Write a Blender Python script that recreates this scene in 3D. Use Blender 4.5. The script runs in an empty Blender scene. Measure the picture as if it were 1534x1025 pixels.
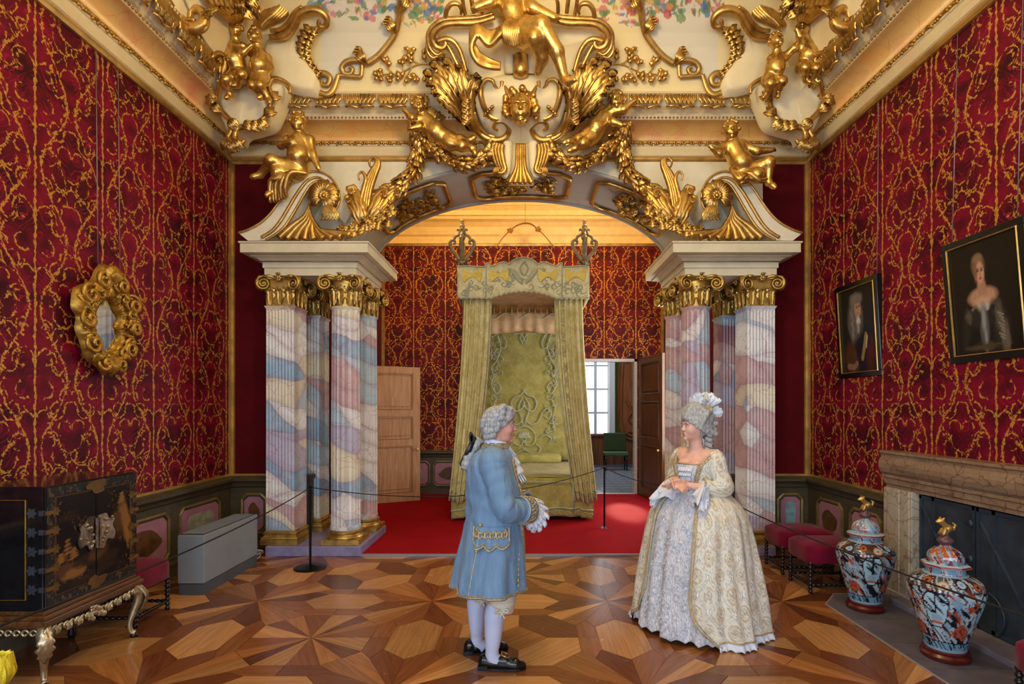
import bpy, bmesh, math, random
import numpy as np
from math import sin, cos, pi, radians, sqrt, atan2, floor
from mathutils import Vector, Matrix
SC = bpy.context.scene
COL = SC.collection
random.seed(7)
# ------------------------------------------------------------------ camera, world, lights, exposure
EYE, FPX, VX, VY = 1.70, 830.0, 787.0, 610.0      # eye height, focal length in pixels, vanishing point (1534 x 1025 frame)
cam = bpy.data.cameras.new('camera'); cam_ob = bpy.data.objects.new('camera', cam); COL.objects.link(cam_ob)
cam.sensor_width = 36; cam.lens = FPX/1534*36
cam.shift_x = (767-VX)/1534; cam.shift_y = (VY-512.5)/1534
cam.clip_start = 0.05
cam_ob.location = (0, 0, EYE); cam_ob.rotation_euler = (pi/2, 0, 0)
SC.camera = cam_ob
SC.view_settings.view_transform = 'Standard'; SC.view_settings.look = 'None'
SC.view_settings.gamma = 1; SC.view_settings.use_curve_mapping = False
SC.view_settings.exposure = 0.0
W = bpy.data.worlds.new('world'); SC.world = W; W.use_nodes = True
W.node_tree.nodes['Background'].inputs[0].default_value = (0.62, 0.78, 1.0, 1)
W.node_tree.nodes['Background'].inputs[1].default_value = 0.9
def light(name, kind, loc, power, color, rot=(0, 0, 0), size=1.0, size_y=None, spot=None, blend=.5):
    d = bpy.data.lights.new(name, kind); d.energy = power; d.color = color
    if kind == 'AREA':
        d.size = size
        if size_y: d.shape = 'RECTANGLE'; d.size_y = size_y
    elif kind == 'SPOT':
        d.shadow_soft_size = size; d.spot_size = spot; d.spot_blend = blend
    elif kind == 'POINT': d.shadow_soft_size = size
    o = bpy.data.objects.new(name, d); COL.objects.link(o); o.location = loc; o.rotation_euler = rot
    return o
DAY = (0.72, 0.86, 1.0)
WARM = (1.0, 0.77, 0.42)
for i, x in enumerate((-2.2, 0.0, 2.2)):            # daylight of the three tall windows behind the camera
    light('window_daylight', 'AREA', (x, -2.95, 2.35), 92, DAY, (pi/2, 0, 0), 1.3, 2.9)
light('window_daylight', 'AREA', (-3.5, -1.2, 2.2), 150, DAY, (0, radians(-90), 0), 2.8, 1.4)    # window in the left wall, behind the camera
light('chandelier_light', 'POINT', (0, 3.2, 5.15), 190, WARM, size=.3)
light('chandelier_light', 'POINT', (0, 0.4, 4.9), 35, WARM, size=.3)
light('alcove_lamp_light', 'POINT', (-1.2, 8.35, 5.0), 80, (1.0, .72, .34), size=.15)
light('alcove_lamp_light', 'POINT', (1.2, 8.35, 5.0), 80, (1.0, .72, .34), size=.15)
light('next_room_daylight', 'AREA', (1.6, 14.0, 4.1), 90, (.85, .93, 1.0), (0, 0, 0), 2.0, 2.4)
light('added_alcove_fill_light', 'AREA', (2.6, 8.75, 2.0), 75, (.95, .96, 1.0), (0, radians(90), 0), 2.2, 1.1)   # added area light that brightens the alcove, unseen behind the columns
sun_ob = light('low_sun_through_the_next_room', 'SPOT', (2.0, 15.6, 3.0), 5200, (1.0, .82, .62), (0, 0, 0), .05, spot=radians(6.2), blend=.8)
sun_ob.rotation_euler = (Vector((1.62, 8.85, 0))-Vector((2.0, 15.6, 3.0))).to_track_quat('-Z', 'Y').to_euler()

# ------------------------------------------------------------------ pixel frame -> world, at a given distance
def P(x, y, D): return Vector(((x-VX)*D/FPX, D, EYE+(VY-y)*D/FPX))
# ------------------------------------------------------------------ object helpers
def tag(o, label=None, cat=None, group=None, kind=None):
    if label: o['label'] = label
    if cat: o['category'] = cat
    if group: o['group'] = group
    if kind: o['kind'] = kind
    return o
def empty(name, loc=(0, 0, 0), label=None, cat=None, group=None, parent=None, kind=None):
    o = bpy.data.objects.new(name, None); COL.objects.link(o); o.location = loc
    o.empty_display_size = .1
    if parent: o.parent = parent
    return tag(o, label, cat, group, kind)
def children(o): return [c for c in bpy.data.objects if c.parent == o]
def copy_tree(o, parent=None):
    c = o.copy(); COL.objects.link(c)
    if parent: c.parent = parent
    for ch in list(o.children): copy_tree(ch, c)
    return c
def mesh_ob(name, verts, faces, mat=None, parent=None, smooth=True, label=None, loc=None, bevel=0, solid=0, subsurf=0, autosmooth=None, mats=None, fmat=None):
    me = bpy.data.meshes.new(name)
    me.from_pydata([tuple(v) for v in verts], [], [tuple(int(i) for i in f) for f in faces]); me.validate(); me.update()
    if mats:
        for m in mats: me.materials.append(m)
        if fmat is not None: me.polygons.foreach_set('material_index', np.array(fmat, dtype=np.int32))
    elif mat: me.materials.append(mat)
    if smooth: me.polygons.foreach_set('use_smooth', np.ones(len(me.polygons), dtype=bool))
    o = bpy.data.objects.new(name, me); COL.objects.link(o)
    if autosmooth is not None and smooth: me.set_sharp_from_angle(angle=radians(autosmooth))
    if parent: o.parent = parent
    if loc is not None: o.location = loc
    if label: o['label'] = label
    if bevel:
        m = o.modifiers.new('bevel', 'BEVEL'); m.width = bevel; m.segments = 2; m.limit_method = 'ANGLE'; m.angle_limit = radians(40)
    if solid:
        m = o.modifiers.new('solid', 'SOLIDIFY'); m.thickness = solid; m.offset = 0
    if subsurf:
        m = o.modifiers.new('sub', 'SUBSURF'); m.levels = subsurf; m.render_levels = subsurf
    return o
def catmull(pts, n=6, closed=False):
    pts = [Vector(p) for p in pts]; N = len(pts); out = []
    if N < 3: return pts
    rng = N if closed else N-1
    for i in range(rng):
        if closed: p0, p1, p2, p3 = pts[i-1], pts[i], pts[(i+1) % N], pts[(i+2) % N]
        else: p0, p1, p2, p3 = pts[max(i-1, 0)], pts[i], pts[i+1], pts[min(i+2, N-1)]
        for k in range(n):
            t = k/n; t2 = t*t; t3 = t2*t
            out.append(.5*((2*p1)+(p2-p0)*t+(2*p0-5*p1+4*p2-p3)*t2+(3*p1-p0-3*p2+p3)*t3))
    if not closed: out.append(pts[-1])
    return out
def interp(vals, n):
    return list(np.interp(np.linspace(0, 1, n), np.linspace(0, 1, len(vals)), vals))
class MB:
    def __init__(s): s.v = []; s.f = []; s.m = []; s.cur = 0
    def add(s, vs, fs):
        b = len(s.v); s.v += [Vector(v) for v in vs]; s.f += [tuple(i+b for i in f) for f in fs]; s.m += [s.cur]*len(fs)
        return s
    def box(s, x0, x1, y0, y1, z0, z1):
        return s.add([(x0, y0, z0), (x1, y0, z0), (x1, y1, z0), (x0, y1, z0), (x0, y0, z1), (x1, y0, z1), (x1, y1, z1), (x0, y1, z1)],
                     [(0, 3, 2, 1), (4, 5, 6, 7), (0, 1, 5, 4), (1, 2, 6, 5), (2, 3, 7, 6), (3, 0, 4, 7)])
    def tube(s, path, r, n=8, closed=False, caps=True, ref=None, flat=1.0, flut=0):
        path = [Vector(p) for p in path]; N = len(path)
        rr = interp(r, N) if isinstance(r, (list, tuple)) else [r]*N
        T = []
        for i in range(N):
            a = path[i-1] if (i or closed) else path[0]; b = path[(i+1) % N] if (i < N-1 or closed) else path[-1]
            t = b-a; T.append(t.normalized() if t.length > 1e-9 else Vector((0, 0, 1)))
        if ref is None:
            nrm = T[0].orthogonal().normalized()
        else: nrm = Vector(ref)
        vs = []
        for i in range(N):
            t = T[i]
            if ref is not None: nrm = Vector(ref)
            nn = nrm-t*nrm.dot(t)
            if nn.length < 1e-6: nn = t.orthogonal()
            nn.normalize(); nrm = nn; b = t.cross(nn)
            for k in range(n):
                a = 2*pi*k/n; q = rr[i]*(1+(flut*cos(a*n/2) if flut else 0))
                vs.append(path[i]+nn*(cos(a)*q*flat)+b*(sin(a)*q))
        fs = []
        M = N if closed else N-1
        for i in range(M):
            j = (i+1) % N
            for k in range(n):
                fs.append((i*n+k, i*n+(k+1) % n, j*n+(k+1) % n, j*n+k))
        if caps and not closed:
            fs.append(tuple(range(n-1, -1, -1))); fs.append(tuple(range((N-1)*n, N*n)))
        return s.add(vs, fs)
    def lathe(s, prof, n=24, c=(0, 0, 0), rf=None, caps=True):
        c = Vector(c); vs = []; fs = []
        for r, z in prof:
            for k in range(n):
                a = 2*pi*k/n; q = r*(rf(a, z) if rf else 1)
                vs.append(c+Vector((q*cos(a), q*sin(a), z)))
        for i in range(len(prof)-1):
            for k in range(n):
                fs.append((i*n+k, i*n+(k+1) % n, (i+1)*n+(k+1) % n, (i+1)*n+k))
        if caps: fs.append(tuple(range(n-1, -1, -1))); fs.append(tuple(range((len(prof)-1)*n, len(prof)*n)))
        return s.add(vs, fs)
    def prism(s, poly, o, u, v, d):
        """closed 2D polygon in plane (o,u,v), pushed along vector d"""
        o, u, v, d = Vector(o), Vector(u), Vector(v), Vector(d); n = len(poly)
        a = [o+u*p[0]+v*p[1] for p in poly]; vs = a+[p+d for p in a]
        fs = [tuple(range(n-1, -1, -1)), tuple(range(n, 2*n))]+[(i, (i+1) % n, n+(i+1) % n, n+i) for i in range(n)]
        return s.add(vs, fs)
    def grid(s, fn, nu, nv, cu=False, cv=False):
        vs = [fn(i/(nu if cu else nu-1), j/(nv if cv else nv-1)) for i in range(nu) for j in range(nv)]; fs = []
        for i in range(nu if cu else nu-1):
            for j in range(nv if cv else nv-1):
                i2, j2 = (i+1) % nu, (j+1) % nv
                fs.append((i*nv+j, i2*nv+j, i2*nv+j2, i*nv+j2))
        return s.add(vs, fs)
    def rings(s, rings, closed=True, caps=False):
        n = len(rings[0]); vs = [p for r in rings for p in r]; fs = []
        for i in range(len(rings)-1):
            for k in range(n if closed else n-1):
                k2 = (k+1) % n
                fs.append((i*n+k, i*n+k2, (i+1)*n+k2, (i+1)*n+k))
        if caps: fs.append(tuple(range(n-1, -1, -1))); fs.append(tuple(range((len(rings)-1)*n, len(rings)*n)))
        return s.add(vs, fs)
    def ball(s, c, r, nu=10, nv=7, M=None):
        if not hasattr(r, '__len__'): r = (r, r, r)
        c = Vector(c); vs = []; fs = []
        for j in range(nv+1):
            b = -pi/2+pi*j/nv
            for i in range(nu):
                a = 2*pi*i/nu; p = Vector((r[0]*cos(a)*cos(b), r[1]*sin(a)*cos(b), r[2]*sin(b)))
                if M is not None: p = M @ p
                vs.append(c+p)
        for j in range(nv):
            for i in range(nu): fs.append((j*nu+i, j*nu+(i+1) % nu, (j+1)*nu+(i+1) % nu, (j+1)*nu+i))
        return s.add(vs, fs)
    def leaf(s, spine, width, nrm, lobes=5, thick=.006, cup=.25, depth=.35, nw=6, curl=0.0):
        """acanthus-like leaf: lobed outline around a spine, ribbed and cupped, with a back side"""
        sp = catmull(spine, 6 if lobes < 4 else 10) if len(spine) > 2 else [Vector(spine[0]).lerp(Vector(spine[1]), i/10) for i in range(11)]
        N = len(sp); nrm = Vector(nrm).normalized(); rows = []
        for i in range(N):
            t = i/(N-1); T = (sp[min(i+1, N-1)]-sp[max(i-1, 0)])
            T = T.normalized() if T.length > 1e-9 else Vector((0, 0, 1))
            n2 = nrm-T*nrm.dot(T)
            n2 = n2.normalized() if n2.length > 1e-5 else T.orthogonal().normalized()
            S = T.cross(n2)
            env = sin(pi*min(1, t*.92+.08))**.7 if t < .999 else .02
            lob = 1-depth*(.5-.5*cos(2*pi*lobes*t))
            w = width*max(env*lob, .03); row = []
            for k in range(-nw, nw+1):
                q = k/nw
                hgt = -cup*w*q*q+thick*1.5*cos(q*pi*(3 if nw < 5 else 4))*(1-abs(q)*.6)+thick
                row.append(sp[i]+S*(w*q)+T*(width*.35*abs(q)*(.5+.5*lob)*min(1, 1.5*(1-t)))+n2*hgt)
            rows.append(row)
        s.rings(rows, closed=False)
        base = len(s.v); R = 2*nw+1
        back = [[rows[i][0], sp[i]-nrm*thick*.6, rows[i][-1]] for i in range(N)]
        vs = [p for r in back for p in r]; fs = []
        for i in range(N-1):
            for k in range(2): fs.append((i*3+k, (i+1)*3+k, (i+1)*3+k+1, i*3+k+1))
        return s.add(vs, fs)
    def xform(s, M, start=0):
        for i in range(start, len(s.v)): s.v[i] = M @ s.v[i]
        return s
    def mirror(s, cx, start=0, fstart=0):
        """append a copy mirrored about the plane X = cx"""
        b = len(s.v)-start; vs = [Vector((2*cx-p.x, p.y, p.z)) for p in s.v[start:]]
        off = len(s.v); s.v += vs
        nf = [tuple(reversed([i-start+off for i in f])) for f in s.f[fstart:]]
        s.m += s.m[fstart:]; s.f += nf
        return s
    def mirrored(s, cx):
        o = MB(); o.v = [Vector((2*cx-p.x, p.y, p.z)) for p in s.v]; o.f = [tuple(reversed(f)) for f in s.f]; o.m = list(s.m); return o
    def build(s, name, mat=None, parent=None, smooth=True, label=None, mats=None, **k):
        if parent is not None and 'loc' not in k:
            inv = Vector((0, 0, 0)); p = parent
            while p is not None: inv += p.location; p = p.parent
            vs = [v-inv for v in s.v]
        else: vs = s.v
        return mesh_ob(name, vs, s.f, mat, parent, smooth, label, mats=mats, fmat=s.m if mats else None, **k)
# ------------------------------------------------------------------ smooth solid bodies: signed distance field -> surface nets
class Body:
    def __init__(s, k=.02): s.p = []; s.k = k
    def cap(s, a, b, ra, rb=None, k=None):
        s.p.append(('c', np.array(a, float), np.array(b, float), ra, ra if rb is None else rb, s.k if k is None else k)); return s
    def ell(s, c, r, rot=None, k=None, sub=False):
        M = np.eye(3) if rot is None else np.array(rot)
        s.p.append(('s' if sub else 'e', np.array(c, float), np.array(r, float), M, None, s.k if k is None else k)); return s
    def chain(s, pts, rad, k=None):
        for i in range(len(pts)-1): s.cap(pts[i], pts[i+1], rad[i], rad[i+1], k)
        return s
    def mesh(s, h):
        lo = np.full(3, 1e9); hi = -lo
        bb = []
        for p in s.p:
            if p[0] == 'c':
                r = max(p[3], p[4]); a = np.minimum(p[1], p[2])-r; b = np.maximum(p[1], p[2])+r
            else:
                r = np.max(p[2]); a = p[1]-r; b = p[1]+r
            bb.append((a, b))
            if p[0] != 's': lo = np.minimum(lo, a); hi = np.maximum(hi, b)
        lo -= 3*h; hi += 3*h
        N = np.ceil((hi-lo)/h).astype(int)+1
        F = np.full(N, 1.0)
        for p, (a, b) in zip(s.p, bb):
            m = p[5]+3*h
            i0 = np.clip(np.floor((a-m-lo)/h).astype(int), 0, N-1); i1 = np.clip(np.ceil((b+m-lo)/h).astype(int)+1, 1, N)
            if np.any(i1 <= i0): continue
            ax = [lo[q]+h*np.arange(i0[q], i1[q]) for q in range(3)]
            X, Y, Z = np.meshgrid(*ax, indexing='ij')
            if p[0] == 'c':
                ba = p[2]-p[1]; L = ba @ ba+1e-12
                t = np.clip(((X-p[1][0])*ba[0]+(Y-p[1][1])*ba[1]+(Z-p[1][2])*ba[2])/L, 0, 1)
                d = np.sqrt((X-p[1][0]-ba[0]*t)**2+(Y-p[1][1]-ba[1]*t)**2+(Z-p[1][2]-ba[2]*t)**2)-(p[3]+(p[4]-p[3])*t)
            else:
                Q = np.stack([X-p[1][0], Y-p[1][1], Z-p[1][2]], -1) @ p[3]
                k0 = np.sqrt(((Q/p[2])**2).sum(-1)); k1 = np.sqrt(((Q/p[2]**2)**2).sum(-1))+1e-9
                d = k0*(k0-1)/k1
            sl = tuple(slice(i0[q], i1[q]) for q in range(3)); G = F[sl]; k = max(p[5], 1e-5)
            if p[0] == 's':
                hh = np.clip(.5-.5*(G+d)/k, 0, 1); F[sl] = G*(1-hh)+(-d)*hh+k*hh*(1-hh)
            else:
                hh = np.clip(.5+.5*(G-d)/k, 0, 1); F[sl] = G*(1-hh)+d*hh-k*hh*(1-hh)
        return nets(F, lo, h)
def nets(F, lo, h):
    n = np.array(F.shape)-1; acc = np.zeros((*n, 3)); cnt = np.zeros(n)
    corners = [(i, j, k) for i in (0, 1) for j in (0, 1) for k in (0, 1)]
    def sub(c): return F[c[0]:c[0]+n[0], c[1]:c[1]+n[1], c[2]:c[2]+n[2]]
    for a in corners:
        for ax in range(3):
            if a[ax]: continue
            b = list(a); b[ax] = 1
            fa, fb = sub(a), sub(b); m = (fa < 0) != (fb < 0)
            t = np.where(m, fa/np.where(m, fa-fb, 1), 0)
            for q in range(3): acc[..., q] += np.where(m, a[q]+(t if q == ax else 0), 0)
            cnt += m
    act = cnt > 0; idx = -np.ones(n, dtype=int); idx[act] = np.arange(act.sum())
    V = (acc[act]/cnt[act][:, None]+np.argwhere(act))*h+lo
    faces = []
    inside = F < 0
    for ax in range(3):
        u, v = (ax+1) % 3, (ax+2) % 3
        sl0 = [slice(1, -1)]*3; sl1 = [slice(1, -1)]*3; sl0[ax] = slice(0, -1); sl1[ax] = slice(1, None)
        A = inside[tuple(sl0)]; B = inside[tuple(sl1)]; e = np.argwhere(A != B)
        if not len(e): continue
        fl = A[tuple(e.T)]; e = e.copy(); e[:, u] += 1; e[:, v] += 1
        def cell(du, dv):
            c = e.copy(); c[:, u] -= du; c[:, v] -= dv; return idx[tuple(c.T)]
        q = np.stack([cell(1, 1), cell(0, 1), cell(0, 0), cell(1, 0)], 1)
        q[~fl] = q[~fl][:, ::-1]; faces.append(q)
    Q = np.concatenate(faces); Q = Q[(Q >= 0).all(1)]
    return V, Q
def body_ob(name, B, h, mat, parent=None, label=None, smoothit=0, mats=None, colorfn=None, local=False):
    V, Q = B.mesh(h)
    if parent is not None and not local:
        inv = np.zeros(3); p = parent
        while p is not None: inv += np.array(p.location); p = p.parent
        V = V-inv
    else: inv = np.zeros(3)
    me = bpy.data.meshes.new(name)
    me.from_pydata(V, [], Q.tolist()); me.update()
    me.polygons.foreach_set('use_smooth', np.ones(len(me.polygons), dtype=bool))
    if mats:
        for m in mats: me.materials.append(m)
        cen = V[Q].mean(1)+inv
        me.polygons.foreach_set('material_index', colorfn(cen).astype(np.int32))
    else: me.materials.append(mat)
    o = bpy.data.objects.new(name, me); COL.objects.link(o)
    if parent: o.parent = parent
    if label: o['label'] = label
    if smoothit:
        m = o.modifiers.new('smooth', 'SMOOTH'); m.factor = .5; m.iterations = smoothit
    return o
def rotm(ax, deg): return np.array(Matrix.Rotation(radians(deg), 3, ax))
def frame_from(zdir, xhint=(1, 0, 0)):
    z = Vector(zdir).normalized(); x = Vector(xhint); x = (x-z*x.dot(z)).normalized(); y = z.cross(x)
    return np.array(((x.x, y.x, z.x), (x.y, y.y, z.y), (x.z, y.z, z.z)))
# ------------------------------------------------------------------ node expressions
class NT:
    def __init__(s, name):
        s.m = bpy.data.materials.new(name); s.m.use_nodes = True; s.t = s.m.node_tree; s.b = s.t.nodes['Principled BSDF']
    def node(s, kind, **kw):
        n = s.t.nodes.new(kind)
        for k, v in kw.items(): setattr(n, k, v)
        return n
    def link(s, a, b):
        if isinstance(a, E): a = a.s
        if isinstance(a, (int, float)): b.default_value = a
        elif isinstance(a, tuple): b.default_value = a if len(a) == len(b.default_value) else (*a, 1)
        else: s.t.links.new(a, b)
    def math(s, op, *a, clamp=False):
        n = s.node('ShaderNodeMath', operation=op); n.use_clamp = clamp
        for i, x in enumerate(a): s.link(x, n.inputs[i])
        return E(s, n.outputs[0])
    def vmath(s, op, *a, out=0):
        n = s.node('ShaderNodeVectorMath', operation=op)
        for i, x in enumerate(a): s.link(x, n.inputs[i])
        return E(s, n.outputs[out])
    def obj(s): return E(s, s.node('ShaderNodeTexCoord').outputs['Object'])
    def pos(s): return E(s, s.node('ShaderNodeNewGeometry').outputs['Position'])
    def sep(s, v):
        n = s.node('ShaderNodeSeparateXYZ'); s.link(v, n.inputs[0]); return [E(s, o) for o in n.outputs]
    def comb(s, x, y, z=0.0):
        n = s.node('ShaderNodeCombineXYZ')
        for i, q in enumerate((x, y, z)): s.link(q, n.inputs[i])
        return E(s, n.outputs[0])
    def scale(s, v, k):
        if isinstance(k, tuple): return s.vmath('MULTIPLY', v, k)
        n = s.node('ShaderNodeVectorMath', operation='SCALE'); s.link(v, n.inputs[0]); s.link(k, n.inputs['Scale']); return E(s, n.outputs[0])
    def noise(s, v, scale, detail=3.0, rough=.55, dist=0.0, color=False):
        n = s.node('ShaderNodeTexNoise'); s.link(v, n.inputs['Vector']); n.inputs['Scale'].default_value = scale
        n.inputs['Detail'].default_value = detail; n.inputs['Roughness'].default_value = rough; n.inputs['Distortion'].default_value = dist
        return E(s, n.outputs['Color' if color else 'Fac'])
    def warp(s, v, scale, amt, detail=2.0):
        c = s.noise(v, scale, detail, color=True)
        return s.vmath('ADD', v, s.scale(s.vmath('SUBTRACT', c, (.5, .5, .5)), amt))
    def voro(s, v, scale, feature='F1', out='Distance', rnd=1.0):
        n = s.node('ShaderNodeTexVoronoi', feature=feature); s.link(v, n.inputs['Vector']); n.inputs['Scale'].default_value = scale
        n.inputs['Randomness'].default_value = rnd
        return E(s, n.outputs[out])
    def wave(s, v, scale, dist=2.0, direction='X', detail=2.0):
        n = s.node('ShaderNodeTexWave', bands_direction=direction); s.link(v, n.inputs['Vector']); n.inputs['Scale'].default_value = scale
        n.inputs['Distortion'].default_value = dist; n.inputs['Detail'].default_value = detail
        return E(s, n.outputs['Fac'])
    def ramp(s, f, stops, interp='LINEAR'):
        n = s.node('ShaderNodeValToRGB'); r = n.color_ramp; r.interpolation = interp
        while len(r.elements) < len(stops): r.elements.new(.5)
        for e, (p, c) in zip(r.elements, stops): e.position = p; e.color = (*c, 1)
        s.link(f, n.inputs[0]); return E(s, n.outputs[0])
    def mix(s, f, a, b, blend='MIX'):
        n = s.node('ShaderNodeMix', data_type='RGBA', blend_type=blend)
        s.link(f, n.inputs[0]); s.link(a, n.inputs[6]); s.link(b, n.inputs[7]); return E(s, n.outputs[2])
    def attr(s, name='Col'):
        n = s.node('ShaderNodeAttribute', attribute_name=name); return E(s, n.outputs['Color'])
    def smooth(s, x, a, b):
        n = s.node('ShaderNodeMapRange', interpolation_type='SMOOTHSTEP'); s.link(x, n.inputs[0]); n.inputs[1].default_value = a; n.inputs[2].default_value = b
        return E(s, n.outputs[0])
    def bump(s, h, strength=.3, dist=.01):
        n = s.node('ShaderNodeBump'); n.inputs['Strength'].default_value = strength; n.inputs['Distance'].default_value = dist
        s.link(h, n.inputs['Height']); s.t.links.new(n.outputs[0], s.b.inputs['Normal'])
    def out(s, color=None, rough=None, metal=None, spec=None, **k):
        if color is not None: s.link(color, s.b.inputs['Base Color'])
        if rough is not None: s.link(rough, s.b.inputs['Roughness'])
        if metal is not None: s.link(metal, s.b.inputs['Metallic'])
        if spec is not None: s.link(spec, s.b.inputs['Specular IOR Level'])
        for n, v in k.items(): s.link(v, s.b.inputs[n.replace('_', ' ')])
        return s.m
class E:
    def __init__(s, nt, sock): s.n = nt; s.s = sock
    def __add__(s, o): return s.n.math('ADD', s, o)
    __radd__ = __add__
    def __sub__(s, o): return s.n.math('SUBTRACT', s, o)
    def __rsub__(s, o): return s.n.math('SUBTRACT', o, s)
    def __mul__(s, o): return s.n.math('MULTIPLY', s, o)
    __rmul__ = __mul__
    def __truediv__(s, o): return s.n.math('DIVIDE', s, o)
    def abs(s): return s.n.math('ABSOLUTE', s)
    def min(s, o): return s.n.math('MINIMUM', s, o)
    def max(s, o): return s.n.math('MAXIMUM', s, o)
    def lt(s, o): return s.n.math('LESS_THAN', s, o)
    def gt(s, o): return s.n.math('GREATER_THAN', s, o)
    def sin(s): return s.n.math('SINE', s)
    def cos(s): return s.n.math('COSINE', s)
    def fract(s): return s.n.math('FRACT', s)
    def sqrt(s): return s.n.math('SQRT', s)
def lin(c):
    """sRGB 0-255 -> linear"""
    return tuple((x/255/12.92 if x <= 10 else ((x/255+.055)/1.055)**2.4) for x in c)
def M_plain(name, c, rough=.5, metal=0.0, spec=.5, noise=0.0, nscale=8.0, bump=0.0, bscale=60.0, **k):
    t = NT(name); col = lin(c)
    if noise:
        f = t.noise(t.obj(), nscale, 4)
        col = t.mix(t.smooth(f, .3, .7), tuple(x*(1-noise) for x in col), tuple(min(1, x*(1+noise)) for x in col))
    if bump: t.bump(t.noise(t.obj(), bscale, 3), bump, .004)
    return t.out(col, rough, metal, spec, **k)
# gilding
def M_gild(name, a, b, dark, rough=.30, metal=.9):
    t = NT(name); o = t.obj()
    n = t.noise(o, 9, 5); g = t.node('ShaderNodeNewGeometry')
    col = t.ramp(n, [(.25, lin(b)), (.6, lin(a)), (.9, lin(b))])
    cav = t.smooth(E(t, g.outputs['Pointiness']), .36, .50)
    col = t.mix(cav, lin(dark), col)  # shade in the creases is put into the gilding colour
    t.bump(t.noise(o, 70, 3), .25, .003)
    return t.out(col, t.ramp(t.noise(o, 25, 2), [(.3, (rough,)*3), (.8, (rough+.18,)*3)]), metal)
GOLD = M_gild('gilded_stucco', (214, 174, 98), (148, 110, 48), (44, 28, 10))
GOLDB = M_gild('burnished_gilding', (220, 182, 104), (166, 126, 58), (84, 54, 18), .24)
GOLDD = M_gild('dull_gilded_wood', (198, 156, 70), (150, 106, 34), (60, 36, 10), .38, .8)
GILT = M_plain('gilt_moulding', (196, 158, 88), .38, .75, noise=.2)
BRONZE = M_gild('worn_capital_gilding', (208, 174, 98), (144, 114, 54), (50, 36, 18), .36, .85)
CREAM = M_plain('cream_stucco', (236, 222, 180), .6, noise=.05, nscale=3, bump=.08, bscale=30)
GREYSTUCCO = M_plain('pale_grey_painted_stucco', (214, 207, 178), .55, noise=.07, nscale=4, bump=.05)
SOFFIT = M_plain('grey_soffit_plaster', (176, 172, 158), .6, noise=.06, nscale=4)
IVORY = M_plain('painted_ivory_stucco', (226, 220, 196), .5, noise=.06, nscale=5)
def M_damask(name, axis, u0, period, V, v0, ground, dark, bright, gold):
    """repeating woven pattern: gold stems, ogee branches and scrolls on a crimson satin ground"""
    t = NT(name); x, y, z = t.sep(t.pos()); u = x if axis == 'x' else y
    p = t.comb((u-u0)*1.0, z-v0, 0.0)
    w = t.warp(p, 9, .035, 1); w = t.warp(w, 34, .016, 1)
    a, b, _ = t.sep(w)
    ux = (((a/period)+.5).fract()-.5).abs()*period           # 0 at a stem .. period/2 midway
    vy = (b/V).fract()*V
    H = period/2
    q = t.comb(ux, vy, 0.0)
    spk = t.noise(p, 55, 2)
    barb = ((vy*(1/.062)).fract()-.5).abs()
    stem = ux-(.002+barb*.016)                                     # stem with barbs
    s1 = (vy*(2*pi/V)).cos()
    og = (ux-(s1*(.36*H)+H*.52)).abs()*.75-.0015
    d = og
    s2 = (vy*(4*pi/V)+.9).cos()
    d = d.min((ux-(s2*(.22*H)+H*.62)).abs()*.6+.0025)
    arcs = [(.30, .14, .085, 0, 1), (.62, .10, .06, 0, -1), (.30, .14, .045, 1, 0), (.66, .30, .075, 0, 1), (.28, .36, .06, 1, .2), (.28, .36, .028, 0, 1), (.74, .47, .09, 0, -1),
            (.40, .56, .075, -.3, 1), (.40, .56, .04, 1, 0), (.80, .66, .055, 0, 1), (.24, .72, .07, .6, 1), (.55, .80, .085, 0, -1), (.55, .80, .05, -1, .5),
            (.86, .88, .06, 0, 1), (.30, .93, .06, 1, -.5), (1.0, .20, .10, 0, 1), (1.0, .58, .11, 0, -1), (1.0, .38, .045, 0, 1), (1.0, .78, .07, 0, 1), (1.0, .05, .06, 0, -1)]
    for cx, cy, r, dx, dy in arcs:
        rel = t.vmath('SUBTRACT', q, (cx*H, cy*V, 0.0))
        L = t.vmath('LENGTH', rel, out=1); dot = t.vmath('DOT_PRODUCT', rel, (dx, dy, 0.0), out=1)
        d = d.min((L-r).abs()+(dot.lt(-.25*r))*.05)
    saw = ((vy-ux*.9)*(1/.034)).fract(); lump = t.smooth(t.noise(p, 26, 2), .38, .62)
    gd = t.smooth(d-(saw*saw*lump*.0115+(lump-.5)*.005+(spk-.5)*.010+.0016), .0020, .0).max(t.smooth(stem-(spk-.5)*.012, .004, .001))
    # satin figures: big dark petals and brighter streaks
    pet = t.vmath('LENGTH', t.vmath('SUBTRACT', q, (H*.98, .5*V, 0.0)), out=1)
    big = t.noise(t.scale(w, (6.0, 4.2, 1.0)), 1, 2)
    figure = t.smooth(t.voro(t.warp(q, 7, .08), 8.5, 'SMOOTH_F1'), .25, .62)
    col = t.mix(figure, lin(ground), lin(dark))
    streak = t.smooth(t.wave(t.warp(q, 6, .12), 11, 5.0, 'DIAGONAL', 1), .82, .98)*t.smooth(big, .42, .6)
    col = t.mix(streak*.7, col, lin(bright))
    cloud = t.noise(p, 1.3, 3)
    col = t.mix(t.smooth(cloud, .3, .75)*.35, col, lin(bright))
    gcol = t.mix(t.smooth(spk, .3, .7), tuple(v*.55 for v in lin(gold)), lin(gold))
    col = t.mix(gd*.92, col, gcol)
    t.bump(gd+t.noise(p, 130, 2)*.3, .25, .003)
    return t.out(col, t.math('SUBTRACT', .6, gd*.15), gd*.25, .22)
DAM_SIDE = M_damask('crimson_damask', 'y', 4.035, .644, 1.06, .84, (108, 1, 33), (48, 0, 12), (156, 12, 54), (220, 158, 66))
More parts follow.
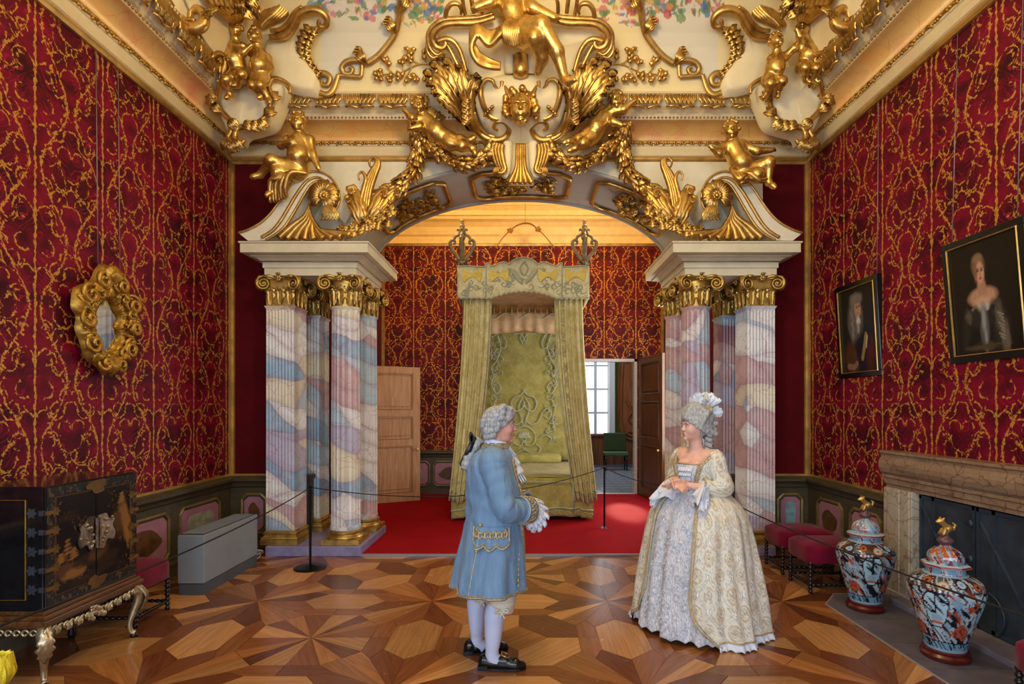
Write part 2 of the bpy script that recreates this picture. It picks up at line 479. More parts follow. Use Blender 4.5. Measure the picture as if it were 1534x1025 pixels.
DAM_BACK = M_damask('crimson_alcove_damask', 'x', -.93, .613, .95, .72, (94, 6, 20), (38, 1, 8), (136, 22, 30), (226, 146, 46))
VELVET = M_plain('dark_red_velvet', (82, 4, 12), .85, spec=.15, noise=.12, nscale=5, bump=.15, bscale=300, Sheen_Weight=.03)
STOOLVEL = M_plain('crimson_stool_velvet', (108, 4, 42), .8, spec=.15, noise=.25, nscale=7, bump=.2, bscale=250, Sheen_Weight=.12)
def M_carpet():
    t = NT('red_carpet_pile'); o = t.pos(); n = t.noise(o, 240, 2); c = t.noise(o, 2.2, 3)
    col = t.mix(t.smooth(c, .3, .7), lin((148, 12, 24)), lin((168, 18, 32)))
    col = t.mix(n, tuple(v*.8 for v in lin((158, 14, 26))), col)
    t.bump(n, .5, .004); return t.out(col, .95, spec=.1)
CARPET = M_carpet()
def M_scagliola():
    t = NT('painted_marble_scagliola'); o = t.pos(); w = t.warp(o, 1.3, .22, 1); w = t.warp(w, 9, .03, 2)
    x, y, z = t.sep(w)
    q = t.comb((x+y*.5)*.9, y*.5, z*2.1+x*.9)
    c = t.voro(q, 1.75, 'F1', 'Color'); f = t.sep(c)[0]
    W_, B1, B2, CR, PK, RS, LV = (224, 226, 228), (140, 174, 204), (174, 200, 218), (220, 214, 190), (192, 160, 164), (158, 108, 118), (178, 174, 200)
    col = t.ramp(f, [(0, lin(W_)), (.20, lin(B1)), (.32, lin(B2)), (.46, lin(CR)), (.56, lin(W_)), (.72, lin(LV)), (.82, lin(PK)), (.95, lin(RS))], 'CONSTANT')
    e = t.voro(q, 1.75, 'DISTANCE_TO_EDGE')
    col = t.mix(t.smooth(e, .03, .0)*.35, col, lin((112, 110, 140)))
    col = t.mix(t.smooth(e, .0, .22), t.mix(.3, col, lin((150, 118, 132))), col)
    v = t.voro(t.warp(o, 3, .2), 6, 'DISTANCE_TO_EDGE')
    col = t.mix(t.smooth(v, .03, .0)*.5, col, lin((164, 84, 92)))
    col = t.mix(t.smooth(t.noise(o, 5, 4), .45, .75)*.35, col, lin((206, 208, 208)))
    return t.out(col, .26, spec=.5)
SCAG = M_scagliola()
LILAC = M_plain('lilac_painted_plinth', (136, 130, 172), .5, noise=.14, nscale=12)
def M_marble(name, a, b, c, vein, scale, rough=.3, vk=1.0):
    t = NT(name); o = t.pos(); w = t.warp(o, scale*.5, .3, 3)
    n = t.noise(w, scale, 5); col = t.ramp(n, [(.25, lin(a)), (.5, lin(b)), (.75, lin(c))])
    e = t.voro(t.warp(o, scale*1.2, .22), scale*1.8, 'DISTANCE_TO_EDGE')
    col = t.mix(t.smooth(e, .05*vk, .0)*(.7*vk), col, lin(vein))
    e2 = t.voro(t.warp(o, scale*2, .1), scale*4.5, 'DISTANCE_TO_EDGE')
    col = t.mix(t.smooth(e2, .03, .0)*(.35*vk), col, lin(vein))
    return t.out(col, rough)
OCHRE = M_marble('ochre_frieze_marble', (226, 154, 74), (216, 174, 102), (210, 128, 92), (168, 98, 58), 2.2, .35, .45)
PALEMARBLE = M_marble('pale_cornice_marble', (226, 210, 166), (216, 200, 158), (220, 186, 146), (190, 160, 120), 2.2, .4, .35)
MANTEL = M_marble('brown_veined_mantel_marble', (122, 98, 76), (144, 118, 94), (160, 138, 116), (78, 52, 38), 4.2, .28)
JAMBM = M_marble('pale_veined_jamb_marble', (158, 148, 130), (178, 168, 150), (190, 180, 162), (108, 84, 62), 4.0, .3)
def M_wood(name, a, b, scale=5.0, axis='z', rough=.4):
    t = NT(name); o = t.obj(); st = {'z': (14, 14, 1.1), 'x': (1.1, 14, 14), 'y': (14, 1.1, 14)}[axis]
    q = t.scale(o, st); n = t.noise(q, scale*.35, 4, .6, .6)
    f = t.noise(t.scale(q, 6.0), scale*.4, 2)
    col = t.mix(t.smooth(n, .3, .72), lin(a), lin(b)); col = t.mix(f*.35, col, tuple(v*.6 for v in lin(a)))
    return t.out(col, rough)
def M_parquet(i, c):
    """one wood of the parquet; the grain runs along each piece's own x axis"""
    t = NT('parquet_wood'); info = t.node('ShaderNodeObjectInfo'); o = t.obj(); rnd = E(t, info.outputs['Random'])
    q = t.vmath('ADD', t.scale(o, (1.6, 26.0, 1.0)), t.comb(rnd*37.0, rnd*19.0, 0.0))
    n = t.noise(q, 1.5, 4, .6, .4); f = t.noise(t.scale(q, (3.0, 5.0, 1.0)), 2.2, 2)
    k = rnd*.5+.72
    base = lin(c)
    col = t.mix(t.smooth(n, .3, .7), tuple(v*.74 for v in base), tuple(min(1, v*1.15) for v in base))
    col = t.mix(f*.4, col, tuple(v*.6 for v in base))
    col = t.vmath('MULTIPLY', col, t.comb(k, k, k))
    r = t.noise(t.pos(), 6, 3)
    return t.out(col, t.smooth(r, 0, 1)*.14+.17, spec=.5)
PARQ = [M_parquet(i, c) for i, c in enumerate([(186, 134, 82), (162, 106, 58), (134, 80, 44), (114, 64, 36), (142, 88, 48)])]
PINE = M_wood('pale_stripped_pine', (172, 124, 84), (202, 156, 114), 5, 'z', .5)
OAK = M_wood('brown_door_wood', (78, 46, 20), (116, 72, 34), 5, 'z', .38)
DADO = M_wood('olive_painted_dado', (64, 56, 38), (86, 76, 52), 3, 'x', .45)
DADOG = M_plain('olive_gilt_moulding', (140, 122, 74), .4, .5, noise=.2)
PINK = M_plain('mauve_dado_panel', (164, 112, 132), .5, noise=.08, nscale=9)
BLACKW = M_plain('black_turned_wood', (22, 20, 24), .25, noise=.3)
IRON = M_plain('blackened_iron', (50, 62, 76), .45, .25, noise=.25, nscale=6, bump=.1)
STEEL = M_plain('black_post_metal', (10, 10, 12), .3, .6)
CORD = M_plain('dark_elastic_cord', (18, 16, 18), .8)
RADGREY = M_plain('grey_radiator_casing', (128, 138, 148), .45, noise=.05, nscale=5)
SLATE = M_plain('grey_slate_slab', (92, 86, 96), .5, noise=.25, nscale=5, bump=.12, bscale=25)
WHITE = M_plain('white_painted_frame', (200, 202, 206), .45)
WIRE = M_plain('picture_wire', (150, 130, 134), .4, .5)
def M_attr(name, rough=.4, spec=.4, metal=0.0, **k):
    t = NT(name); return t.out(t.attr('Col'), rough, metal, spec, **k)
PAINTING = M_attr('varnished_oil_paint', .42, .35)
PORC = M_attr('painted_glazed_porcelain', .12, .6)
LACQ = M_attr('gold_on_black_lacquer', .32, .2)
FRESCO = M_attr('painted_stucco_flowers', .7, .2)
PANELART = M_attr('painted_dado_ornament', .5, .3)
def set_col(o, cols):
    """per-vertex colours (linear rgb)"""
    a = o.data.color_attributes.new('Col', 'FLOAT_COLOR', 'POINT')
    c = np.ones((len(o.data.vertices), 4), dtype=np.float32); c[:, :3] = cols; a.data.foreach_set('color', c.ravel())
# ------------------------------------------------------------------ the setting
XL, XR, YW, CX = -3.57, 3.43, 6.70, -.055        # side walls, end wall, axis of arch and bed
YB, YA0, AXL, AXR = -3.0, 7.80, -2.76, 2.66      # wall behind the camera; alcove front, alcove sides
YA1 = 10.69
def st(o, label=None): o['kind'] = 'structure'; return tag(o, label)
# floor -----------------------------------------------------------------
b = MB(); b.box(XL-.2, XR+.2, YB-.2, YA0+.1, -.2, -.006)
floor_ob = st(b.build('floor', PARQ[3], smooth=False))
def clip(poly, ax, lim, keep_less):
    out = []
    for i in range(len(poly)):
        p, q = poly[i], poly[(i+1) % len(poly)]
        a = (lim-p[ax]) if keep_less else (p[ax]-lim); c = (lim-q[ax]) if keep_less else (q[ax]-lim)
        if a >= 0: out.append(p)
        if (a >= 0) != (c >= 0):
            t = a/(a-c); out.append((p[0]+(q[0]-p[0])*t, p[1]+(q[1]-p[1])*t))
    return out
def rot90(poly, k):
    for _ in range(k): poly = [(-y, x) for x, y in poly]
    return poly
T1 = 1.53; HT = T1/2
pieces = []                                        # (polygon, wood index, grain angle)
def tile_pieces(sx, sy, kind):
    out = []
    kA = [(0, 0), (.43, .24), (.535, .325), (.43, .43)]; kB = [(0, 0), (.43, .43), (.325, .535), (.24, .43)]
    for k in range(4):
        c = (0, 1)[k % 2]
        out.append((rot90(kA, k), c, 45+90*k)); out.append((rot90(kB, k), c if k % 2 else 1, 45+90*k))
        aA = [(0, 0), (.415, 0), (.565, .18), (.43, .24)]; aB = [(0, 0), (.43, -.24), (.565, -.18), (.415, 0)]
        out.append((rot90(aA, k), 3, 20+90*k)); out.append((rot90(aB, k), 2, -20+90*k))
    for k in range(2):
        hx = [(.415, 0), (.565, -.18), (.965, -.18), (1.115, 0), (.965, .18), (.565, .18)]
        out.append((rot90(hx, k), 0, 90*k))
        for s in (1, -1):
            bn = [(.565, .18*s), (.765, .18*s), (.765, .325*s), (.535, .325*s), (.43, .24*s)]; bm = [(1.53-x, y) for x, y in bn]
            out.append((rot90(bn, k), 4, 90*k)); out.append((rot90(bm, k), 2, 90*k))
    c = HT
    if kind == 0:
        for k in range(4):
            h6 = [(-.44, 0), (-.22, 0), (0, .22), (0, .44), (-.23, .44), (-.44, .23)]
            out.append(([(x+c, y+c) for x, y in rot90(h6, k)], 0 if k % 2 == 0 else 3, 45+90*k))
        out.append(([(c-.22, c), (c-.11, c-.11), (c+.11, c+.11), (c, c+.22)], 1, 45)); out.append(([(c-.11, c-.11), (c, c-.22), (c+.22, c), (c+.11, c+.11)], 1, 45))
    else:
        oc = [(.44, .23), (.23, .44), (-.23, .44), (-.44, .23), (-.44, -.23), (-.23, -.44), (.23, -.44), (.44, -.23)]
        for k in range(8):
            p, q = oc[k], oc[(k+1) % 8]; m = ((p[0]+q[0])/2, (p[1]+q[1])/2)
            out.append(([(c, c), (c+p[0], c+p[1]), (c+m[0], c+m[1])], (1, 0)[k % 2], math.degrees(atan2(p[1], p[0]))))
            out.append(([(c, c), (c+m[0], c+m[1]), (c+q[0], c+q[1])], (3, 2)[k % 2], math.degrees(atan2(q[1], q[0]))))
    return [([(x+sx, y+sy) for x, y in p], w, g) for p, w, g in out]
for i in range(-2, 5):
    for j in range(-2, 2):
        pieces += tile_pieces(-2.345+T1*i, 4.85+T1*j, (i+j) % 2)
flat = []
for poly, w, g in pieces:
    for ax, lim, less in ((0, XR-.02, True), (0, XL+.02, False), (1, 6.30, True), (1, 2.55, False)):
        poly = clip(poly, ax, lim, less) if len(poly) > 2 else []
    if len(poly) < 3: continue
    cx = sum(p[0] for p in poly)/len(poly); cy = sum(p[1] for p in poly)/len(poly)
    area = abs(sum(poly[k][0]*poly[(k+1) % len(poly)][1]-poly[(k+1) % len(poly)][0]*poly[k][1] for k in range(len(poly))))/2
    if area < .002: continue
    if cx > 2.62 and cy < 4.8: continue
    flat.append((area/cy**3, poly, w, g, cx, cy))
flat.sort(key=lambda q: -q[0])
rest = {}
for n, (key, poly, w, g, cx, cy) in enumerate(flat):
    a = radians(g); ca, sa = cos(a), sin(a)
    pp = []
    for x, y in poly:                              # shrink a little: an open joint all round
        dx, dy = x-cx, y-cy; L = sqrt(dx*dx+dy*dy); k = max(.9, 1-.0011/max(L*.5, .01))
        pp.append((dx*k, dy*k))
    if sum(pp[k][0]*pp[(k+1) % len(pp)][1]-pp[(k+1) % len(pp)][0]*pp[k][1] for k in range(len(pp))) < 0: pp.reverse()
    if n < 295:
        loc = [(x*ca+y*sa, -x*sa+y*ca) for x, y in pp]
        m = MB(); m.prism(loc, (0, 0, -.008), (1, 0, 0), (0, 1, 0), (0, 0, .008))
        o = mesh_ob('parquet_piece', m.v, m.f, PARQ[w], floor_ob, False); o.location = (cx, cy, random.uniform(-.0006, .0004)); o.rotation_euler = (0, 0, a)
    else:
        m = rest.setdefault('rest', MB()); m.cur = w
        m.prism([(x+cx, y+cy) for x, y in pp], (0, 0, -.008), (1, 0, 0), (0, 1, 0), (0, 0, .008))
if rest:
    o = rest['rest'].build('parquet_pieces', parent=floor_ob, smooth=False, mats=PARQ); o['kind'] = 'stuff'
# walls -------------------------------------------------------------------
b = MB(); b.box(XL-.2, XL, YB-.2, YA0, -.05, 5.3); wall_left = st(b.build('wall_left', DAM_SIDE, smooth=False))
b = MB(); b.box(XR, XR+.2, YB-.2, YA0, -.05, 5.3); wall_right = st(b.build('wall_right', DAM_SIDE, smooth=False))
RX = -2.97                                           # inner faces of the piers
b = MB(); b.box(XL, RX, YW, YA0, 0, 4.72); b.box(2*CX-RX, XR, YW, YA0, 0, 4.72)
wall_back = st(b.build('wall_back', VELVET, smooth=False))
b = MB()                                             # the wall behind the camera with three tall window openings
xs = [XL-.2, -2.85, -1.55, -.65, .65, 1.55, 2.85, XR+.2]
for i in range(0, 8, 2): b.box(xs[i], xs[i+1], YB-.25, YB, 0, 5.3)
for i in range(1, 7, 2): b.box(xs[i], xs[i+1], YB-.25, YB, 0, .85); b.box(xs[i], xs[i+1], YB-.25, YB, 3.85, 5.3)
wall_front = st(b.build('wall_front', DAM_SIDE, smooth=False))
b = MB()                                             # white window frames
for i in (1, 3, 5):
    x0, x1 = xs[i], xs[i+1]
    for x in (x0, (x0+x1)/2-.03, x1-.06): b.box(x, x+.06, YB-.2, YB-.12, .85, 3.85)
    for z in (.85, 1.6, 2.35, 3.1, 3.79): b.box(x0, x1, YB-.2, YB-.12, z, z+.05)
st(b.build('window_1', WHITE, smooth=False))
# arch mass between the piers, with an elliptical opening
AA, AB, AZ = 2.13, 1.08, 3.54
arc = [(AA*cos(t), AZ+AB*sin(t)) for t in np.linspace(0, pi, 49)]
poly = [(RX-CX, AZ-.05), (-AA, AZ-.05)]+arc[::-1]+[(AA, AZ-.05), (CX-RX, AZ-.05), (CX-RX, 4.74), (RX-CX, 4.74)]
b = MB(); b.prism(poly, (CX, YW-.025, 0), (1, 0, 0), (0, 0, 1), (0, YA0-YW, 0))
st(b.build('trim_1', IVORY, smooth=False), 'ivory stucco wall above the arch')
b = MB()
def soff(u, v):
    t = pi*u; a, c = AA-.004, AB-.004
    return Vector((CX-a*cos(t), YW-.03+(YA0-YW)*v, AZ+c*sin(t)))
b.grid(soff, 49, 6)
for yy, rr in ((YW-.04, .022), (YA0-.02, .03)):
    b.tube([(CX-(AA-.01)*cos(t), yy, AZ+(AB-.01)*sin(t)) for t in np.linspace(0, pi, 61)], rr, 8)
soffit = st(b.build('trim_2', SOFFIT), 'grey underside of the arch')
# alcove -----------------------------------------------------------------
b = MB(); b.box(XL-.2, AXL, YA0-.02, YA1+.1, -.05, 5.6)
st(b.build('wall_alcove_left', VELVET, smooth=False))
b = MB(); b.box(AXR, XR+.2, YA0-.02, YA1+.1, -.05, 5.6); st(b.build('wall_alcove_right', VELVET, smooth=False))
DX0, DX1, DZ = 1.02, 2.155, 2.63
b = MB(); b.box(AXL-.2, DX0, YA1, YA1+.12, 0, 5.6); b.box(DX1, AXR+.2, YA1, YA1+.12, 0, 5.6); b.box(DX0, DX1, YA1, YA1+.12, DZ, 5.6)
wall_alc = st(b.build('wall_alcove_back', DAM_BACK, smooth=False))
b = MB(); b.box(AXL-.2, AXR+.2, YA0-.9, YA1+.1, 5.5, 5.6)
st(b.build('ceiling_alcove', M_marble('brown_alcove_ceiling', (150, 92, 44), (120, 66, 30), (160, 100, 50), (90, 44, 20), 2.0, .5), smooth=False))
b = MB(); b.box(XL-.2, XR+.2, YW+.02, YA0, 4.70, 5.6); st(b.build('wall_alcove_front', CREAM, smooth=False))
ALC = [(0, 4.80), (.035, 4.80), (.045, 4.835), (.06, 4.84), (.065, 4.97), (.10, 5.0), (.11, 5.04), (.14, 5.13), (.22, 5.20), (.31, 5.23), (.33, 5.27), (.37, 5.28), (.38, 5.36), (.47, 5.42), (.5, 5.42), (.5, 5.5)]
def alc_strip(i0, i1):
    rr = []
    for p, z in ALC[i0:i1+1]:
        rr.append([(AXL+p, YA0, z), (AXL+p, YA1-p, z), (AXR-p, YA1-p, z), (AXR-p, YA0, z)])
    return rr
b = MB(); b.rings(alc_strip(0, 3), closed=False); st(b.build('trim_3', GILT, smooth=False), 'gilt fillet over the alcove damask')
b = MB(); b.rings(alc_strip(3, len(ALC)-1), closed=False); st(b.build('trim_4', M_plain('alcove_cornice_paint', (240, 206, 134), .5, noise=.05), smooth=False), 'cream stepped cornice of the alcove')
b = MB()                                             # gilt strips up the alcove corners
for x in (AXL+.0, AXR-.05): b.box(x, x+.05, YA1-.05, YA1, .85, 4.8)
st(b.build('trim_5', GILT, smooth=False))
# carpet: between the plinths, wider behind them
PX0, PX1, PY0, PY1, PH = -2.96, -1.872, 6.30, 7.45, .112    # left column plinth
Q0, Q1 = 2*CX-PX1, 2*CX-PX0
b = MB(); b.prism([(PX1+.002, 6.335), (Q0-.002, 6.335), (Q0-.002, PY1), (AXR, PY1+.01), (AXR, YA1), (AXL, YA1), (AXL, PY1+.01), (PX1+.002, PY1)], (0, 0, -.03), (1, 0, 0), (0, 1, 0), (0, 0, .055))
carpet = tag(b.build('carpet', CARPET, smooth=False), 'plain red carpet covering the whole alcove floor under the bed', 'carpet')
b = MB(); b.box(PX1, Q0, 6.305, 6.337, 0, .024); b.build('edge_strip', M_plain('grey_metal_edge', (150, 146, 150), .4, .5), carpet, False, 'grey metal edging strip')
b = MB(); b.box(AXL-.2, AXR+.2, YA0-.05, YA1+.12, -.25, -.035); st(b.build('floor_alcove', PARQ[3], smooth=False))
b = MB()                                             # unseen frame added for the alcove fill light; left wall window behind the camera
for y in (8.12, 8.7, 9.28): b.box(AXR-.03, AXR, y, y+.06, .8, 3.2)
for z in (.8, 1.6, 2.4, 3.14): b.box(AXR-.03, AXR, 8.12, 9.34, z, z+.06)
st(b.build('added_alcove_frame', WHITE, smooth=False))
b = MB()
for y in (-1.95, -1.23, -.51): b.box(XL, XL+.03, y, y+.06, .7, 3.7)
for z in (.7, 1.7, 2.7, 3.64): b.box(XL, XL+.03, -1.95, -.45, z, z+.06)
st(b.build('window_4', WHITE, smooth=False))
# dado: panelled base of the walls -------------------------------------------
DP = [(0, .872), (.03, .872), (.04, .86), (.075, .852), (.09, .842), (.09, .815), (.06, .80), (.045, .775), (.04, .745), (.022, .73), (.02, .15), (.045, .13), (.045, .0)]
def dado_run(name, pts, parent=None, kind=True):
    """pts: list of functions p -> (x, y): the run's corners at stand-off p"""
    b = MB(); b.rings([[(*f(p), z) for f in pts] for p, z in DP], closed=False)
    o = b.build(name, DADO, smooth=False)
    if kind: st(o)
    return o
FY0, FY1 = 5.12, 3.18                                # fireplace along the right wall
bl = dado_run('baseboard_left', [lambda p: (XL+p, -2.9), lambda p: (XL+p, YW-p), lambda p: (-2.955, YW-p)])
br = dado_run('baseboard_right', [lambda p: (Q1+.0, YW-p), lambda p: (XR-p, YW-p), lambda p: (XR-p, FY0-.0)])
ba = dado_run('baseboard_alcove', [lambda p: (AXL+p, YA0), lambda p: (AXL+p, YA1-p), lambda p: (DX0-.06, YA1-p)])
br2 = dado_run('baseboard_alcove_right', [lambda p: (DX1+.08, YA1-p), lambda p: (AXR-p, YA1-p), lambda p: (AXR-p, YA0)])
b = MB()                                             # gilt line over the dado, gilt strips round the damask
for (x0, x1, y0, y1) in ((XL, XL+.02, -2.9, YW), (XL, -2.97, YW-.02, YW), (XR-.02, XR, -2.9, YW), (Q1, XR, YW-.02, YW)):
    b.box(x0, x1, y0, y1, .872, .895)
for x in (XL, XR-.035):
    b.box(x, x+.035, YW-.035, YW, .895, 4.66)
b.box(XL+.035, XL+.062, YW-.02, YW, .895, 4.655); b.box(XR-.062, XR-.035, YW-.02, YW, .895, 4.655)
b.box(XL, -2.93, YW-.03, YW, 4.625, 4.66); b.box(2*CX+2.93, XR, YW-.03, YW, 4.625, 4.66)
st(b.build('trim_6', GILT, smooth=False), 'gilt fillets framing the red wall hangings')
# dado return blocks between the pillars
b = MB()
for s in (1, -1):
    x0, x1 = sorted((CX+s*(RX-CX), CX+s*(-2.70-CX)))
    b.box(x0, x1, 6.93, 7.06, PH, .80); b.box(x0-.02, x1+.02, 6.90, 7.07, .80, .85)
st(b.build('baseboard_return', DADO, smooth=False))
DARKORN = M_plain('dark_brown_dado_ornament', (92, 60, 26), .5, noise=.35, nscale=14)
GREENORN = M_plain('grey_green_dado_ornament', (146, 150, 132), .5, noise=.25, nscale=14)
AQUA = M_plain('aqua_dado_ornament', (120, 158, 168), .5, noise=.2, nscale=14)
def blob_outline(a, b_, n, seed, amp=.12):
    r = random.Random(seed); ph = [r.uniform(0, 6.28) for _ in range(3)]
    return [(a*cos(t)*(1+amp*sin(3*t+ph[0])+amp*.6*sin(5*t+ph[1])+amp*.4*sin(9*t+ph[2])), b_*sin(t)*(1+amp*sin(3*t+ph[0])+amp*.6*sin(5*t+ph[1]))) for t in [2*pi*k/n for k in range(n)]]
def cart(w, h, c, k=.5):                             # rectangle with stepped-in corners
    return [(-w+c, -h), (w-c, -h), (w-c*k, -h+c*k), (w, -h+c), (w, h-c), (w-c*k, h-c*k), (w-c, h), (-w+c, h), (-w+c*k, h-c*k), (-w, h-c), (-w, -h+c), (-w+c*k, -h+c*k)]
def dado_panel(parent, o, u, n, w, h, orn, ow, oh, seed, sharp=False):
    """moulded frame, mauve panel and painted ornament, standing on the dado face at o"""
    o, u, n = Vector(o), Vector(u), Vector(n); v = Vector((0, 0, 1)); f = MB()
    pts = [o+u*x+v*z+n*.008 for x, z in cart(w+.03, h+.03, .06)]
    f.tube(pts, .018, 6, closed=True, ref=n, flat=.8)
    fr = f.build('panel_frame', DADOG, parent, False)
    f = MB(); f.prism(cart(w, h, .05), o, u, v, n*.01); f.build('panel', PINK, fr, False)
    f = MB()
    f.prism(cart(ow, oh, min(ow, oh)*.5, .4) if sharp else blob_outline(ow, oh, 28, seed, .07), o+n*.008, u, v, n*.007); f.build('painted_ornament', orn, fr, False)
    return fr
yL = XL+.02
for y0, y1, orn, sh in ((5.66, 6.44, GREENORN, 1), (4.76, 5.52, DARKORN, 0), (3.86, 4.62, GREENORN, 1), (2.96, 3.72, DARKORN, 0)):
    dado_panel(bl, (yL, (y0+y1)/2, .42), (0, 1, 0), (1, 0, 0), (y1-y0)/2-.05, .20, orn, (y1-y0)/2-.15, .13, int(y0*10), sh)
for y0, y1 in ((5.93, 6.47), (5.28, 5.82)):
    dado_panel(br, (XR-.02, (y0+y1)/2, .42), (0, -1, 0), (-1, 0, 0), (y1-y0)/2-.05, .20, DARKORN, (y1-y0)/2-.12, .12, int(y0*10))
dado_panel(bl, (-3.27, YW-.02, .42), (1, 0, 0), (0, -1, 0), .115, .20, DARKORN, .065, .13, 4)
dado_panel(br, (3.19, YW-.02, .42), (1, 0, 0), (0, -1, 0), .115, .20, AQUA, .06, .14, 5, 1)
for x in (-2.2, -1.42): dado_panel(ba, (x, YA1-.02, .42), (1, 0, 0), (0, -1, 0), .32, .20, GREENORN if x < -2 else DARKORN, .24, .12, int(-x*9))
# cornice ---------------------------------------------------------------------
def run3(rows): return [[(XL+p, YB, z), (XL+p, YW-p, z), (XR-p, YW-p, z), (XR-p, YB, z)] for p, z in rows]
def trim(name, rows, mat, label=None, smooth=False):
    b = MB(); b.rings(run3(rows), closed=False); return st(b.build(name, mat, smooth=smooth), label)
trim('trim_7', [(0, 4.655), (.03, 4.655), (.045, 4.675), (.045, 4.70), (.03, 4.715)], GILT, 'gilt moulding at the top of the wall hangings')
trim('trim_8', [(.03, 4.71), (.05, 4.72), (.058, 4.825), (.07, 4.83), (.07, 4.875)], PALEMARBLE, 'pale marble fascia of the cornice')
frieze = trim('trim_9', [(.065, 4.872), (.085, 4.882)]+[(.085+.155*(1-cos(t)), 4.885+.155*sin(t)) for t in np.linspace(0, pi/2, 8)]+[(.25, 5.045)], OCHRE, 'ochre marble cove of the cornice', True)
upper = trim('trim_10', [(.23, 5.04), (.25, 5.05), (.265, 5.085), (.265, 5.115), (.29, 5.14), (.33, 5.165), (.375, 5.22), (.40, 5.255), (.42, 5.26), (.42, 5.285), (.40, 5.285)], PALEMARBLE, 'upper mouldings of the cornice')
COVE = [(.40, 5.285), (.405, 5.36), (.43, 5.46), (.475, 5.58), (.54, 5.70), (.62, 5.81), (.74, 5.93), (.90, 6.04), (1.12, 6.14), (1.42, 6.2), (1.8, 6.22)]
def cove_at(z):
    return float(np.interp(z, [q[1] for q in COVE], [q[0] for q in COVE]))
PROF = [(0, 0), (0, 4.655), (.05, 4.72), (.065, 4.872), (.12, 4.97), (.24, 5.04), (.265, 5.1), (.33, 5.165), (.40, 5.26)]+COVE
def on_wall(px, py, off=0.0):
    """the point of the end wall (cornice and cove included) seen at a pixel of the photograph, brought forward by off"""
    t = (VY-py)/FPX; best = None
    lo, hi = 4.6, YW
    for _ in range(40):
        D = (lo+hi)/2; z = EYE+t*D; p = float(np.interp(z, [q[1] for q in PROF], [q[0] for q in PROF]))
        if D > YW-p: hi = D
        else: lo = D
    return P(px, py, lo-off)
# cove of the end wall, painted with hanging flowers between gilt frames; plain coves on the sides
def cove_grid(n):
    pts = []
    zz = []
    for i in range(len(COVE)-1):
        for k in range(13): zz.append(tuple(np.array(COVE[i])*(1-k/13)+np.array(COVE[i+1])*k/13))
    zz.append(COVE[-1]); rows = []
    for p, z in zz:
        x0, x1 = XL+p, XR-p; rows.append([(x0+(x1-x0)*k/(n-1), YW-p, z) for k in range(n)])
    return rows
b = MB(); b.rings(cove_grid(640), closed=False)
ce = st(b.build('ceiling', FRESCO), 'painted cove of the ceiling over the arch')
vv = np.array([tuple(v) for v in b.v]); px = VX+vv[:, 0]*FPX/vv[:, 1]; py = VY-(vv[:, 2]-EYE)*FPX/vv[:, 1]
base = np.tile(np.array(lin((240, 222, 168))), (len(vv), 1))
fx = 778+np.abs(px-778)
inpan = (fx > np.interp(py, [-60, 0, 29, 50, 70, 90, 100, 112, 130, 140], [958, 957, 959, 965, 977, 999, 1015, 1035, 1054, 1300])) & (fx < 1075)
base[inpan] = np.array(lin((226, 220, 196)))
rs = random.Random(3)
FL = [(196, 84, 84), (84, 118, 180), (226, 150, 96), (214, 120, 140), (96, 140, 92), (120, 150, 96), (236, 224, 220), (214, 176, 84), (96, 140, 92), (120, 160, 170)]
for side in (-1, 1):
    for k in range(330):
        g = rs.random(); cx = 778+side*(112+g*200); top = -55; cy = top+rs.random()**.8*(96-abs(g-.35)*40)
        r1, r2, a = rs.uniform(2, 7.5), rs.uniform(2, 7.5), rs.uniform(0, 3.14)
        dx, dy = px-cx, py-cy
        if rs.random() < .3: r2 = 1.3
        m = ((dx*cos(a)+dy*sin(a))/r1)**2+((-dx*sin(a)+dy*cos(a))/r2)**2 < 1
        base[m] = base[m]*.2+np.array(lin(rs.choice(FL)))*.8
set_col(ce, base)
b = MB()
for sx in (-1, 1):
    rr = [[((XL+p) if sx < 0 else (XR-p), YB, z), ((XL+p) if sx < 0 else (XR-p), YW-p, z)] for p, z in COVE]
    b.rings(rr, closed=False)
p, z = COVE[-1]
b.add([(XL+p, YB, z), (XL+p, YW-p, z), (XR-p, YW-p, z), (XR-p, YB, z)], [(0, 1, 2, 3)])
b.add([(XL, YB-.02, 5.2), (XR, YB-.02, 5.2), (XR, YB-.02, 6.4), (XL, YB-.02, 6.4)], [(0, 1, 2, 3)])
st(b.build('ceiling_sides', CREAM), 'plain cream coves and flat of the ceiling')
# ornament rows of the cornice
def row_positions(p, z, step, y_from=2.6):
    out = []
    for sx in (-1, 1):
        y = y_from
        while y < YW-p-.08:
            out.append(((XL+p if sx < 0 else XR-p), y, z, 0 if sx < 0 else 2)); y += step
    n = int((XR-XL-2*p-.16)/step)
    for k in range(n+1): out.append((XL+p+.08+(XR-XL-2*p-.16)*k/n, YW-p, z, 1))
    return out
NRM = {0: (Vector((1, 0, 0)), Vector((0, 1, 0))), 1: (Vector((0, -1, 0)), Vector((1, 0, 0))), 2: (Vector((-1, 0, 0)), Vector((0, 1, 0)))}
b = MB(); r = random.Random(5)
for x, y, z, w in row_positions(.068, 4.852, .10):
    n, u = NRM[w]; c = Vector((x, y, z))
    for q in (-.028, .0, .028): b.ball(c+u*q+n*.01+Vector((0, 0, r.uniform(-.012, .012))), (.017, .017, .017), 6, 4)
    b.tube([c-u*.05+n*.01, c+n*.022+Vector((0, 0, .014)), c+u*.05+n*.01], [.004, .009, .004], 5)
o = b.build('leaf_band', GOLDD, frieze); o['kind'] = 'stuff'
b = MB()
for x, y, z, w in row_positions(.255, 5.066, .044):
    n, u = NRM[w]; b.ball(Vector((x, y, z))+n*.008, (.014, .014, .012), 6, 4)
o = b.build('bead_row', GOLDD, upper); o['kind'] = 'stuff'
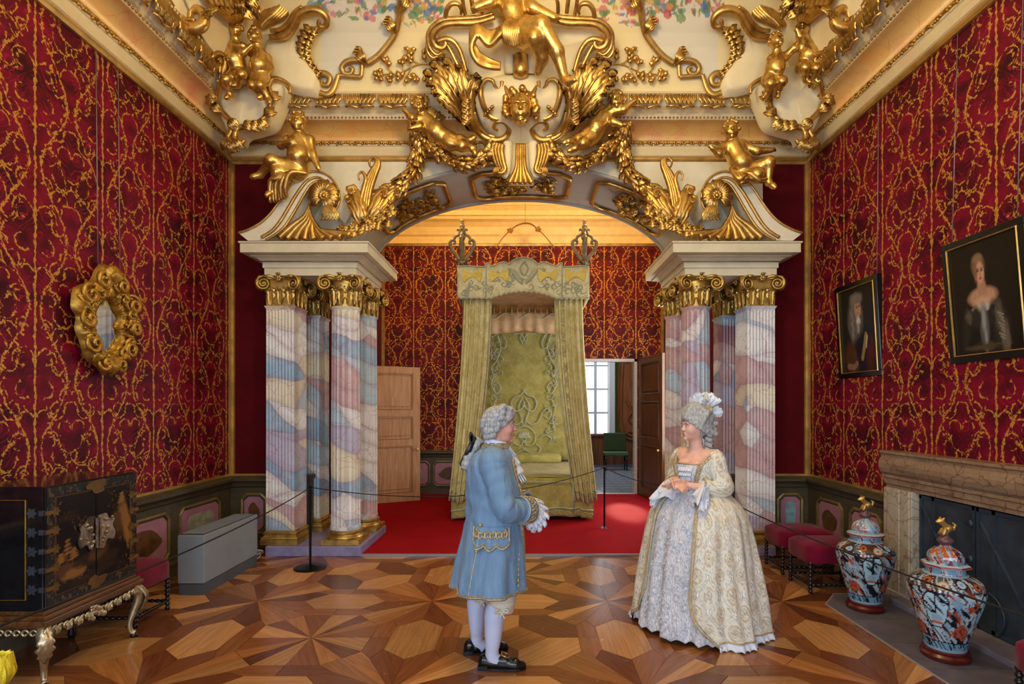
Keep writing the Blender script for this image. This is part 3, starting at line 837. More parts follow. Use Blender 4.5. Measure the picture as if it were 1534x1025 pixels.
# gilded acanthus blocks: one mesh, many parts
def acanthus_block():
    b = MB(); w = .165
    for s in (-1, 1):
        for k in range(4):
            q = .02+k*.042
            b.leaf([(s*q*.5, -.012, .075), (s*q*.8, -.045, .055), (s*(q+.02), -.05, 0), (s*(q+.03), -.03, -.05)], .038, (0, -1, .3), 3, .006, .3, .3, 3)
        b.tube([(s*.02, -.03, .08), (s*.1, -.04, .085), (s*w, -.03, .07), (s*w, -.035, .03), (s*.135, -.03, .03)], [.012, .014, .012, .009, .005], 6)
        b.tube([(s*.03, -.02, -.062), (s*.09, -.03, -.06), (s*.15, -.02, -.072), (s*.165, -.02, -.05)], [.008, .01, .009, .006], 6)
    return b
ab = acanthus_block(); abm = ab.build('acanthus_leaf', GOLD, upper); abm.data.name = 'acanthus_block'
slots = []
for px_ in (430, 470, 515, 566, 614, 940, 992, 1043, 1089, 1126): slots.append((on_wall(px_, 153).x, YW-.335, 5.195, 0))
for sx in (-1, 1):
    y = 2.75
    while y < 6.0: slots.append(((XL+.335) if sx < 0 else (XR-.335), y, 5.195, pi/2 if sx < 0 else -pi/2)); y += .33
for i, (x, y, z, rz) in enumerate(slots):
    o = abm if i == 0 else abm.copy()
    if i: COL.objects.link(o)
    o.location = (x, y, z); o.rotation_euler = (radians(-22) if rz == 0 else 0, 0, rz); o.scale = (1.15, 1.5, 1.55)
# the room beyond the alcove door -------------------------------------------
b = MB(); b.box(-.6, 4.4, YA1, 17.2, -.2, 0)
nf = st(b.build('floor_next_room', M_plain('grey_floor_bed', (70, 76, 86), .5), smooth=False))
TILEM = M_plain('polished_grey_floor_tile', (150, 160, 176), .12, noise=.25, nscale=2)
tile = None
for i in range(8):
    for j in range(12):
        x = .55+i*.40; y = 10.95+j*.40
        if x > 4: continue
        if tile is None:
            m = MB(); m.prism([(-.195, 0), (0, -.195), (.195, 0), (0, .195)] if False else [(-.195, -.195), (.195, -.195), (.195, .195), (-.195, .195)], (0, 0, 0), (1, 0, 0), (0, 1, 0), (0, 0, .006))
            tile = mesh_ob('floor_tile', m.v, m.f, TILEM, nf, False); o = tile
        else: o = tile.copy(); COL.objects.link(o)
        o.location = (x, y, random.uniform(-.001, .001)); o.rotation_euler = (random.uniform(-.004, .004), random.uniform(-.004, .004), 0)
WARMWOOD = M_wood('brown_panelled_wall', (96, 50, 20), (140, 80, 36), 4, 'z', .35)
b = MB(); b.box(2.52, 4.4, 16.5, 16.7, 0, 4.2); b.box(-.6, 1.62, 16.5, 16.7, 0, 4.2); b.box(1.62, 2.52, 16.5, 16.7, 0, .86); b.box(1.62, 2.52, 16.5, 16.7, 3.7, 4.2)
b.box(4.2, 4.4, YA1+.12, 16.5, 0, 4.2); b.box(-.8, -.6, YA1+.12, 16.7, 0, 4.2)
wn = st(b.build('wall_next_room', WARMWOOD, smooth=False))
b = MB(); b.box(-.8, 4.4, YA1+.12, 16.7, 4.2, 4.3); st(b.build('ceiling_next_room', CREAM, smooth=False))
b = MB()                                              # window with bright panes
for x in (1.62, 2.04, 2.44): b.box(x, x+.08, 16.44, 16.52, .86, 3.7)
for z in (.86, 1.5, 2.2, 2.9, 3.62): b.box(1.62, 2.52, 16.45, 16.51, z, z+.06)
w2 = st(b.build('window_2', WHITE, smooth=False))
t = NT('bright_overcast_sky_panes'); skyglass = t.out((0, 0, 0), .5, Emission_Color=(.86, .93, 1.0, 1), Emission_Strength=2.3)
b = MB()
for x0, x1 in ((1.70, 2.04), (2.12, 2.44)):
    for z0, z1 in ((.92, 1.5), (1.56, 2.2), (2.26, 2.9), (2.96, 3.62)): b.box(x0, x1, 16.47, 16.485, z0, z1)
b.build('pane', skyglass, w2, False, 'panes bright with daylight')
b = MB(); b.box(2.46, 2.62, 16.2, 16.5, .86, 3.7); b.build('curtain', M_plain('white_curtain', (214, 214, 214), .8), w2, False)
b = MB(); b.box(2.62, 2.80, 16.46, 16.5, .9, 3.5); b.build('field', M_plain('green_wall_cloth', (74, 92, 40), .8), wn, False, 'green cloth field')
b = MB()
b.prism([(2.80, .95), (3.85, .95), (3.85, 3.15), (3.7, 3.35), (3.35, 3.45), (3.1, 3.3), (2.9, 3.4), (2.80, 3.2)], (0, 16.46, 0), (1, 0, 0), (0, 0, 1), (0, .04, 0))
for off in (.0, .08): b.tube(catmull([(2.82+off, 16.44, 1.0+off), (3.6-off, 16.44, 1.0+off), (3.6-off, 16.44, 3.0-off), (3.3, 16.44, 3.25-off), (3.0, 16.44, 3.1-off), (2.82+off, 16.44, 3.15-off)], 5, True), .03, 6, closed=True)
b.tube(catmull([(3.0, 16.44, 1.9), (3.15, 16.43, 1.6), (3.05, 16.43, 1.35), (3.25, 16.43, 1.2), (3.4, 16.43, 1.5), (3.2, 16.43, 1.75)], 5), [.05, .03, .05], 6)
b.build('carved_panel', M_wood('warm_carved_wood', (130, 68, 24), (176, 104, 44), 4, 'z', .3), wn, False, 'carved wooden wall panel')
b = MB(); b.box(1.62, 2.6, 16.35, 16.5, .0, .84); b.box(1.58, 2.64, 16.3, 16.5, .84, .9); b.build('window_bench', WARMWOOD, wn, False)
# ------------------------------------------------------------------ columns
def spiral(c, u, v, r0, r1, turns, a0, n=26):
    c, u, v = Vector(c), Vector(u), Vector(v)
    return [c+(u*cos(a0+2*pi*turns*t)+v*sin(a0+2*pi*turns*t))*(r0*(1-t)+r1*t) for t in [k/n for k in range(n+1)]]
def square_flutes(w, n=9, d=.010, m=6):
    pts = []; step = 2*w/n
    for side in range(4):
        for k in range(n):
            for q in range(m):
                t = (k+q/m)*step-w; y = -w+d*max(0, sin(pi*q/m))**.7*(1 if q else 0)
                a = side*pi/2; pts.append((t*cos(a)-y*sin(a), t*sin(a)+y*cos(a)))
    return pts
R_ = .168
def make_column(square, name, label):
    t = empty(name, (0, 0, 0), label, 'column')
    z0, z1 = .115, 2.868; zb = .27
    b = MB()
    if square:
        fl = square_flutes(R_); sq = [(x/max(abs(x), abs(y))*R_, y/max(abs(x), abs(y))*R_) for x, y in fl]
        rows = []
        for z, k, f in ((zb, 1.0, 0), (zb+.03, 1.0, 0), (zb+.06, 1, 1), (2.80, .985, 1), (2.825, .985, .2), (2.835, .985, 0), (2.855, 1.06, 0), (z1, 1.09, 0)):
            rows.append([Vector(((p[0]*f+q[0]*(1-f))*k, (p[1]*f+q[1]*(1-f))*k, z)) for p, q in zip(fl, sq)])
        b.rings(rows, caps=True)
    else:
        n = 20
        fn = lambda amp: (lambda a, z: 1-amp*abs(sin(a*n/2))**.7)
        rows = []; N = n*6
        for z, k, f in ((zb, 1.06, 0), (zb+.03, 1.05, 0), (zb+.05, 1.0, .06), (1.3, 1.0, .06), (2.80, .94, .06), (2.825, .94, .01), (2.835, .94, 0), (2.855, 1.03, 0), (z1, 1.05, 0)):
            rows.append([Vector((R_*k*(1-f*abs(sin(pi*n*i/N))**.7)*cos(2*pi*i/N), R_*k*(1-f*abs(sin(pi*n*i/N))**.7)*sin(2*pi*i/N), z)) for i in range(N)])
        b.rings(rows, caps=True)
    b.build('shaft', SCAG, t, True, 'fluted shaft painted as veined pink and blue marble', autosmooth=35)
    b = MB()                                        # base: plinth block, torus, scotia, torus
    b.box(-.215, .215, -.215, .215, z0, z0+.055)
    pr = [(.205, .055), (.212, .07), (.205, .088), (.19, .092), (.182, .105), (.184, .115), (.195, .122), (.195, .14), (.178, .148), (.172, .16)]
    if square:
        b.rings([[Vector((sx*r, sy*r, z0+z)) for sx, sy in ((-1, -1), (1, -1), (1, 1), (-1, 1))] for r, z in pr], caps=True)
    else: b.lathe([(r, z0+z) for r, z in pr], 32)
    b.build('base', BRONZE, t, True, autosmooth=35)
    zc = z1; H = .345
    b = MB()                                        # bell with upright leaves, bead collar and abacus
    if square:
        b.rings([[Vector((sx*r, sy*r, zc+z)) for sx, sy in ((-1, -1), (1, -1), (1, 1), (-1, 1))] for r, z in ((.165, 0), (.165, .2), (.19, .25), (.175, .3))], caps=True)
    else: b.lathe([(.158, 0), (.16, .2), (.185, .25), (.17, .3)], 28, (0, 0, zc))
    nl = 12
    for k in range(nl):
        if square:
            side, q = divmod(k, 3); a = side*pi/2; off = (q-1)*.112
            o = Vector((off*cos(a)+.168*sin(a), off*sin(a)-.168*cos(a), zc)); nr = Vector((sin(a), -cos(a), 0))
        else:
            a = 2*pi*k/nl; nr = Vector((sin(a), -cos(a), 0)); o = nr*.162+Vector((0, 0, zc))
        up = Vector((0, 0, 1))
        b.leaf([o+nr*.004+up*.005, o+nr*.010+up*.09, o+nr*.016+up*.16, o+nr*.03+up*.19, o+nr*.042+up*.172], .062, nr, 4, .006, .12, .25, 4)
        b.tube([o+nr*.012+up*.01, o+nr*.02+up*.17], [.007, .004], 5)
    for k in range(28):
        a = 2*pi*k/28; r = .185 if not square else .172/max(abs(cos(a)), abs(sin(a)))
        b.ball((r*cos(a), r*sin(a), zc+.225+.012*cos(4*a*2)), .012, 6, 4)
    def aba(w, c):
        pts = []
        for side in range(4):
            a = side*pi/2
            for q in np.linspace(-1, 1, 9):
                x, y = q*w, -(w-c*(1-q*q)); pts.append(Vector((x*cos(a)-y*sin(a), x*sin(a)+y*cos(a), 0)))
        return pts
    up = Vector((0, 0, 1))
    b.rings([[p+up*(zc+z) for p in aba(w, c)] for w, c, z in ((.20, .03, .295), (.225, .045, .305), (.23, .045, .33), (.215, .04, .343))], caps=True)
    cap = b.build('capital', BRONZE, t, True, 'gilded composite capital', autosmooth=50)
    b = MB()
    b.tube(spiral((0, 0, 0), (1, 0, 0), (0, 0, 1), .080, .010, 2.1, pi/2, 40), [.0145, .012, .010, .008], 7, ref=(0, 1, 0), flat=1.9)
    b.lathe([(.07, -.004), (.07, .004)], 20); b.v[-40:] = [Vector((p.x, p.z, p.y)) for p in b.v[-40:]]; b.ball((0, -.012, 0), .016, 8, 6)
    b.tube([(.0, 0, .080), (.06, .0, .088), (.11, .01, .075), (.15, .03, .06)], [.02, .02, .016, .01], 7)
    vol = mesh_ob('volute', b.v, b.f, BRONZE, cap); vols = [vol]
    b2 = MB(); b2.v = [Vector((-p.x, p.y, p.z)) for p in b.v]; b2.f = [tuple(reversed(f)) for f in b.f]
    volr = mesh_ob('volute', b2.v, b2.f, BRONZE, cap)
    b = MB()
    for k in range(6):
        a = 2*pi*k/6; b.ball((.022*cos(a), -.01, .022*sin(a)), (.016, .014, .016), 7, 5)
    b.ball((0, -.026, 0), .016, 7, 5); b.leaf([(0, 0, .015), (0, -.03, .05), (0, -.045, .04)], .03, (0, -1, 0), 2, .005, .2, .2, 3)
    ros = mesh_ob('rosette', b.v, b.f, BRONZE, cap)
    first = True
    for side in range(4):
        a = side*pi/2; M = Matrix.Rotation(a, 4, 'Z')
        for s, src in ((-1, vol), (1, volr)):
            o = src if side == 0 else src.copy()
            if side: COL.objects.link(o)
            o.matrix_local = M @ Matrix.Translation((s*.172, -.222, zc+.250)) @ Matrix.Rotation(s*radians(-14), 4, 'Z')
        o = ros if side == 0 else ros.copy()
        if side: COL.objects.link(o)
        o.matrix_local = M @ Matrix.Translation((0, -.215, zc+.310))
    return t
sqc = make_column(True, 'square_column', 'square fluted marbled pillar with gilded capital, outermost in front on the window wall side')
rdc = make_column(False, 'round_column', 'round column')
GC = 'marbled columns carrying the arch'
spots = [(True, -2.829, 6.57, 'square fluted marbled pillar, front outer one beside the grey radiator casing'),
         (False, -2.125, 6.56, 'round fluted marbled column, front inner one behind the black rope post, left of the arch'),
         (True, -2.79, 7.24, 'square fluted marbled pillar, rear outer one in shadow on the left of the arch'),
         (False, -2.10, 7.22, 'round fluted marbled column, rear inner one beside the pale pine door'),
         (True, 2*CX+2.829, 6.57, 'square fluted marbled pillar, front outer one behind the two crimson stools'),
         (False, 2*CX+2.125, 6.56, 'round fluted marbled column, front inner one right behind the woman\'s wig'),
         (True, 2*CX+2.79, 7.24, 'square fluted marbled pillar, rear outer one in shadow on the right of the arch'),
         (False, 2*CX+2.10, 7.22, 'round fluted marbled column, rear inner one beside the brown open door')]
used = set()
for sq, x, y, lab in spots:
    src = sqc if sq else rdc
    o = src if sq not in used else copy_tree(src); used.add(sq)
    o.location = (x, y, 0); o['label'] = lab; o['group'] = GC
    o.name = 'square_column' if sq else 'round_column'
# plinths and entablatures --------------------------------------------------
for s, x0, x1, side in ((0, PX0, PX1, 'left'), (1, Q0, Q1, 'right')):
    b = MB(); b.box(x0, x1, PY0, PY1, 0, PH)
    tag(b.build('column_plinth', LILAC, None, False, bevel=.006), 'low lilac painted plinth under the %s group of columns' % ('pine door side' if side == 'left' else 'brown door side'), 'plinth', 'lilac column plinths')
EP = [(0, 3.213), (0, 3.295), (.014, 3.30), (.014, 3.355), (.028, 3.362), (.028, 3.372), (.045, 3.385), (.075, 3.40), (.115, 3.408), (.12, 3.425), (.185, 3.43), (.185, 3.525), (.20, 3.535), (.20, 3.548)]
for s in (1, -1):
    x0, x1 = sorted((CX+s*(-3.0-CX), CX+s*(-1.945-CX))); y0, y1 = 6.37, 7.42
    b = MB(); b.rings([[Vector((x0-p, y0-p, z)), Vector((x1+p, y0-p, z)), Vector((x1+p, y1+p, z)), Vector((x0-p, y1+p, z))] for p, z in EP], caps=True)
    e = tag(b.build('entablature', GREYSTUCCO, None, False), 'stepped pale entablature over the columns on the %s' % ('mirror side' if s == 1 else 'fireplace side'), 'entablature', 'entablatures beside the arch')
    b = MB()
    for p, z, r in ((.19, 3.545, .012), (.03, 3.368, .007), (.12, 3.418, .005)):
        b.tube([(x0-p, y0-p, z), (x1+p, y0-p, z), (x1+p, y1+p, z), (x0-p, y1+p, z)], r, 6, closed=True)
    b.build('gilt_line', GILT, e, label='gilt lines along the mouldings')
# ------------------------------------------------------------------ stucco and gilded ornament
def px_path(pts, D, n=6, closed=False): return catmull([P(x, y, D) for x, y in pts], n, closed)
def wall_path(pts, off, n=6): return catmull([on_wall(x, y, off) for x, y in pts], n)
FW = Vector((0, -1, 0))
SZ = lambda D: D/FPX                                  # metres per pixel at distance D
# broken scroll pediments
def pediment():
    D = 6.22; parts = {}
    outer = [(357, 349), (372, 344), (390, 334), (405, 320), (418, 302), (430, 284), (443, 270), (458, 260), (474, 257), (490, 262), (502, 274), (508, 290), (507, 306), (500, 318)]
    inner = [(493, 313), (499, 302), (498, 290), (493, 280), (485, 273), (475, 272), (465, 278), (456, 291), (447, 307), (437, 324), (426, 340), (412, 352), (398, 360)]
    poly = [(p.x, p.z) for p in px_path(outer, D, 5)+px_path(inner, D, 5)]+[(P(372, 361, D).x, P(372, 361, D).z)]
    b = MB(); b.prism(poly, (0, D, 0), (1, 0, 0), (0, 0, 1), (0, .46, 0)); parts['scroll_body'] = (b, IVORY)
    b = MB()
    mid = [((a[0]+c[0])/2, (a[1]+c[1])/2) for a, c in zip(outer[2:14], inner[::-1])]
    for pts, r in ((outer, .014), (inner, .016)): b.tube(px_path(pts, D-.01, 5), r, 6, ref=FW)
    b.tube(px_path([(392, 356), (408, 346), (420, 332), (431, 314), (441, 297), (451, 282), (462, 270), (476, 266), (490, 272)], D-.005, 5), [.022, .022, .02, .014], 6, ref=FW)
    parts['gilt_edge'] = (b, GILT)
    b = MB(); base = [(418, 357), (430, 358), (443, 359), (456, 359), (470, 359), (484, 358), (498, 357), (512, 355), (526, 352)]
    for k, (x, y) in enumerate(base):
        q = k/8; top = (464-3*q, 306+10*q)
        b.tube(px_path([top, (top[0]-8+26*q, top[1]+18+10*q), ((top[0]+x)/2-4+10*q, (top[1]+y)/2+8+6*q), (x, y)], D+.02, 5), [.016, .026, .036, .046], 7, ref=FW)
    parts['fluted_fan'] = (b, GOLD)
    b = MB()
    for k in range(11):
        a = radians(-70+k*29); c = P(485, 293, D-.05); d = Vector((cos(a), 0, sin(a)))
        b.leaf([c+d*.02, c+d*.09+FW*.035, c+d*.15+FW*.01, c+d*.16-FW*.015], .05, FW, 2, .012, .25, .25, 3)
    for k in range(9): b.ball(P(485, 293, D-.09)+Vector((.035*cos(k*.7), 0, .035*sin(k*.7))), (.026, .03, .026), 7, 5)
    b.ball(P(485, 293, D-.13), .026, 8, 6)
    for k in range(5): b.leaf([P(487, 305, D-.06), P(488+k*3, 318, D-.08), P(490+k*6-8, 331, D-.06)], .05, FW, 3, .012, .3, .3, 3)
    parts['shell_rosette'] = (b, GOLD)
    b = MB()                                             # tall curling acanthus plume on the inner side
    D2 = 6.35
    for k in range(4):
        o = (k-1.5)*3.2
        b.tube(px_path([(546+o*.5, 332), (547+o, 305), (551+o, 282), (558+o*.9, 262), (565+o*.5, 248), (565+o*.3, 240-abs(o)*.3), (558, 237), (553, 242), (555, 250), (560, 250)], D2-.03, 5), [.02, .03, .03, .024, .016, .012, .009], 7, ref=FW)
    b.tube(px_path([(540, 328), (541, 300), (545, 282), (548, 268), (543, 258), (537, 262), (538, 270)], D2-.05, 5), [.02, .03, .026, .014, .008], 7, ref=FW)
    for tip, w in (((528, 285), .07), ((524, 298), .06), ((536, 300), .06), ((572, 290), .07), ((580, 300), .06), ((590, 288), .055)):
        b.leaf([P(545, 345, D2), P((545+tip[0])/2, (340+tip[1])/2, D2-.09), P(tip[0], tip[1], D2-.05), P(tip[0]+(4 if tip[0] > 545 else -4), tip[1]+6, D2-.10)], w*1.35, FW, 4, .012, .3, .3, 4)
    r = random.Random(2)
    for k in range(26):                                   # leafy mass along the arch shoulder
        t = k/25; x = 505+75*t; y = 346-26*t*t+r.uniform(-7, 7); a = r.uniform(-.6, 1.2)
        b.leaf([P(x, y, D2), P(x+9*cos(a), y-9*sin(a), D2-.10), P(x+18*cos(a), y-16*sin(a), D2-.06)], .06, FW, 3, .012, .3, .35, 3)
    parts['acanthus_plume'] = (b, GOLD)
    return parts
pd = pediment()
for s, side in ((1, 'mirror'), (-1, 'fireplace')):
    root = empty('scroll_pediment', (CX-s*2.4, 6.4, 3.55), 'half pediment ending in a white and gold volute, on the %s side of the arch' % side, 'pediment', 'scroll pediments')
    for nm, (b, mt) in pd.items():
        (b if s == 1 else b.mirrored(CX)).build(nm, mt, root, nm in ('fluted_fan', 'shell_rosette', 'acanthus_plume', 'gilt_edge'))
# soffit panels
def S(t, v, h=0.0):
    a = radians(t); return Vector((CX+(AA-.006-h)*sin(a), YW-.03+(YA0-YW)*v, AZ+(AB-.006-h)*cos(a)))
def soffit_panel(t0, t1, v0, v1, seed, label):
    r = random.Random(seed); o = empty('soffit_panel', S((t0+t1)/2, .5), label, 'relief', 'gilded relief panels under the arch')
    tc, vc, tw, vw = (t0+t1)/2, (v0+v1)/2, (t1-t0)/2, (v1-v0)/2
    pts = []
    out = cart(1, 1, .22)
    for i in range(len(out)):
        p, q = out[i], out[(i+1) % len(out)]
        for k in range(6): pts.append(S(tc+tw*(p[0]+(q[0]-p[0])*k/6), vc+vw*(p[1]+(q[1]-p[1])*k/6), .02))
    b = MB(); b.tube(pts, .03, 7, closed=True); b.tube([p+(S(tc, vc, .3)-S(tc, vc, 0)).normalized()*.012 for p in pts], .014, 6, closed=True)
    b.build('frame', GOLD, o)
    b = MB()
    for k in range(int(10+tw)):
        ct, cv = tc+tw*r.uniform(-.7, .7), vc+vw*r.uniform(-.6, .6); rad = r.uniform(.12, .3); a0 = r.uniform(0, 6); sg = r.choice((-1, 1))
        b.tube([S(ct+rad*(1-q*.6)*tw*cos(a0+sg*q*5)*.45, cv+rad*(1-q*.6)*vw*1.4*sin(a0+sg*q*5), .03) for q in np.linspace(0, 1, 14)], [.012, .018, .01], 6)
        c = S(ct, cv, .03); d = Vector((r.uniform(-1, 1), r.uniform(-1, 1), 0)).normalized()*.12
        b.leaf([c, c+d*.5-Vector((0, 0, .03)), c+d], .05, (0, 0, -1), 3, .01, .3, .3, 3)
    b.build('foliage', GOLDD, o)
soffit_panel(-17, 17, .14, .86, 1, 'gilt framed relief panel under the crown of the arch')
soffit_panel(-60, -27, .12, .88, 2, 'gilt framed foliage panel under the arch above the pine door')
soffit_panel(27, 62, .12, .88, 3, 'gilt framed foliage panel under the arch above the brown door')
# ------------------------------------------------------------------ gilded figures
def face_frame(face, up=(0, 0, 1)):
    f = Vector(face).normalized(); u = Vector(up); u = (u-f*u.dot(f)).normalized(); r = u.cross(f)   # r = figure's left... completes the frame
    return f, u, r
def add_head(B, c, R, face, up=(0, 0, 1), hair=True, seed=0, chub=1.0):
    """head about R in half-height: skull, cheeks, brow, nose, lips, chin, ears and a cap of curls"""
    c = Vector(c); f, u, r = face_frame(face, up); M = np.array(((r.x, f.x, u.x), (r.y, f.y, u.y), (r.z, f.z, u.z)))
    def q(a, b_, d): return c+r*(a*R)+f*(b_*R)+u*(d*R)
    B.ell(c, (.76*R, .88*R, .98*R), M, k=.1*R)
    B.ell(q(0, .28, -.38), (.60*R*chub, .58*R, .58*R), M, k=.2*R)
    for s in (-1, 1):
        B.ell(q(s*.33, .52, -.34), (.27*R*chub, .24*R, .27*R), M, k=.2*R)
        B.ell(q(s*.30, .80, .03), (.17*R, .14*R, .10*R), M, k=.06*R, sub=True)
        B.ell(q(s*.29, .76, .02), (.11*R, .08*R, .07*R), M, k=.04*R)
        B.ell(q(s*.74, -.02, -.08), (.09*R, .17*R, .24*R), M, k=.05*R)
        B.ell(q(s*.28, .80, .20), (.22*R, .09*R, .06*R), M, k=.1*R)
    B.cap(q(0, .84, .12), q(0, .98, -.20), .07*R, .12*R, k=.1*R)
    B.ell(q(0, .84, -.48), (.20*R, .10*R, .055*R), M, k=.05*R); B.ell(q(0, .82, -.58), (.16*R, .10*R, .06*R), M, k=.05*R)
    B.ell(q(0, .70, -.84), (.20*R, .18*R, .16*R), M, k=.12*R)
    if hair: add_curls(B, c, R, face, up, seed)
def add_curls(B, c, R, face, up=(0, 0, 1), seed=0):
    c = Vector(c); f, u, r = face_frame(face, up)
    if True:
        rr = random.Random(seed)
        for k in range(46):
            a = rr.uniform(-pi, pi); e = rr.uniform(-.1, 1.45)
            if e < .62 and abs(a) < 1.0: continue
            d = r*(sin(a)*cos(e))+f*(cos(a)*cos(e))+u*sin(e)
            B.ell(c+Vector((d.x*.80*R, d.y*.86*R, d.z*.98*R)), (rr.uniform(.16, .26)*R,)*3, None, k=.04*R)
def hand(B, a, b_, s, spread=1.0):
    """small open hand continuing the forearm from a to b_: palm, four fingers and a thumb"""
    a, b_ = Vector(a), Vector(b_); d = (b_-a).normalized(); n = d.orthogonal().normalized(); w = d.cross(n)
    B.ell(b_+d*s*.5, (s*.55, s*.55, s*.55), None, k=s*.3)
    for k, L in enumerate((.8, 1.0, .95, .7)):
        o = b_+d*s*.8+w*(s*.28*(k-1.5)); B.cap(o, o+d*s*L+w*(s*.1*(k-1.5)*spread)+n*s*.15, s*.15, s*.11, k=s*.06)
    B.cap(b_+d*s*.3+w*s*.4, b_+d*s*.8+w*s*.95, s*.18, s*.13, k=s*.1)
def putto(name, label, J, s, face, D, wings=False, drape=None, group=None, h=.0095, face_up=(0, 0, 1), mat=None):
    """chubby gilded child; J: joints as (px, py, toward-viewer metres) around distance D; s scales the limb radii"""
    q = {k: P(v[0], v[1], D)+Vector((0, -v[2], 0)) for k, v in J.items()}
    B = Body(.03*s)
    B.cap(q['chest'], q['belly'], .105*s, .118*s, .05*s); B.cap(q['belly'], q['pelvis'], .118*s, .112*s, .05*s)
    nk = q['chest']+(q['head']-q['chest'])*.45
    B.cap(q['chest'], nk, .075*s, .05*s); B.cap(nk, q['head'], .05*s, .05*s)
    add_head(B, q['head'], .105*s, face, face_up, False, len(label), 1.1); Hb = Body(.01); add_curls(Hb, q['head'], .105*s, face, face_up, len(label))
    for a in 'lr':
        B.cap(q['chest'], q[a+'sh'], .07*s, .058*s); B.cap(q[a+'sh'], q[a+'el'], .055*s, .045*s); B.cap(q[a+'el'], q[a+'ha'], .046*s, .030*s)
        hand(B, q[a+'el'], q[a+'ha'], .036*s)
        B.cap(q['pelvis'], q[a+'hip'], .09*s, .088*s); B.cap(q[a+'hip'], q[a+'kn'], .088*s, .060*s); B.ell(q[a+'kn'], (.062*s,)*3)
        B.cap(q[a+'kn'], q[a+'fo'], .060*s, .034*s)
        d = (q[a+'to']-q[a+'fo']); B.cap(q[a+'fo'], q[a+'fo']+d*.7, .036*s, .03*s); B.cap(q[a+'fo']+d*.7, q[a+'to'], .03*s, .02*s)
    B.ell(q['belly']+Vector((0, -.04*s, 0)), (.09*s, .09*s, .09*s))
    root = empty(name, q['pelvis']-Vector((0, 0, .1*s)), label, 'statue', group)
    body_ob('figure', B, h, mat or GOLDB, root); body_ob('hair', Hb, h, GOLD, root)
    if wings:
        b = MB(); sh = q['chest']+Vector((0, .06, .02))
        for sx in (-1, 1):
            for k in range(6):
                a = radians(25+k*17); L = (.26-.02*k)*s
                d = Vector((wings*cos(a)*.9 if sx > 0 else wings*cos(a)*.55, .15*sx, sin(a)*.9)); b.leaf([sh, sh+d*L*.6+FW*.02, sh+d*L], .045*s, FW, 1, .008, .2, .05, 3)
        b.build('wing', GOLD, root)
    if drape:
        b = MB(); r = random.Random(4)
        pts = [P(x, y, D)+Vector((0, -z, 0)) for x, y, z in drape]
        for k in range(7):
            j = (k-3)*.018*s; b.tube(catmull([p+Vector((j*(1+.8*i*.3), -abs(j)*.3+.015*(k % 2), j*.5*(i % 2*2-1))) for i, p in enumerate(pts)], 6), [.02*s, .032*s, .034*s, .016*s], 7)
        b.build('drapery', GOLD, root)
    return root
putto('seated_putto', 'gilded putto seated on the volute at the mirror side, one foot kicking out', dict(
    head=(450, 187, .07), chest=(449, 212, .02), belly=(450, 237, .04), pelvis=(449, 255, .0), lsh=(432, 210, .02), lel=(425, 221, .06), lha=(444, 222, .14),
    rsh=(465, 212, .02), rel=(470, 234, .03), rha=(479, 254, .05), lhip=(441, 256, .05), lkn=(416, 250, .16), lfo=(396, 268, .10), lto=(385, 273, .13), rhip=(446, 262, .04), rkn=(423, 265, .13), rfo=(416, 292, .10), rto=(409, 301, .16)),
    1.0, (.15, -1, -.12), 6.22, drape=[(458, 262, .08), (436, 272, .15), (426, 285, .14), (424, 306, .10)])
putto('seated_putto', 'gilded putto seated on the volute at the fireplace side with both arms spread', dict(
    head=(1091, 200, .08), chest=(1096, 223, .03), belly=(1107, 247, .05), pelvis=(1116, 261, .0), lsh=(1082, 224, .03), lel=(1073, 237, .10), lha=(1061, 231, .14),
    rsh=(1112, 219, .02), rel=(1130, 230, .06), rha=(1150, 230, .08), lhip=(1123, 258, .05), lkn=(1143, 252, .15), lfo=(1144, 280, .12), lto=(1150, 291, .19), rhip=(1110, 267, .05), rkn=(1126, 270, .15), rfo=(1110, 278, .12), rto=(1102, 282, .15)),
    1.0, (-.15, -1, -.15), 6.22, drape=[(1096, 262, .09), (1106, 274, .16), (1118, 277, .16), (1134, 276, .10)])
putto('reclining_putto', 'gilded winged putto lying over a garland, mirror side of the keystone', dict(
    head=(632, 170, .18), chest=(641, 190, .12), belly=(656, 206, .12), pelvis=(671, 216, .10), lsh=(633, 190, .16), lel=(623, 192, .22), lha=(613, 182, .24),
    rsh=(642, 184, .08), rel=(634, 203, .20), rha=(624, 208, .24), lhip=(676, 216, .12), lkn=(692, 220, .15), lfo=(706, 217, .10), lto=(713, 213, .12), rhip=(677, 223, .14), rkn=(695, 230, .18), rfo=(711, 231, .14), rto=(714, 241, .16)),
    .92, (.12, -1, -.2), 6.42, wings=1)
putto('reclining_putto', 'gilded winged putto lying over a garland, fireplace side of the keystone', dict(
    head=(919, 163, .18), chest=(902, 185, .12), belly=(891, 201, .12), pelvis=(884, 211, .10), lsh=(914, 179, .16), lel=(930, 178, .20), lha=(945, 167, .22),
    rsh=(900, 178, .08), rel=(914, 196, .2), rha=(925, 203, .24), lhip=(881, 216, .14), lkn=(871, 226, .18), lfo=(858, 232, .14), lto=(850, 236, .16), rhip=(876, 210, .12), rkn=(864, 218, .15), rfo=(850, 218, .10), rto=(843, 222, .12)),
    .92, (-.05, -1, -.2), 6.42, wings=-1)
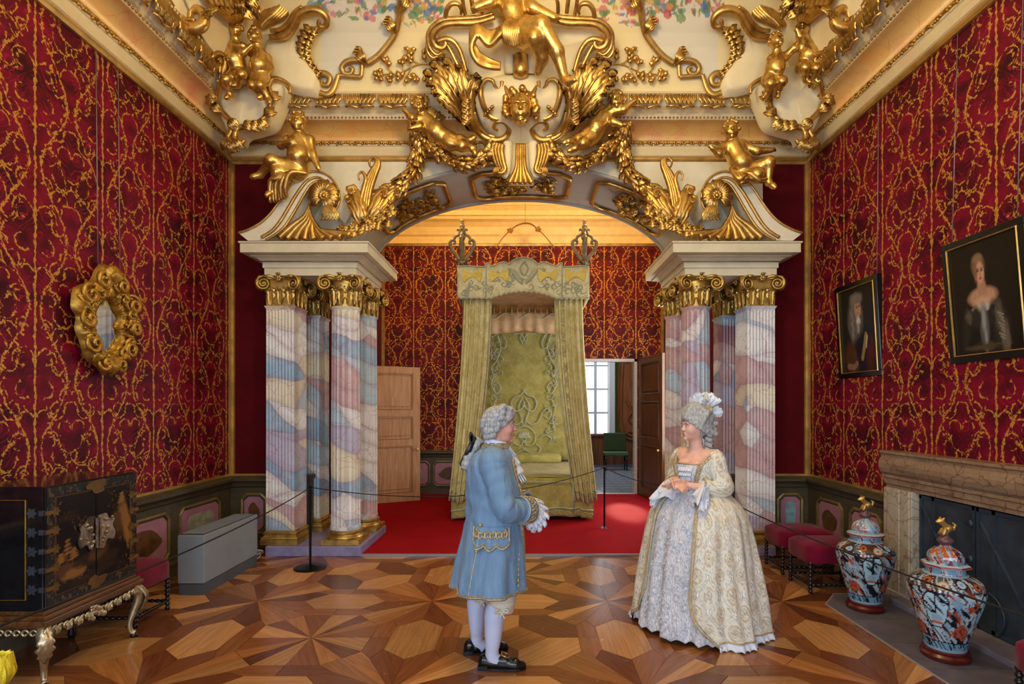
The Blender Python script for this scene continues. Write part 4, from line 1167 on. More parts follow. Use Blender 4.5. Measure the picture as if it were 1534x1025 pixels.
putto('standing_putto', 'gilded putto half turned away, left one of the embracing pair at the mirror side corner', dict(
    head=(360, 52, .10), chest=(355, 76, .03), belly=(356, 95, .05), pelvis=(360, 113, .0), lsh=(345, 74, .02), lel=(340, 90, .06), lha=(349, 100, .12), rsh=(366, 76, .05), rel=(372, 88, .10), rha=(384, 80, .12),
    lhip=(354, 116, .03), lkn=(346, 128, .10), lfo=(347, 146, .02), lto=(344, 153, .08), rhip=(364, 118, .05), rkn=(372, 124, .14), rfo=(360, 132, .05), rto=(354, 135, .08)),
    .78, (.5, -1, -.2), 5.86)
putto('standing_putto', 'gilded putto reaching across, right one of the embracing pair at the mirror side corner', dict(
    head=(389, 63, .10), chest=(391, 87, .03), belly=(392, 103, .05), pelvis=(391, 117, .0), lsh=(381, 84, .05), lel=(372, 80, .12), lha=(362, 81, .14), rsh=(401, 88, .0), rel=(405, 102, .0), rha=(400, 116, .05),
    lhip=(386, 122, .03), lkn=(385, 136, .10), lfo=(396, 147, .02), lto=(392, 153, .08), rhip=(396, 121, .03), rkn=(396, 136, .10), rfo=(405, 152, .03), rto=(409, 160, .08)),
    .78, (-.6, -1, -.1), 5.90)
putto('standing_putto', 'gilded putto stretching up an arm, left one of the pair at the fireplace side corner', dict(
    head=(1156, 70, .10), chest=(1162, 93, .03), belly=(1158, 106, .05), pelvis=(1154, 119, .0), lsh=(1153, 92, .03), lel=(1150, 106, .06), lha=(1158, 114, .12), rsh=(1172, 90, .05), rel=(1182, 83, .12), rha=(1193, 68, .14),
    lhip=(1149, 123, .03), lkn=(1148, 134, .10), lfo=(1146, 145, .0), lto=(1141, 150, .05), rhip=(1160, 123, .03), rkn=(1164, 132, .12), rfo=(1162, 145, .03), rto=(1160, 152, .09)),
    .78, (.55, -1, .1), 5.90)
putto('standing_putto', 'gilded putto looking up and aside, right one of the pair at the fireplace side corner', dict(
    head=(1196, 52, .10), chest=(1206, 74, .03), belly=(1207, 88, .05), pelvis=(1204, 101, .0), lsh=(1195, 75, .05), lel=(1190, 66, .12), lha=(1184, 58, .14), rsh=(1217, 74, .0), rel=(1224, 84, .03), rha=(1226, 76, .08),
    lhip=(1199, 105, .04), lkn=(1197, 113, .13), lfo=(1205, 123, .03), lto=(1208, 130, .08), rhip=(1210, 105, .03), rkn=(1214, 113, .12), rfo=(1218, 122, .03), rto=(1222, 128, .06)),
    .78, (-.6, -1, .25), 5.84)
# central seated figure over the shield
Dm = 5.72
def pc(x, y, z=0.0): return P(x, y, Dm)+Vector((0, -z, 0))
B = Body(.03)
B.cap(pc(765, -6, .04), pc(766, 20, .03), .145, .12, .05); B.cap(pc(766, 20, .03), pc(774, 44, .0), .12, .135, .05)
for sx in (757, 773): B.ell(pc(sx, -3, .12), (.06, .05, .05))
for (x, y) in ((761, 14), (769, 14), (762, 23), (770, 24)): B.ell(pc(x, y, .125), (.035, .03, .035), k=.02)
B.cap(pc(763, -14, .03), pc(762, -26, .06), .06, .055); add_head(B, pc(762, -42, .08), .125, (.1, -1, -.1), hair=False); Hb = Body(.01); add_curls(Hb, pc(762, -42, .08), .125, (.1, -1, -.1), seed=9)
B.chain([pc(764, -8), pc(748, -6, .02), pc(736, 14, .10), pc(716, 24, .12)], [.1, .085, .062, .045]); hand(B, pc(736, 14, .10), pc(716, 24, .12), .05)
B.chain([pc(766, -8), pc(783, -4, .02), pc(797, 20, .08), pc(829, 37, .10)], [.1, .085, .062, .045]); hand(B, pc(797, 20, .08), pc(829, 37, .10), .05)
B.chain([pc(778, 48, .0), pc(789, 54, .10), pc(810, 64, .26), pc(833, 96, .20), pc(844, 128, .12)], [.12, .115, .085, .07, .045]); B.chain([pc(844, 128, .12), pc(850, 136, .16), pc(858, 139, .22)], [.045, .04, .025])
B.chain([pc(776, 52, .0), pc(786, 66, .10), pc(800, 80, .24), pc(812, 98, .12), pc(806, 112, .05)], [.12, .105, .08, .06, .04])
root = empty('seated_figure', pc(775, 60), 'large gilded seated youth above the mask, one leg hanging over the shield', 'statue')
body_ob('figure', B, .0105, GOLDB, root); body_ob('hair', Hb, .0105, GOLD, root)
b = MB()
for k in range(9):
    o = k-4
    b.tube(catmull([pc(772+o*1.2, 40+o, .10), pc(766+o*2.6, 62, .18), pc(770+o*2.8, 82-abs(o), .12)], 7), [.02, .038, .024], 7)
for k in range(8):
    o = (k-3.5)
    b.tube(catmull([pc(768, 44+o*1.5, .12), pc(752, 60+o*2.0, .10+.01*k), pc(734, 70+o*2.4, .12), pc(718, 62+o*1.5, .16), pc(708, 74+o*2.6, .12), pc(716, 92+o*2.2, .08), pc(732, 102+o*1.6, .08), pc(750, 104+o, .05)], 7), [.02, .034, .032, .03, .028, .024, .02], 7)
b.build('drapery', GOLD, root)
# ------------------------------------------------------------------ shield, mask, keystone, scrolls, garlands, frames
def curls(b, paths, off, n=6, mir=True):
    s0, f0 = len(b.v), len(b.f)
    for pts, r in paths: b.tube(wall_path(pts, off, n), r, 8, ref=FW, flat=.8)
    if mir: b.mirror(CX, s0, f0)
root = empty('cartouche', on_wall(779, 170), 'cream shield with gilded scroll borders between the acanthus fans over the arch', 'cartouche')
D0 = 6.2
b = MB()                                                # bulging cream shield, upper apron and keystone cheeks
def shield(outline, c, bulge, base_off, n=60, rings=7):
    out = catmull([Vector((x, y, 0)) for x, y in outline], 5, True); rows = []
    for k in range(rings+1):
        t = k/rings; rr = []
        for p in out:
            x = c[0]+(p.x-c[0])*t; y = c[1]+(p.y-c[1])*t
            w = on_wall(x, y, 0); e = on_wall(c[0], c[1], 0)
            rr.append(P(x, y, min(w.y, e.y+.25)-base_off-bulge*(1-t*t)))
        rows.append(rr)
    back = [p+Vector((0, .16, 0)) for p in rows[-1]]
    b.rings(rows+[back])
def sym(half): return half+[(2*780-x, y) for x, y in half[::-1]]
shield(sym([(780, 112), (752, 112), (730, 118), (716, 130), (712, 152), (720, 178), (738, 200), (762, 212), (780, 214)]), (780, 165), .10, .22)
shield(sym([(780, 28), (740, 28), (700, 34), (668, 38), (655, 52), (668, 62), (688, 80), (696, 104), (712, 128), (740, 138), (780, 140)]), (780, 84), .05, .12)
b.build('shield', CREAM, root)
b = MB()
curls(b, [([(741, 25), (722, 31), (704, 34), (685, 34), (667, 36), (654, 44), (648, 56), (652, 68), (662, 72), (668, 66), (664, 58)], [.03, .038, .038, .04, .04, .032, .016]),
          ([(738, 20), (720, 25), (700, 27), (682, 28), (663, 30), (648, 40), (641, 54), (644, 72), (654, 82), (662, 78)], [.02, .026, .028, .026, .024, .012]),
          ([(655, 62), (668, 58), (679, 62), (688, 74), (694, 90), (699, 108)], [.03, .03, .026, .02]),
          ([(668, 64), (676, 78), (684, 94), (692, 108)], [.014, .022, .014]),
          ([(752, 122), (751, 131), (746, 134), (741, 128), (738, 121), (729, 119), (722, 126), (720, 140), (724, 156), (731, 170), (740, 177), (750, 177), (753, 169), (748, 164)], [.022, .02, .018, .022, .03, .034, .034, .026, .014]),
          ([(713, 120), (706, 138), (705, 160), (709, 180), (718, 198), (733, 208), (750, 209), (760, 201), (762, 190), (754, 182), (743, 183), (740, 191), (746, 195)], [.022, .03, .034, .036, .036, .032, .024, .014]),
          ([(711, 168), (716, 186), (727, 200), (742, 205)], [.014, .022, .014]),
          ([(667, 30), (669, 16), (676, 6), (686, 6), (691, 14), (690, 22)], [.024, .028, .026, .02, .014]),
          ([(697, 22), (694, 8), (692, -12)], [.02, .02]), ([(709, 20), (707, 4), (704, -12)], [.022, .022]), ([(722, 20), (722, 6), (726, -10)], [.02, .02]),
          ([(640, 62), (640, 76), (647, 86), (656, 84)], [.016, .02, .012])], .26)
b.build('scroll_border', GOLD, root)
b = MB()                                                # small flowers on the scroll border and rod beneath the seat
s0, f0 = len(b.v), len(b.f)
for k in range(9): b.ball(on_wall(738-k*1.5, 160+k*1.6, .33)+Vector((0, -.01*(k % 2), 0)), .02, 6, 5)
for k in range(12): b.leaf([on_wall(706, 150+k*3, .26), on_wall(700-(k % 3)*2, 150+k*3, .3), on_wall(694, 146+k*3, .26)], .035, FW, 2, .008, .3, .2, 3)
b.mirror(CX, s0, f0)
b.lathe([(.02, -.02), (.075, 0), (.085, .06), (.08, .16), (.085, .2)], 16, on_wall(780, 113, .3)); b.build('relief_leaves', GOLD, root)
for sx in (-1, 1):
    b = MB(); b.tube([on_wall(780+sx*17, 82, .22), on_wall(780+sx*17, 110, .24)], .055, 10); b.build('baluster', CREAM, root)
# gilded mask hung on the shield
mc = on_wall(780, 163, .36)
B = Body(.02); add_head(B, mc, .165, (0, -1, -.22), hair=False)
rr = random.Random(8); Hb = Body(.012)
for k in range(70):
    a = rr.uniform(-pi*.62, pi*.62); q = rr.uniform(.9, 1.2)
    Hb.ell(mc+Vector((sin(a)*.155*q, -.02+rr.uniform(-.05, .08), cos(a)*.20*q-.02)), (rr.uniform(.022, .04),)*3, k=.012)
for sx in (-1, 1): Hb.cap(mc+Vector((sx*.13, 0, .14)), mc+Vector((sx*.17, -.03, .23)), .04, .012)
mk = empty('mask', mc, 'gilded female mask with curls at the centre of the shield', 'mask'); body_ob('face', B, .0075, GOLDB, mk); body_ob('hair', Hb, .0085, GOLD, mk)
# keystone
root = empty('keystone', on_wall(780, 240), 'gilded and white fluted keystone with side scrolls at the crown of the arch', 'keystone')
kD = 6.33
b = MB()
for x, w in ((761, 7), (798, 7)):
    b.tube(px_path([(x, 214), (x-(780-x)*.05, 235), (x-(780-x)*.12, 252), (x-(780-x)*.3, 266)], kD, 6), [.055, .06, .055, .03], 10, ref=FW)
b.box(P(760, 0, kD).x, P(800, 0, kD).x, kD+.03, 6.72, P(0, 258, kD).z, P(0, 214, kD).z)
b.build('white_cheeks', CREAM, root)
b = MB()
for k in range(5):
    o = k-2
    b.tube(px_path([(780+o*2.5, 216), (780+o*2.6, 236), (780+o*3.6, 254), (780+o*8.5, 275)], kD-.06-.012*(2-abs(o)), 6), [.022, .024, .028, .034], 7, ref=FW)
s0, f0 = len(b.v), len(b.f)
for k in range(4):
    b.tube(px_path([(741+k*4, 214+k), (738+k*4.5, 226), (742+k*4, 242), (748+k*3, 254), (746+k*2, 262-k), (740+k*2, 258), (742+k*2, 252), (747+k, 253)], kD-.02-.02*k, 6), [.03, .034, .03, .024, .018, .012, .008], 7, ref=FW)
b.mirror(CX, s0, f0); b.build('gilt_fluting', GOLD, root)
# acanthus fans
fan = MB()
for tip, mid, w in (((645, 120), (676, 150), .13), ((654, 108), (680, 142), .13), ((672, 103), (688, 138), .12), ((690, 108), (697, 142), .10), ((716, 122), (705, 140), .09), ((650, 134), (680, 162), .10), ((657, 146), (684, 168), .08)):
    q = on_wall(708, 196, .16); m_ = on_wall(*mid, .22); t_ = on_wall(*tip, .20)
    fan.leaf([q, q.lerp(m_, .6)+FW*.04, m_+FW*.05, m_.lerp(t_, .6)+FW*.09, t_+FW*.08, t_+FW*.13+Vector((-.02, 0, -.05))], w, FW, 6, .016, .35, .35, 5)
    fan.tube(catmull([q, m_+FW*.07, t_+FW*.10], 6), [.02, .016, .006], 6)
for k in range(5): fan.tube(wall_path([(724+k*3, 208), (708+k*2, 192-k), (699+k*1.5, 172-k*2), (694+k*2, 150)], .18+.02*k, 6), [.016, .02, .012], 6)
for s, side in ((1, 'mirror'), (-1, 'fireplace')):
    (fan if s == 1 else fan.mirrored(CX)).build('acanthus_fan', GOLD, None); o = bpy.context.scene.objects[-1] if False else None
for o, side in zip([x for x in bpy.data.objects if x.name.startswith('acanthus_fan')], ('mirror', 'fireplace')):
    tag(o, 'gilded acanthus fan flanking the shield on the %s side' % side, 'ornament', 'acanthus fans')
# garlands of leaves held by the reclining putti
def garland(b, path, r, n, seed):
    rr = random.Random(seed); path = catmull(path, 8); L = len(path)
    b.tube(path, [r*.55, r*.7, r*.6], 8)
    for k in range(n):
        t = k/n*(L-1); i = int(t); p = path[i].lerp(path[min(i+1, L-1)], t-i); T = (path[min(i+1, L-1)]-path[max(i-1, 0)]).normalized()
        a = rr.uniform(0, 2*pi); o = T.orthogonal().normalized(); w = T.cross(o); d = o*cos(a)+w*sin(a)
        if d.y > .5: continue
        s = rr.uniform(.8, 1.25)
        b.leaf([p+d*r*.4, p+d*r*.95*s+T*r*.5, p+d*r*1.15*s+T*r*1.3], r*.5, d, 1, r*.09, .3, .1, 2)
        if k % 5 == 0: b.ball(p+d*r*.9, r*.3, 6, 5)
for s, side in ((1, 'mirror'), (-1, 'fireplace')):
    b = MB()
    garland(b, [on_wall(624, 184, .2), on_wall(626, 210, .22), on_wall(624, 238, .22), P(620, 258, 6.42), P(606, 274, 6.40), P(588, 286, 6.42), P(574, 294, 6.45)], .075, 190, 1)
    garland(b, [on_wall(632, 200, .2), on_wall(646, 218, .24), on_wall(664, 236, .24), P(682, 245, 6.36), P(704, 246, 6.36), P(724, 236, 6.36), P(736, 224, 6.36)], .07, 170, 2)
    if s == -1: b = b.mirrored(CX)
    tag(b.build('garland', GOLD), 'gilded leaf garland hanging from the reclining putto on the %s side' % side, 'garland', 'leaf garlands')
# flowering branches
for s, side in ((1, 'mirror'), (-1, 'fireplace')):
    b = MB()
    for pts in ([(664, 105), (646, 97), (629, 96), (617, 100), (597, 110), (578, 111), (564, 116)], [(646, 97), (655, 98), (666, 108)], [(617, 100), (612, 109), (608, 116)], [(629, 96), (620, 90), (616, 80)], [(597, 110), (590, 113), (586, 119)], [(588, 110), (582, 103), (579, 97)], [(605, 106), (603, 99), (601, 93)], [(640, 97), (636, 90), (634, 84)]):
        b.tube(wall_path(pts, .03, 4), .0075, 6)
    r = random.Random(6)
    for x, y in ((615, 76), (618, 84), (634, 83), (602, 91), (579, 95), (566, 108), (568, 117), (585, 119), (600, 117), (609, 118), (625, 116), (652, 96), (660, 90), (612, 90), (640, 116), (650, 119)):
        c = on_wall(x, y, .04)
        for k in range(4):
            a = r.uniform(0, 6.28); d = Vector((cos(a), -.3, sin(a)))*r.uniform(.05, .075)
            b.leaf([c, c+d*.5+FW*.02, c+d], .03, FW, 1, .008, .3, .1, 2)
        b.ball(c+FW*.02, .014, 6, 4)
    if s == -1: b = b.mirrored(CX)
    tag(b.build('flowering_branch', GOLD), 'thin gilded flowering branch on the cream cove, %s side of the shield' % side, 'ornament', 'flowering branches')
# moulded gilt frames of the painted panels
for s, side in ((1, 'mirror'), (-1, 'fireplace')):
    root = empty('panel_frame', on_wall(CX+0, 90), 'gilt moulded frame with scrolls round the painted flowers, %s side' % side, 'frame', 'gilt frames on the cove') if False else empty('painted_panel_frame', (CX-s*1.9, 6.0, 5.6), 'gilt moulded frame with scrolls round the painted flowers, %s side' % side, 'frame', 'gilt frames on the cove')
    b = MB()
    def add(paths, off): curls(b, paths, off, 6, False)
    add([([(601, -30), (600, 0), (598, 14), (597, 29), (592, 50), (580, 68), (566, 84), (550, 95)], .036),
         ([(550, 95), (540, 91), (528, 90), (517, 94), (512, 102), (516, 110), (525, 110), (528, 103), (523, 100)], [.032, .034, .03, .02]),
         ([(542, 97), (542, 106), (541, 115)], .024), ([(541, 115), (524, 114), (507, 112.5)], .024), ([(507, 112), (504, 122), (500, 133), (493, 141), (484, 141), (474, 135), (471, 122), (477, 112), (487, 110), (494, 117), (491, 127), (483, 126), (481, 119)], [.028, .034, .038, .038, .032, .02]),
         ([(493, 141), (478, 146), (462, 142), (445, 136), (432, 128)], [.034, .032, .022])], .04)
    b.build('moulding', GILT, root)
    b = MB()
    add([([(404, 56), (418, 55), (431, 50), (441, 36), (447, 24), (458, 16), (472, 14), (484, 20), (490, 31), (487, 40), (478, 38), (478, 30)], [.03, .05, .05, .045, .04, .036, .03, .02]),
         ([(405, 46), (420, 44), (432, 34), (440, 20), (452, 10)], [.02, .03, .02])], .10)
    for k in range(9):
        t = k/8; y = 44+t*62; x = 466-14*sin(pi*t)+6*t; a = .4-t*1.3
        b.leaf([on_wall(x+3, y, .06), on_wall(x-5*cos(a), y-2+4*t, .10), on_wall(x-11*cos(a), y-6+9*t, .07)], .05, FW, 3, .01, .3, .3, 3)
        b.leaf([on_wall(x, y, .06), on_wall(x+5, y+4, .11), on_wall(x+8, y+8, .07)], .045, FW, 3, .01, .3, .3, 3)
    b.tube(wall_path([(478, 42), (462, 48), (454, 62), (456, 82), (466, 98), (476, 108)], .07, 6), [.02, .03, .03, .02], 7, ref=FW)
    b.build('acanthus_scroll', GOLD, root); b = MB()
    for x, y, dx in ((548, 95, -1), (593, 50, -1), (598, 16, 1)):
        b = MB()
        for k in range(3): b.leaf([on_wall(x, y, .05), on_wall(x+dx*(4+3*k), y-10+k, .09), on_wall(x+dx*(10+2*k), y-22+3*k, .06), on_wall(x+dx*(16+2*k), y-22+4*k, .11)], .035, FW, 3, .01, .3, .3, 3)
        b.build('leaf_tuft', GOLD, root)
    if s == -1:
        for ch in root.children:
            me = ch.data
            for v in me.vertices: v.co.x = 2*CX-(v.co.x+root.location.x)-root.location.x if False else v.co.x
    if s == 1: fr_src = root
# build the right-hand frame as a true mirror image
rt = [o for o in bpy.data.objects if o.name.startswith('painted_panel_frame')]
for ch in list(rt[1].children):
    same = lambda r_: sorted([c for c in r_.children if c.name.split('.')[0] == ch.name.split('.')[0]], key=lambda c: c.name)
    src = same(rt[0])[same(rt[1]).index(ch)]
    co = np.empty(len(src.data.vertices)*3); src.data.vertices.foreach_get('co', co); co = co.reshape(-1, 3)
    co[:, 0] = 2*CX-(co[:, 0]+rt[0].location.x)-rt[1].location.x
    ch.data.vertices.foreach_set('co', co.ravel()); ch.data.flip_normals()
# corner cartouches
corner = MB(); cD = 6.06
def corner_pt(px, py, off=0.0, D0=None):
    """point seen at a pixel, no deeper than D0 and always clear of the side cove of the corner"""
    lo, hi = 2.0, D0 or cD
    def clear(D):
        q = P(px, py, D); return q.x-XL-float(np.interp(q.z, [w[1] for w in PROF], [w[0] for w in PROF])) > .02
    if not clear(hi):
        for _ in range(30):
            D = (lo+hi)/2
            if clear(D): lo = D
            else: hi = D
        hi = lo
    return P(px, py, hi-off)
def cpath(pts, off, n=6): return catmull([corner_pt(x, y, off) for x, y in pts], n)
def cplate(b, outline, c, bulge, D, depth=.3):
    out = catmull([Vector((x, y, 0)) for x, y in outline], 5, True); rows = []
    for k in range(7):
        t = k/6; rows.append([corner_pt(c[0]+(p.x-c[0])*t, c[1]+(p.y-c[1])*t, bulge*(1-t*t), D) for p in out])
    b.rings(rows+[[p+Vector((0, depth, 0)) for p in rows[-1]]])
cplate(corner, [(330, 84), (352, 96), (380, 100), (402, 112), (412, 122), (424, 126), (414, 146), (400, 176), (376, 186), (356, 192), (350, 204), (340, 194), (328, 164), (326, 136), (334, 110)], (366, 146), .07, cD)
cplate(corner, [(400, 60), (432, 50), (446, 26), (470, 18), (486, 30), (470, 44), (456, 66), (458, 92), (472, 112), (468, 134), (438, 130), (410, 116), (396, 92)], (430, 88), .03, cD+.05)
cplate(corner, [(318, -30), (330, 30), (335, 70), (325, 84), (305, 60), (285, 20), (270, -30)], (310, 20), .03, cD+.15)
edge = MB()
for pts, r in (([(318, 92), (319, 84), (327, 79), (335, 84), (337, 96), (333, 112), (328, 134), (325, 152), (333, 168), (345, 181), (346, 196), (341, 206)], [.016, .02, .026, .028, .026, .028, .03, .03, .026]),
               ([(327, 90), (330, 86), (329, 94)], .014), ([(434, 140), (434, 129), (424, 121), (411, 118), (403, 127), (405, 142), (404, 160), (395, 178), (376, 188), (357, 192), (352, 205), (360, 216), (366, 210)], [.014, .02, .028, .03, .028, .028, .03, .03, .026, .02]),
               ([(338, 206), (346, 214), (350, 222), (346, 228)], [.02, .04, .04, .02])):
    edge.tube(cpath(pts, .05, 5), r, 8, ref=FW)
for x, y, a in ((345, 182, -1), (376, 188, -.6), (388, 184, -.9), (398, 174, .2), (405, 152, .3), (333, 168, 2.4), (327, 150, 3), (346, 214, -1.6), (352, 212, -1.2), (342, 210, -2), (366, 190, -.3)):
    for k in range(2):
        d = Vector((cos(a+k*.5), 0, sin(a+k*.5)))*.12; c = corner_pt(x, y, .06); edge.leaf([c, c+d*.5+FW*.05, c+d], .05, FW, 3, .012, .3, .3, 3)
plume = MB()
for k in range(7):
    o = k-3
    plume.tube(cpath([(354+o*2, 30+abs(o)), (347+o*5, 16), (336+o*7, 4), (330+o*9, -24)], .10+.012*(3-abs(o)), 6), [.02, .045, .05, .04], 7, ref=FW)
    plume.tube(px_path([(390+o*2, 40), (398+o*4, 31), (410+o*4, 22+o), (424+o*3, 4+o*2), (430+o*2, -24)], cD-.10-.012*(3-abs(o)), 6), [.02, .034, .04, .036, .03], 7, ref=FW)
for k in range(14):
    x, y = 362+(k % 4)*8, -8+(k//4)*9; c = corner_pt(x, y, .12); a = 1.2+k*.9; d = Vector((cos(a), 0, sin(a)))*.13
    plume.leaf([c, c+d*.6+FW*.06, c+d], .06, FW, 3, .014, .3, .3, 3)
D3 = 5.2; side_scroll = MB()
side_scroll.tube(px_path([(256, -12), (262, 16), (272, 34), (288, 43), (303, 38), (306, 24), (297, 14), (286, 18), (284, 28), (292, 31)], D3, 6), [.03, .05, .055, .05, .04, .03, .02], 8, ref=FW)
side_scroll.tube(px_path([(270, -12), (274, 10), (284, 8)], D3, 6), [.03, .036, .02], 8, ref=FW)
for k in range(6):
    c = P(300+k*3, 36-k*5, D3); d = Vector((.5, -.3, .5-.2*k)).normalized()*.12; side_scroll.leaf([c, c+d*.6, c+d], .05, FW, 3, .012, .3, .3, 3)
for s, side in ((1, 'mirror'), (-1, 'fireplace')):
    root = empty('corner_cartouche', (CX-s*2.9, 6.1, 5.2), 'cream and gold corner cartouche behind the pair of putti, %s side' % side, 'cartouche', 'corner cartouches')
    (corner if s == 1 else corner.mirrored(CX)).build('plate', CREAM, root)
    for q_, nm in ((edge, 'scroll_edge'), (plume, 'plume'), (side_scroll, 'side_scroll')): (q_ if s == 1 else q_.mirrored(CX)).build(nm, GOLD, root)
# ------------------------------------------------------------------ helpers for painted surfaces
def vnoise(x, y, seed=0, octv=3):
    x = np.asarray(x, float); y = np.asarray(y, float); out = np.zeros_like(x); amp = .5; rs_ = np.random.RandomState(seed); T = rs_.rand(64, 64)
    for o in range(octv):
        xi = np.floor(x).astype(int); yi = np.floor(y).astype(int); fx_ = x-xi; fy = y-yi; fx_ = fx_*fx_*(3-2*fx_); fy = fy*fy*(3-2*fy)
        g = lambda a, c: T[a % 64, c % 64]
        out += amp*((g(xi, yi)*(1-fx_)+g(xi+1, yi)*fx_)*(1-fy)+(g(xi, yi+1)*(1-fx_)+g(xi+1, yi+1)*fx_)*fy); x = x*2.03; y = y*2.03; amp *= .5
    return out/(1-.5**octv)
class Paint:
    """layers of colour over arrays of surface coordinates s, t"""
    def __init__(s, S_, T_, base): s.s, s.t = S_, T_; s.c = np.tile(np.array(lin(base)), (len(S_), 1))
    def put(s, m, col):
        m = np.clip(m, 0, 1)[:, None]; s.c = s.c*(1-m)+np.array(lin(col))*m; return s
    def ell(s, cx, cy, rx, ry, col, soft=.25, a=0.0, wob=0.0, seed=1, k=1.0):
        dx, dy = s.s-cx, s.t-cy; ca, sa = cos(a), sin(a)
        d = np.sqrt(((dx*ca+dy*sa)/rx)**2+((-dx*sa+dy*ca)/ry)**2)
        if wob: d = d+wob*(vnoise(s.s/rx*1.7, s.t/ry*1.7, seed)-.5)*2
        return s.put(k*np.clip((1+soft/2-d)/soft, 0, 1), col)
    def line(s, pts, w, col, soft=.5):
        d = np.full(len(s.s), 1e9)
        for (x0, y0), (x1, y1) in zip(pts[:-1], pts[1:]):
            L = (x1-x0)**2+(y1-y0)**2+1e-12; t = np.clip(((s.s-x0)*(x1-x0)+(s.t-y0)*(y1-y0))/L, 0, 1)
            d = np.minimum(d, np.hypot(s.s-x0-(x1-x0)*t, s.t-y0-(y1-y0)*t))
        return s.put(np.clip((w-d)/(w*soft)+.5, 0, 1), col)
def painted_plane(name, o, u, v, mat, parent, nu, nv, fn, label=None):
    """flat painted surface at o spanned by u and v; fn(s, t) -> linear colours"""
    o, u, v = Vector(o), Vector(u), Vector(v); b = MB(); b.grid(lambda a, c: o+u*a+v*c, nu, nv)
    ob = b.build(name, mat, parent, False, label)
    s_, t_ = np.meshgrid(np.linspace(0, 1, nu), np.linspace(0, 1, nv), indexing='ij'); set_col(ob, fn(s_.ravel(), t_.ravel())); return ob
# ------------------------------------------------------------------ grey radiator casing and its cable
r0 = empty('radiator_casing', (-3.02, 5.5, 0), 'plain grey metal radiator casing standing by the left wall before the columns', 'radiator')
b = MB(); b.box(-3.14, -2.90, 5.0, 6.0, .105, .54); b.build('casing', RADGREY, r0, False, bevel=.006)
b = MB(); b.box(-3.13, -2.905, 5.005, 5.995, 0, .10); b.build('plinth', M_plain('dark_grey_casing_base', (72, 80, 90), .5), r0, False, 'darker base strip')
b = MB(); b.box(-3.125, -2.92, 5.03, 5.97, .54, .546); b.build('grille_tray', M_plain('dark_grille', (44, 46, 50), .5), r0, False, 'dark top grille')
b = MB(); b.box(-.0035, .0035, -.46, .46, 0, .006); g0 = None
for k in range(12):
    if g0 is None: g0 = mesh_ob('slat', b.v, b.f, RADGREY, r0, False); o = g0
    else: o = g0.copy(); COL.objects.link(o)
    o.location = (-.095+k*.0165, 0, .546)
b = MB()
for k in range(4): b.tube([(-3.0+.06*cos(t)+.01*k, 6.14+.05*sin(t), .05+.035*sin(t*1.0+k)+.015*k) for t in np.linspace(0, 2*pi, 22)], .007, 6)
b.tube(catmull([(-3.0, 6.15, .02), (-3.05, 6.05, .012), (-3.07, 5.99, .03)], 6), .007, 6)
tag(b.build('power_cable', M_plain('pale_cable', (170, 168, 172), .5)), 'pale coiled power cable on the floor at the end of the grey casing', 'cable')
# ------------------------------------------------------------------ stools
def bobbin(L, r, n):
    pr = []
    for k in range(n*6+1):
        z = L*k/(n*6); pr.append((r*(.55+.45*abs(sin(pi*k/6))), z))
    return pr
def make_stool(w, d):
    """velvet stool, d deep in x, w wide in y"""
    t = empty('stool', (0, 0, 0))
    zs, zt = .275, .425
    b = MB(); rows = []
    for z, k, cr in ((zs, .985, 0), (zs+.01, 1, 0), (zt-.03, 1.0, 0), (zt-.008, .985, 0), (zt, .95, 0), (zt+.02, .8, 0), (zt+.034, .5, 0), (zt+.038, .02, 0)):
        rr = []
        for i in range(40):
            a = 2*pi*i/40+.04; ca, sa = cos(a), sin(a); q = max(abs(ca), abs(sa)); e = (abs(ca/q)**9+abs(sa/q)**9)**(-1/9)
            rr.append(Vector((d/2*k*ca/q*e, w/2*k*sa/q*e, z)))
        rows.append(rr)
    b.rings(rows, caps=True); b.build('seat', STOOLVEL, t, True, autosmooth=50)
    b = MB(); b.lathe(bobbin(.29, .021, 8), 10); lg = None
    for sx in (-1, 1):
        for sy in (-1, 1):
            if lg is None: lg = mesh_ob('leg', b.v, b.f, BLACKW, t); o = lg
            else: o = lg.copy(); COL.objects.link(o)
            o.location = (sx*(d/2-.03), sy*(w/2-.03), 0)
    for ax in 'xy':
        L = (d if ax == 'x' else w)-.08; b = MB(); b.lathe(bobbin(L, .017, 10), 8); s0 = None
        for sg in (-1, 1):
            if s0 is None: s0 = mesh_ob('stretcher', b.v, b.f, BLACKW, t); o = s0
            else: o = s0.copy(); COL.objects.link(o)
            if ax == 'x': o.location = (-L/2, sg*(w/2-.03), .075); o.rotation_euler = (0, pi/2, 0)
            else: o.location = (sg*(d/2-.03), L/2, .075); o.rotation_euler = (pi/2, 0, 0)
    return t
stl = make_stool(.44, .56)
for i, (x, y, lab) in enumerate(((2.86, 5.81, 'crimson velvet stool with black bobbin legs nearest the marbled pillar'), (2.85, 5.245, 'crimson velvet stool with black bobbin legs next to the farther porcelain vase'),
                                 (2.95, 2.84, 'crimson velvet stool cut off by the bottom right corner of the photo'), (-3.25, 4.455, 'crimson velvet stool between the lacquer cabinet and the grey radiator casing'))):
    o = stl if i == 0 else copy_tree(stl); o.location = (x, y, 0); tag(o, lab, 'stool', 'crimson velvet stools')
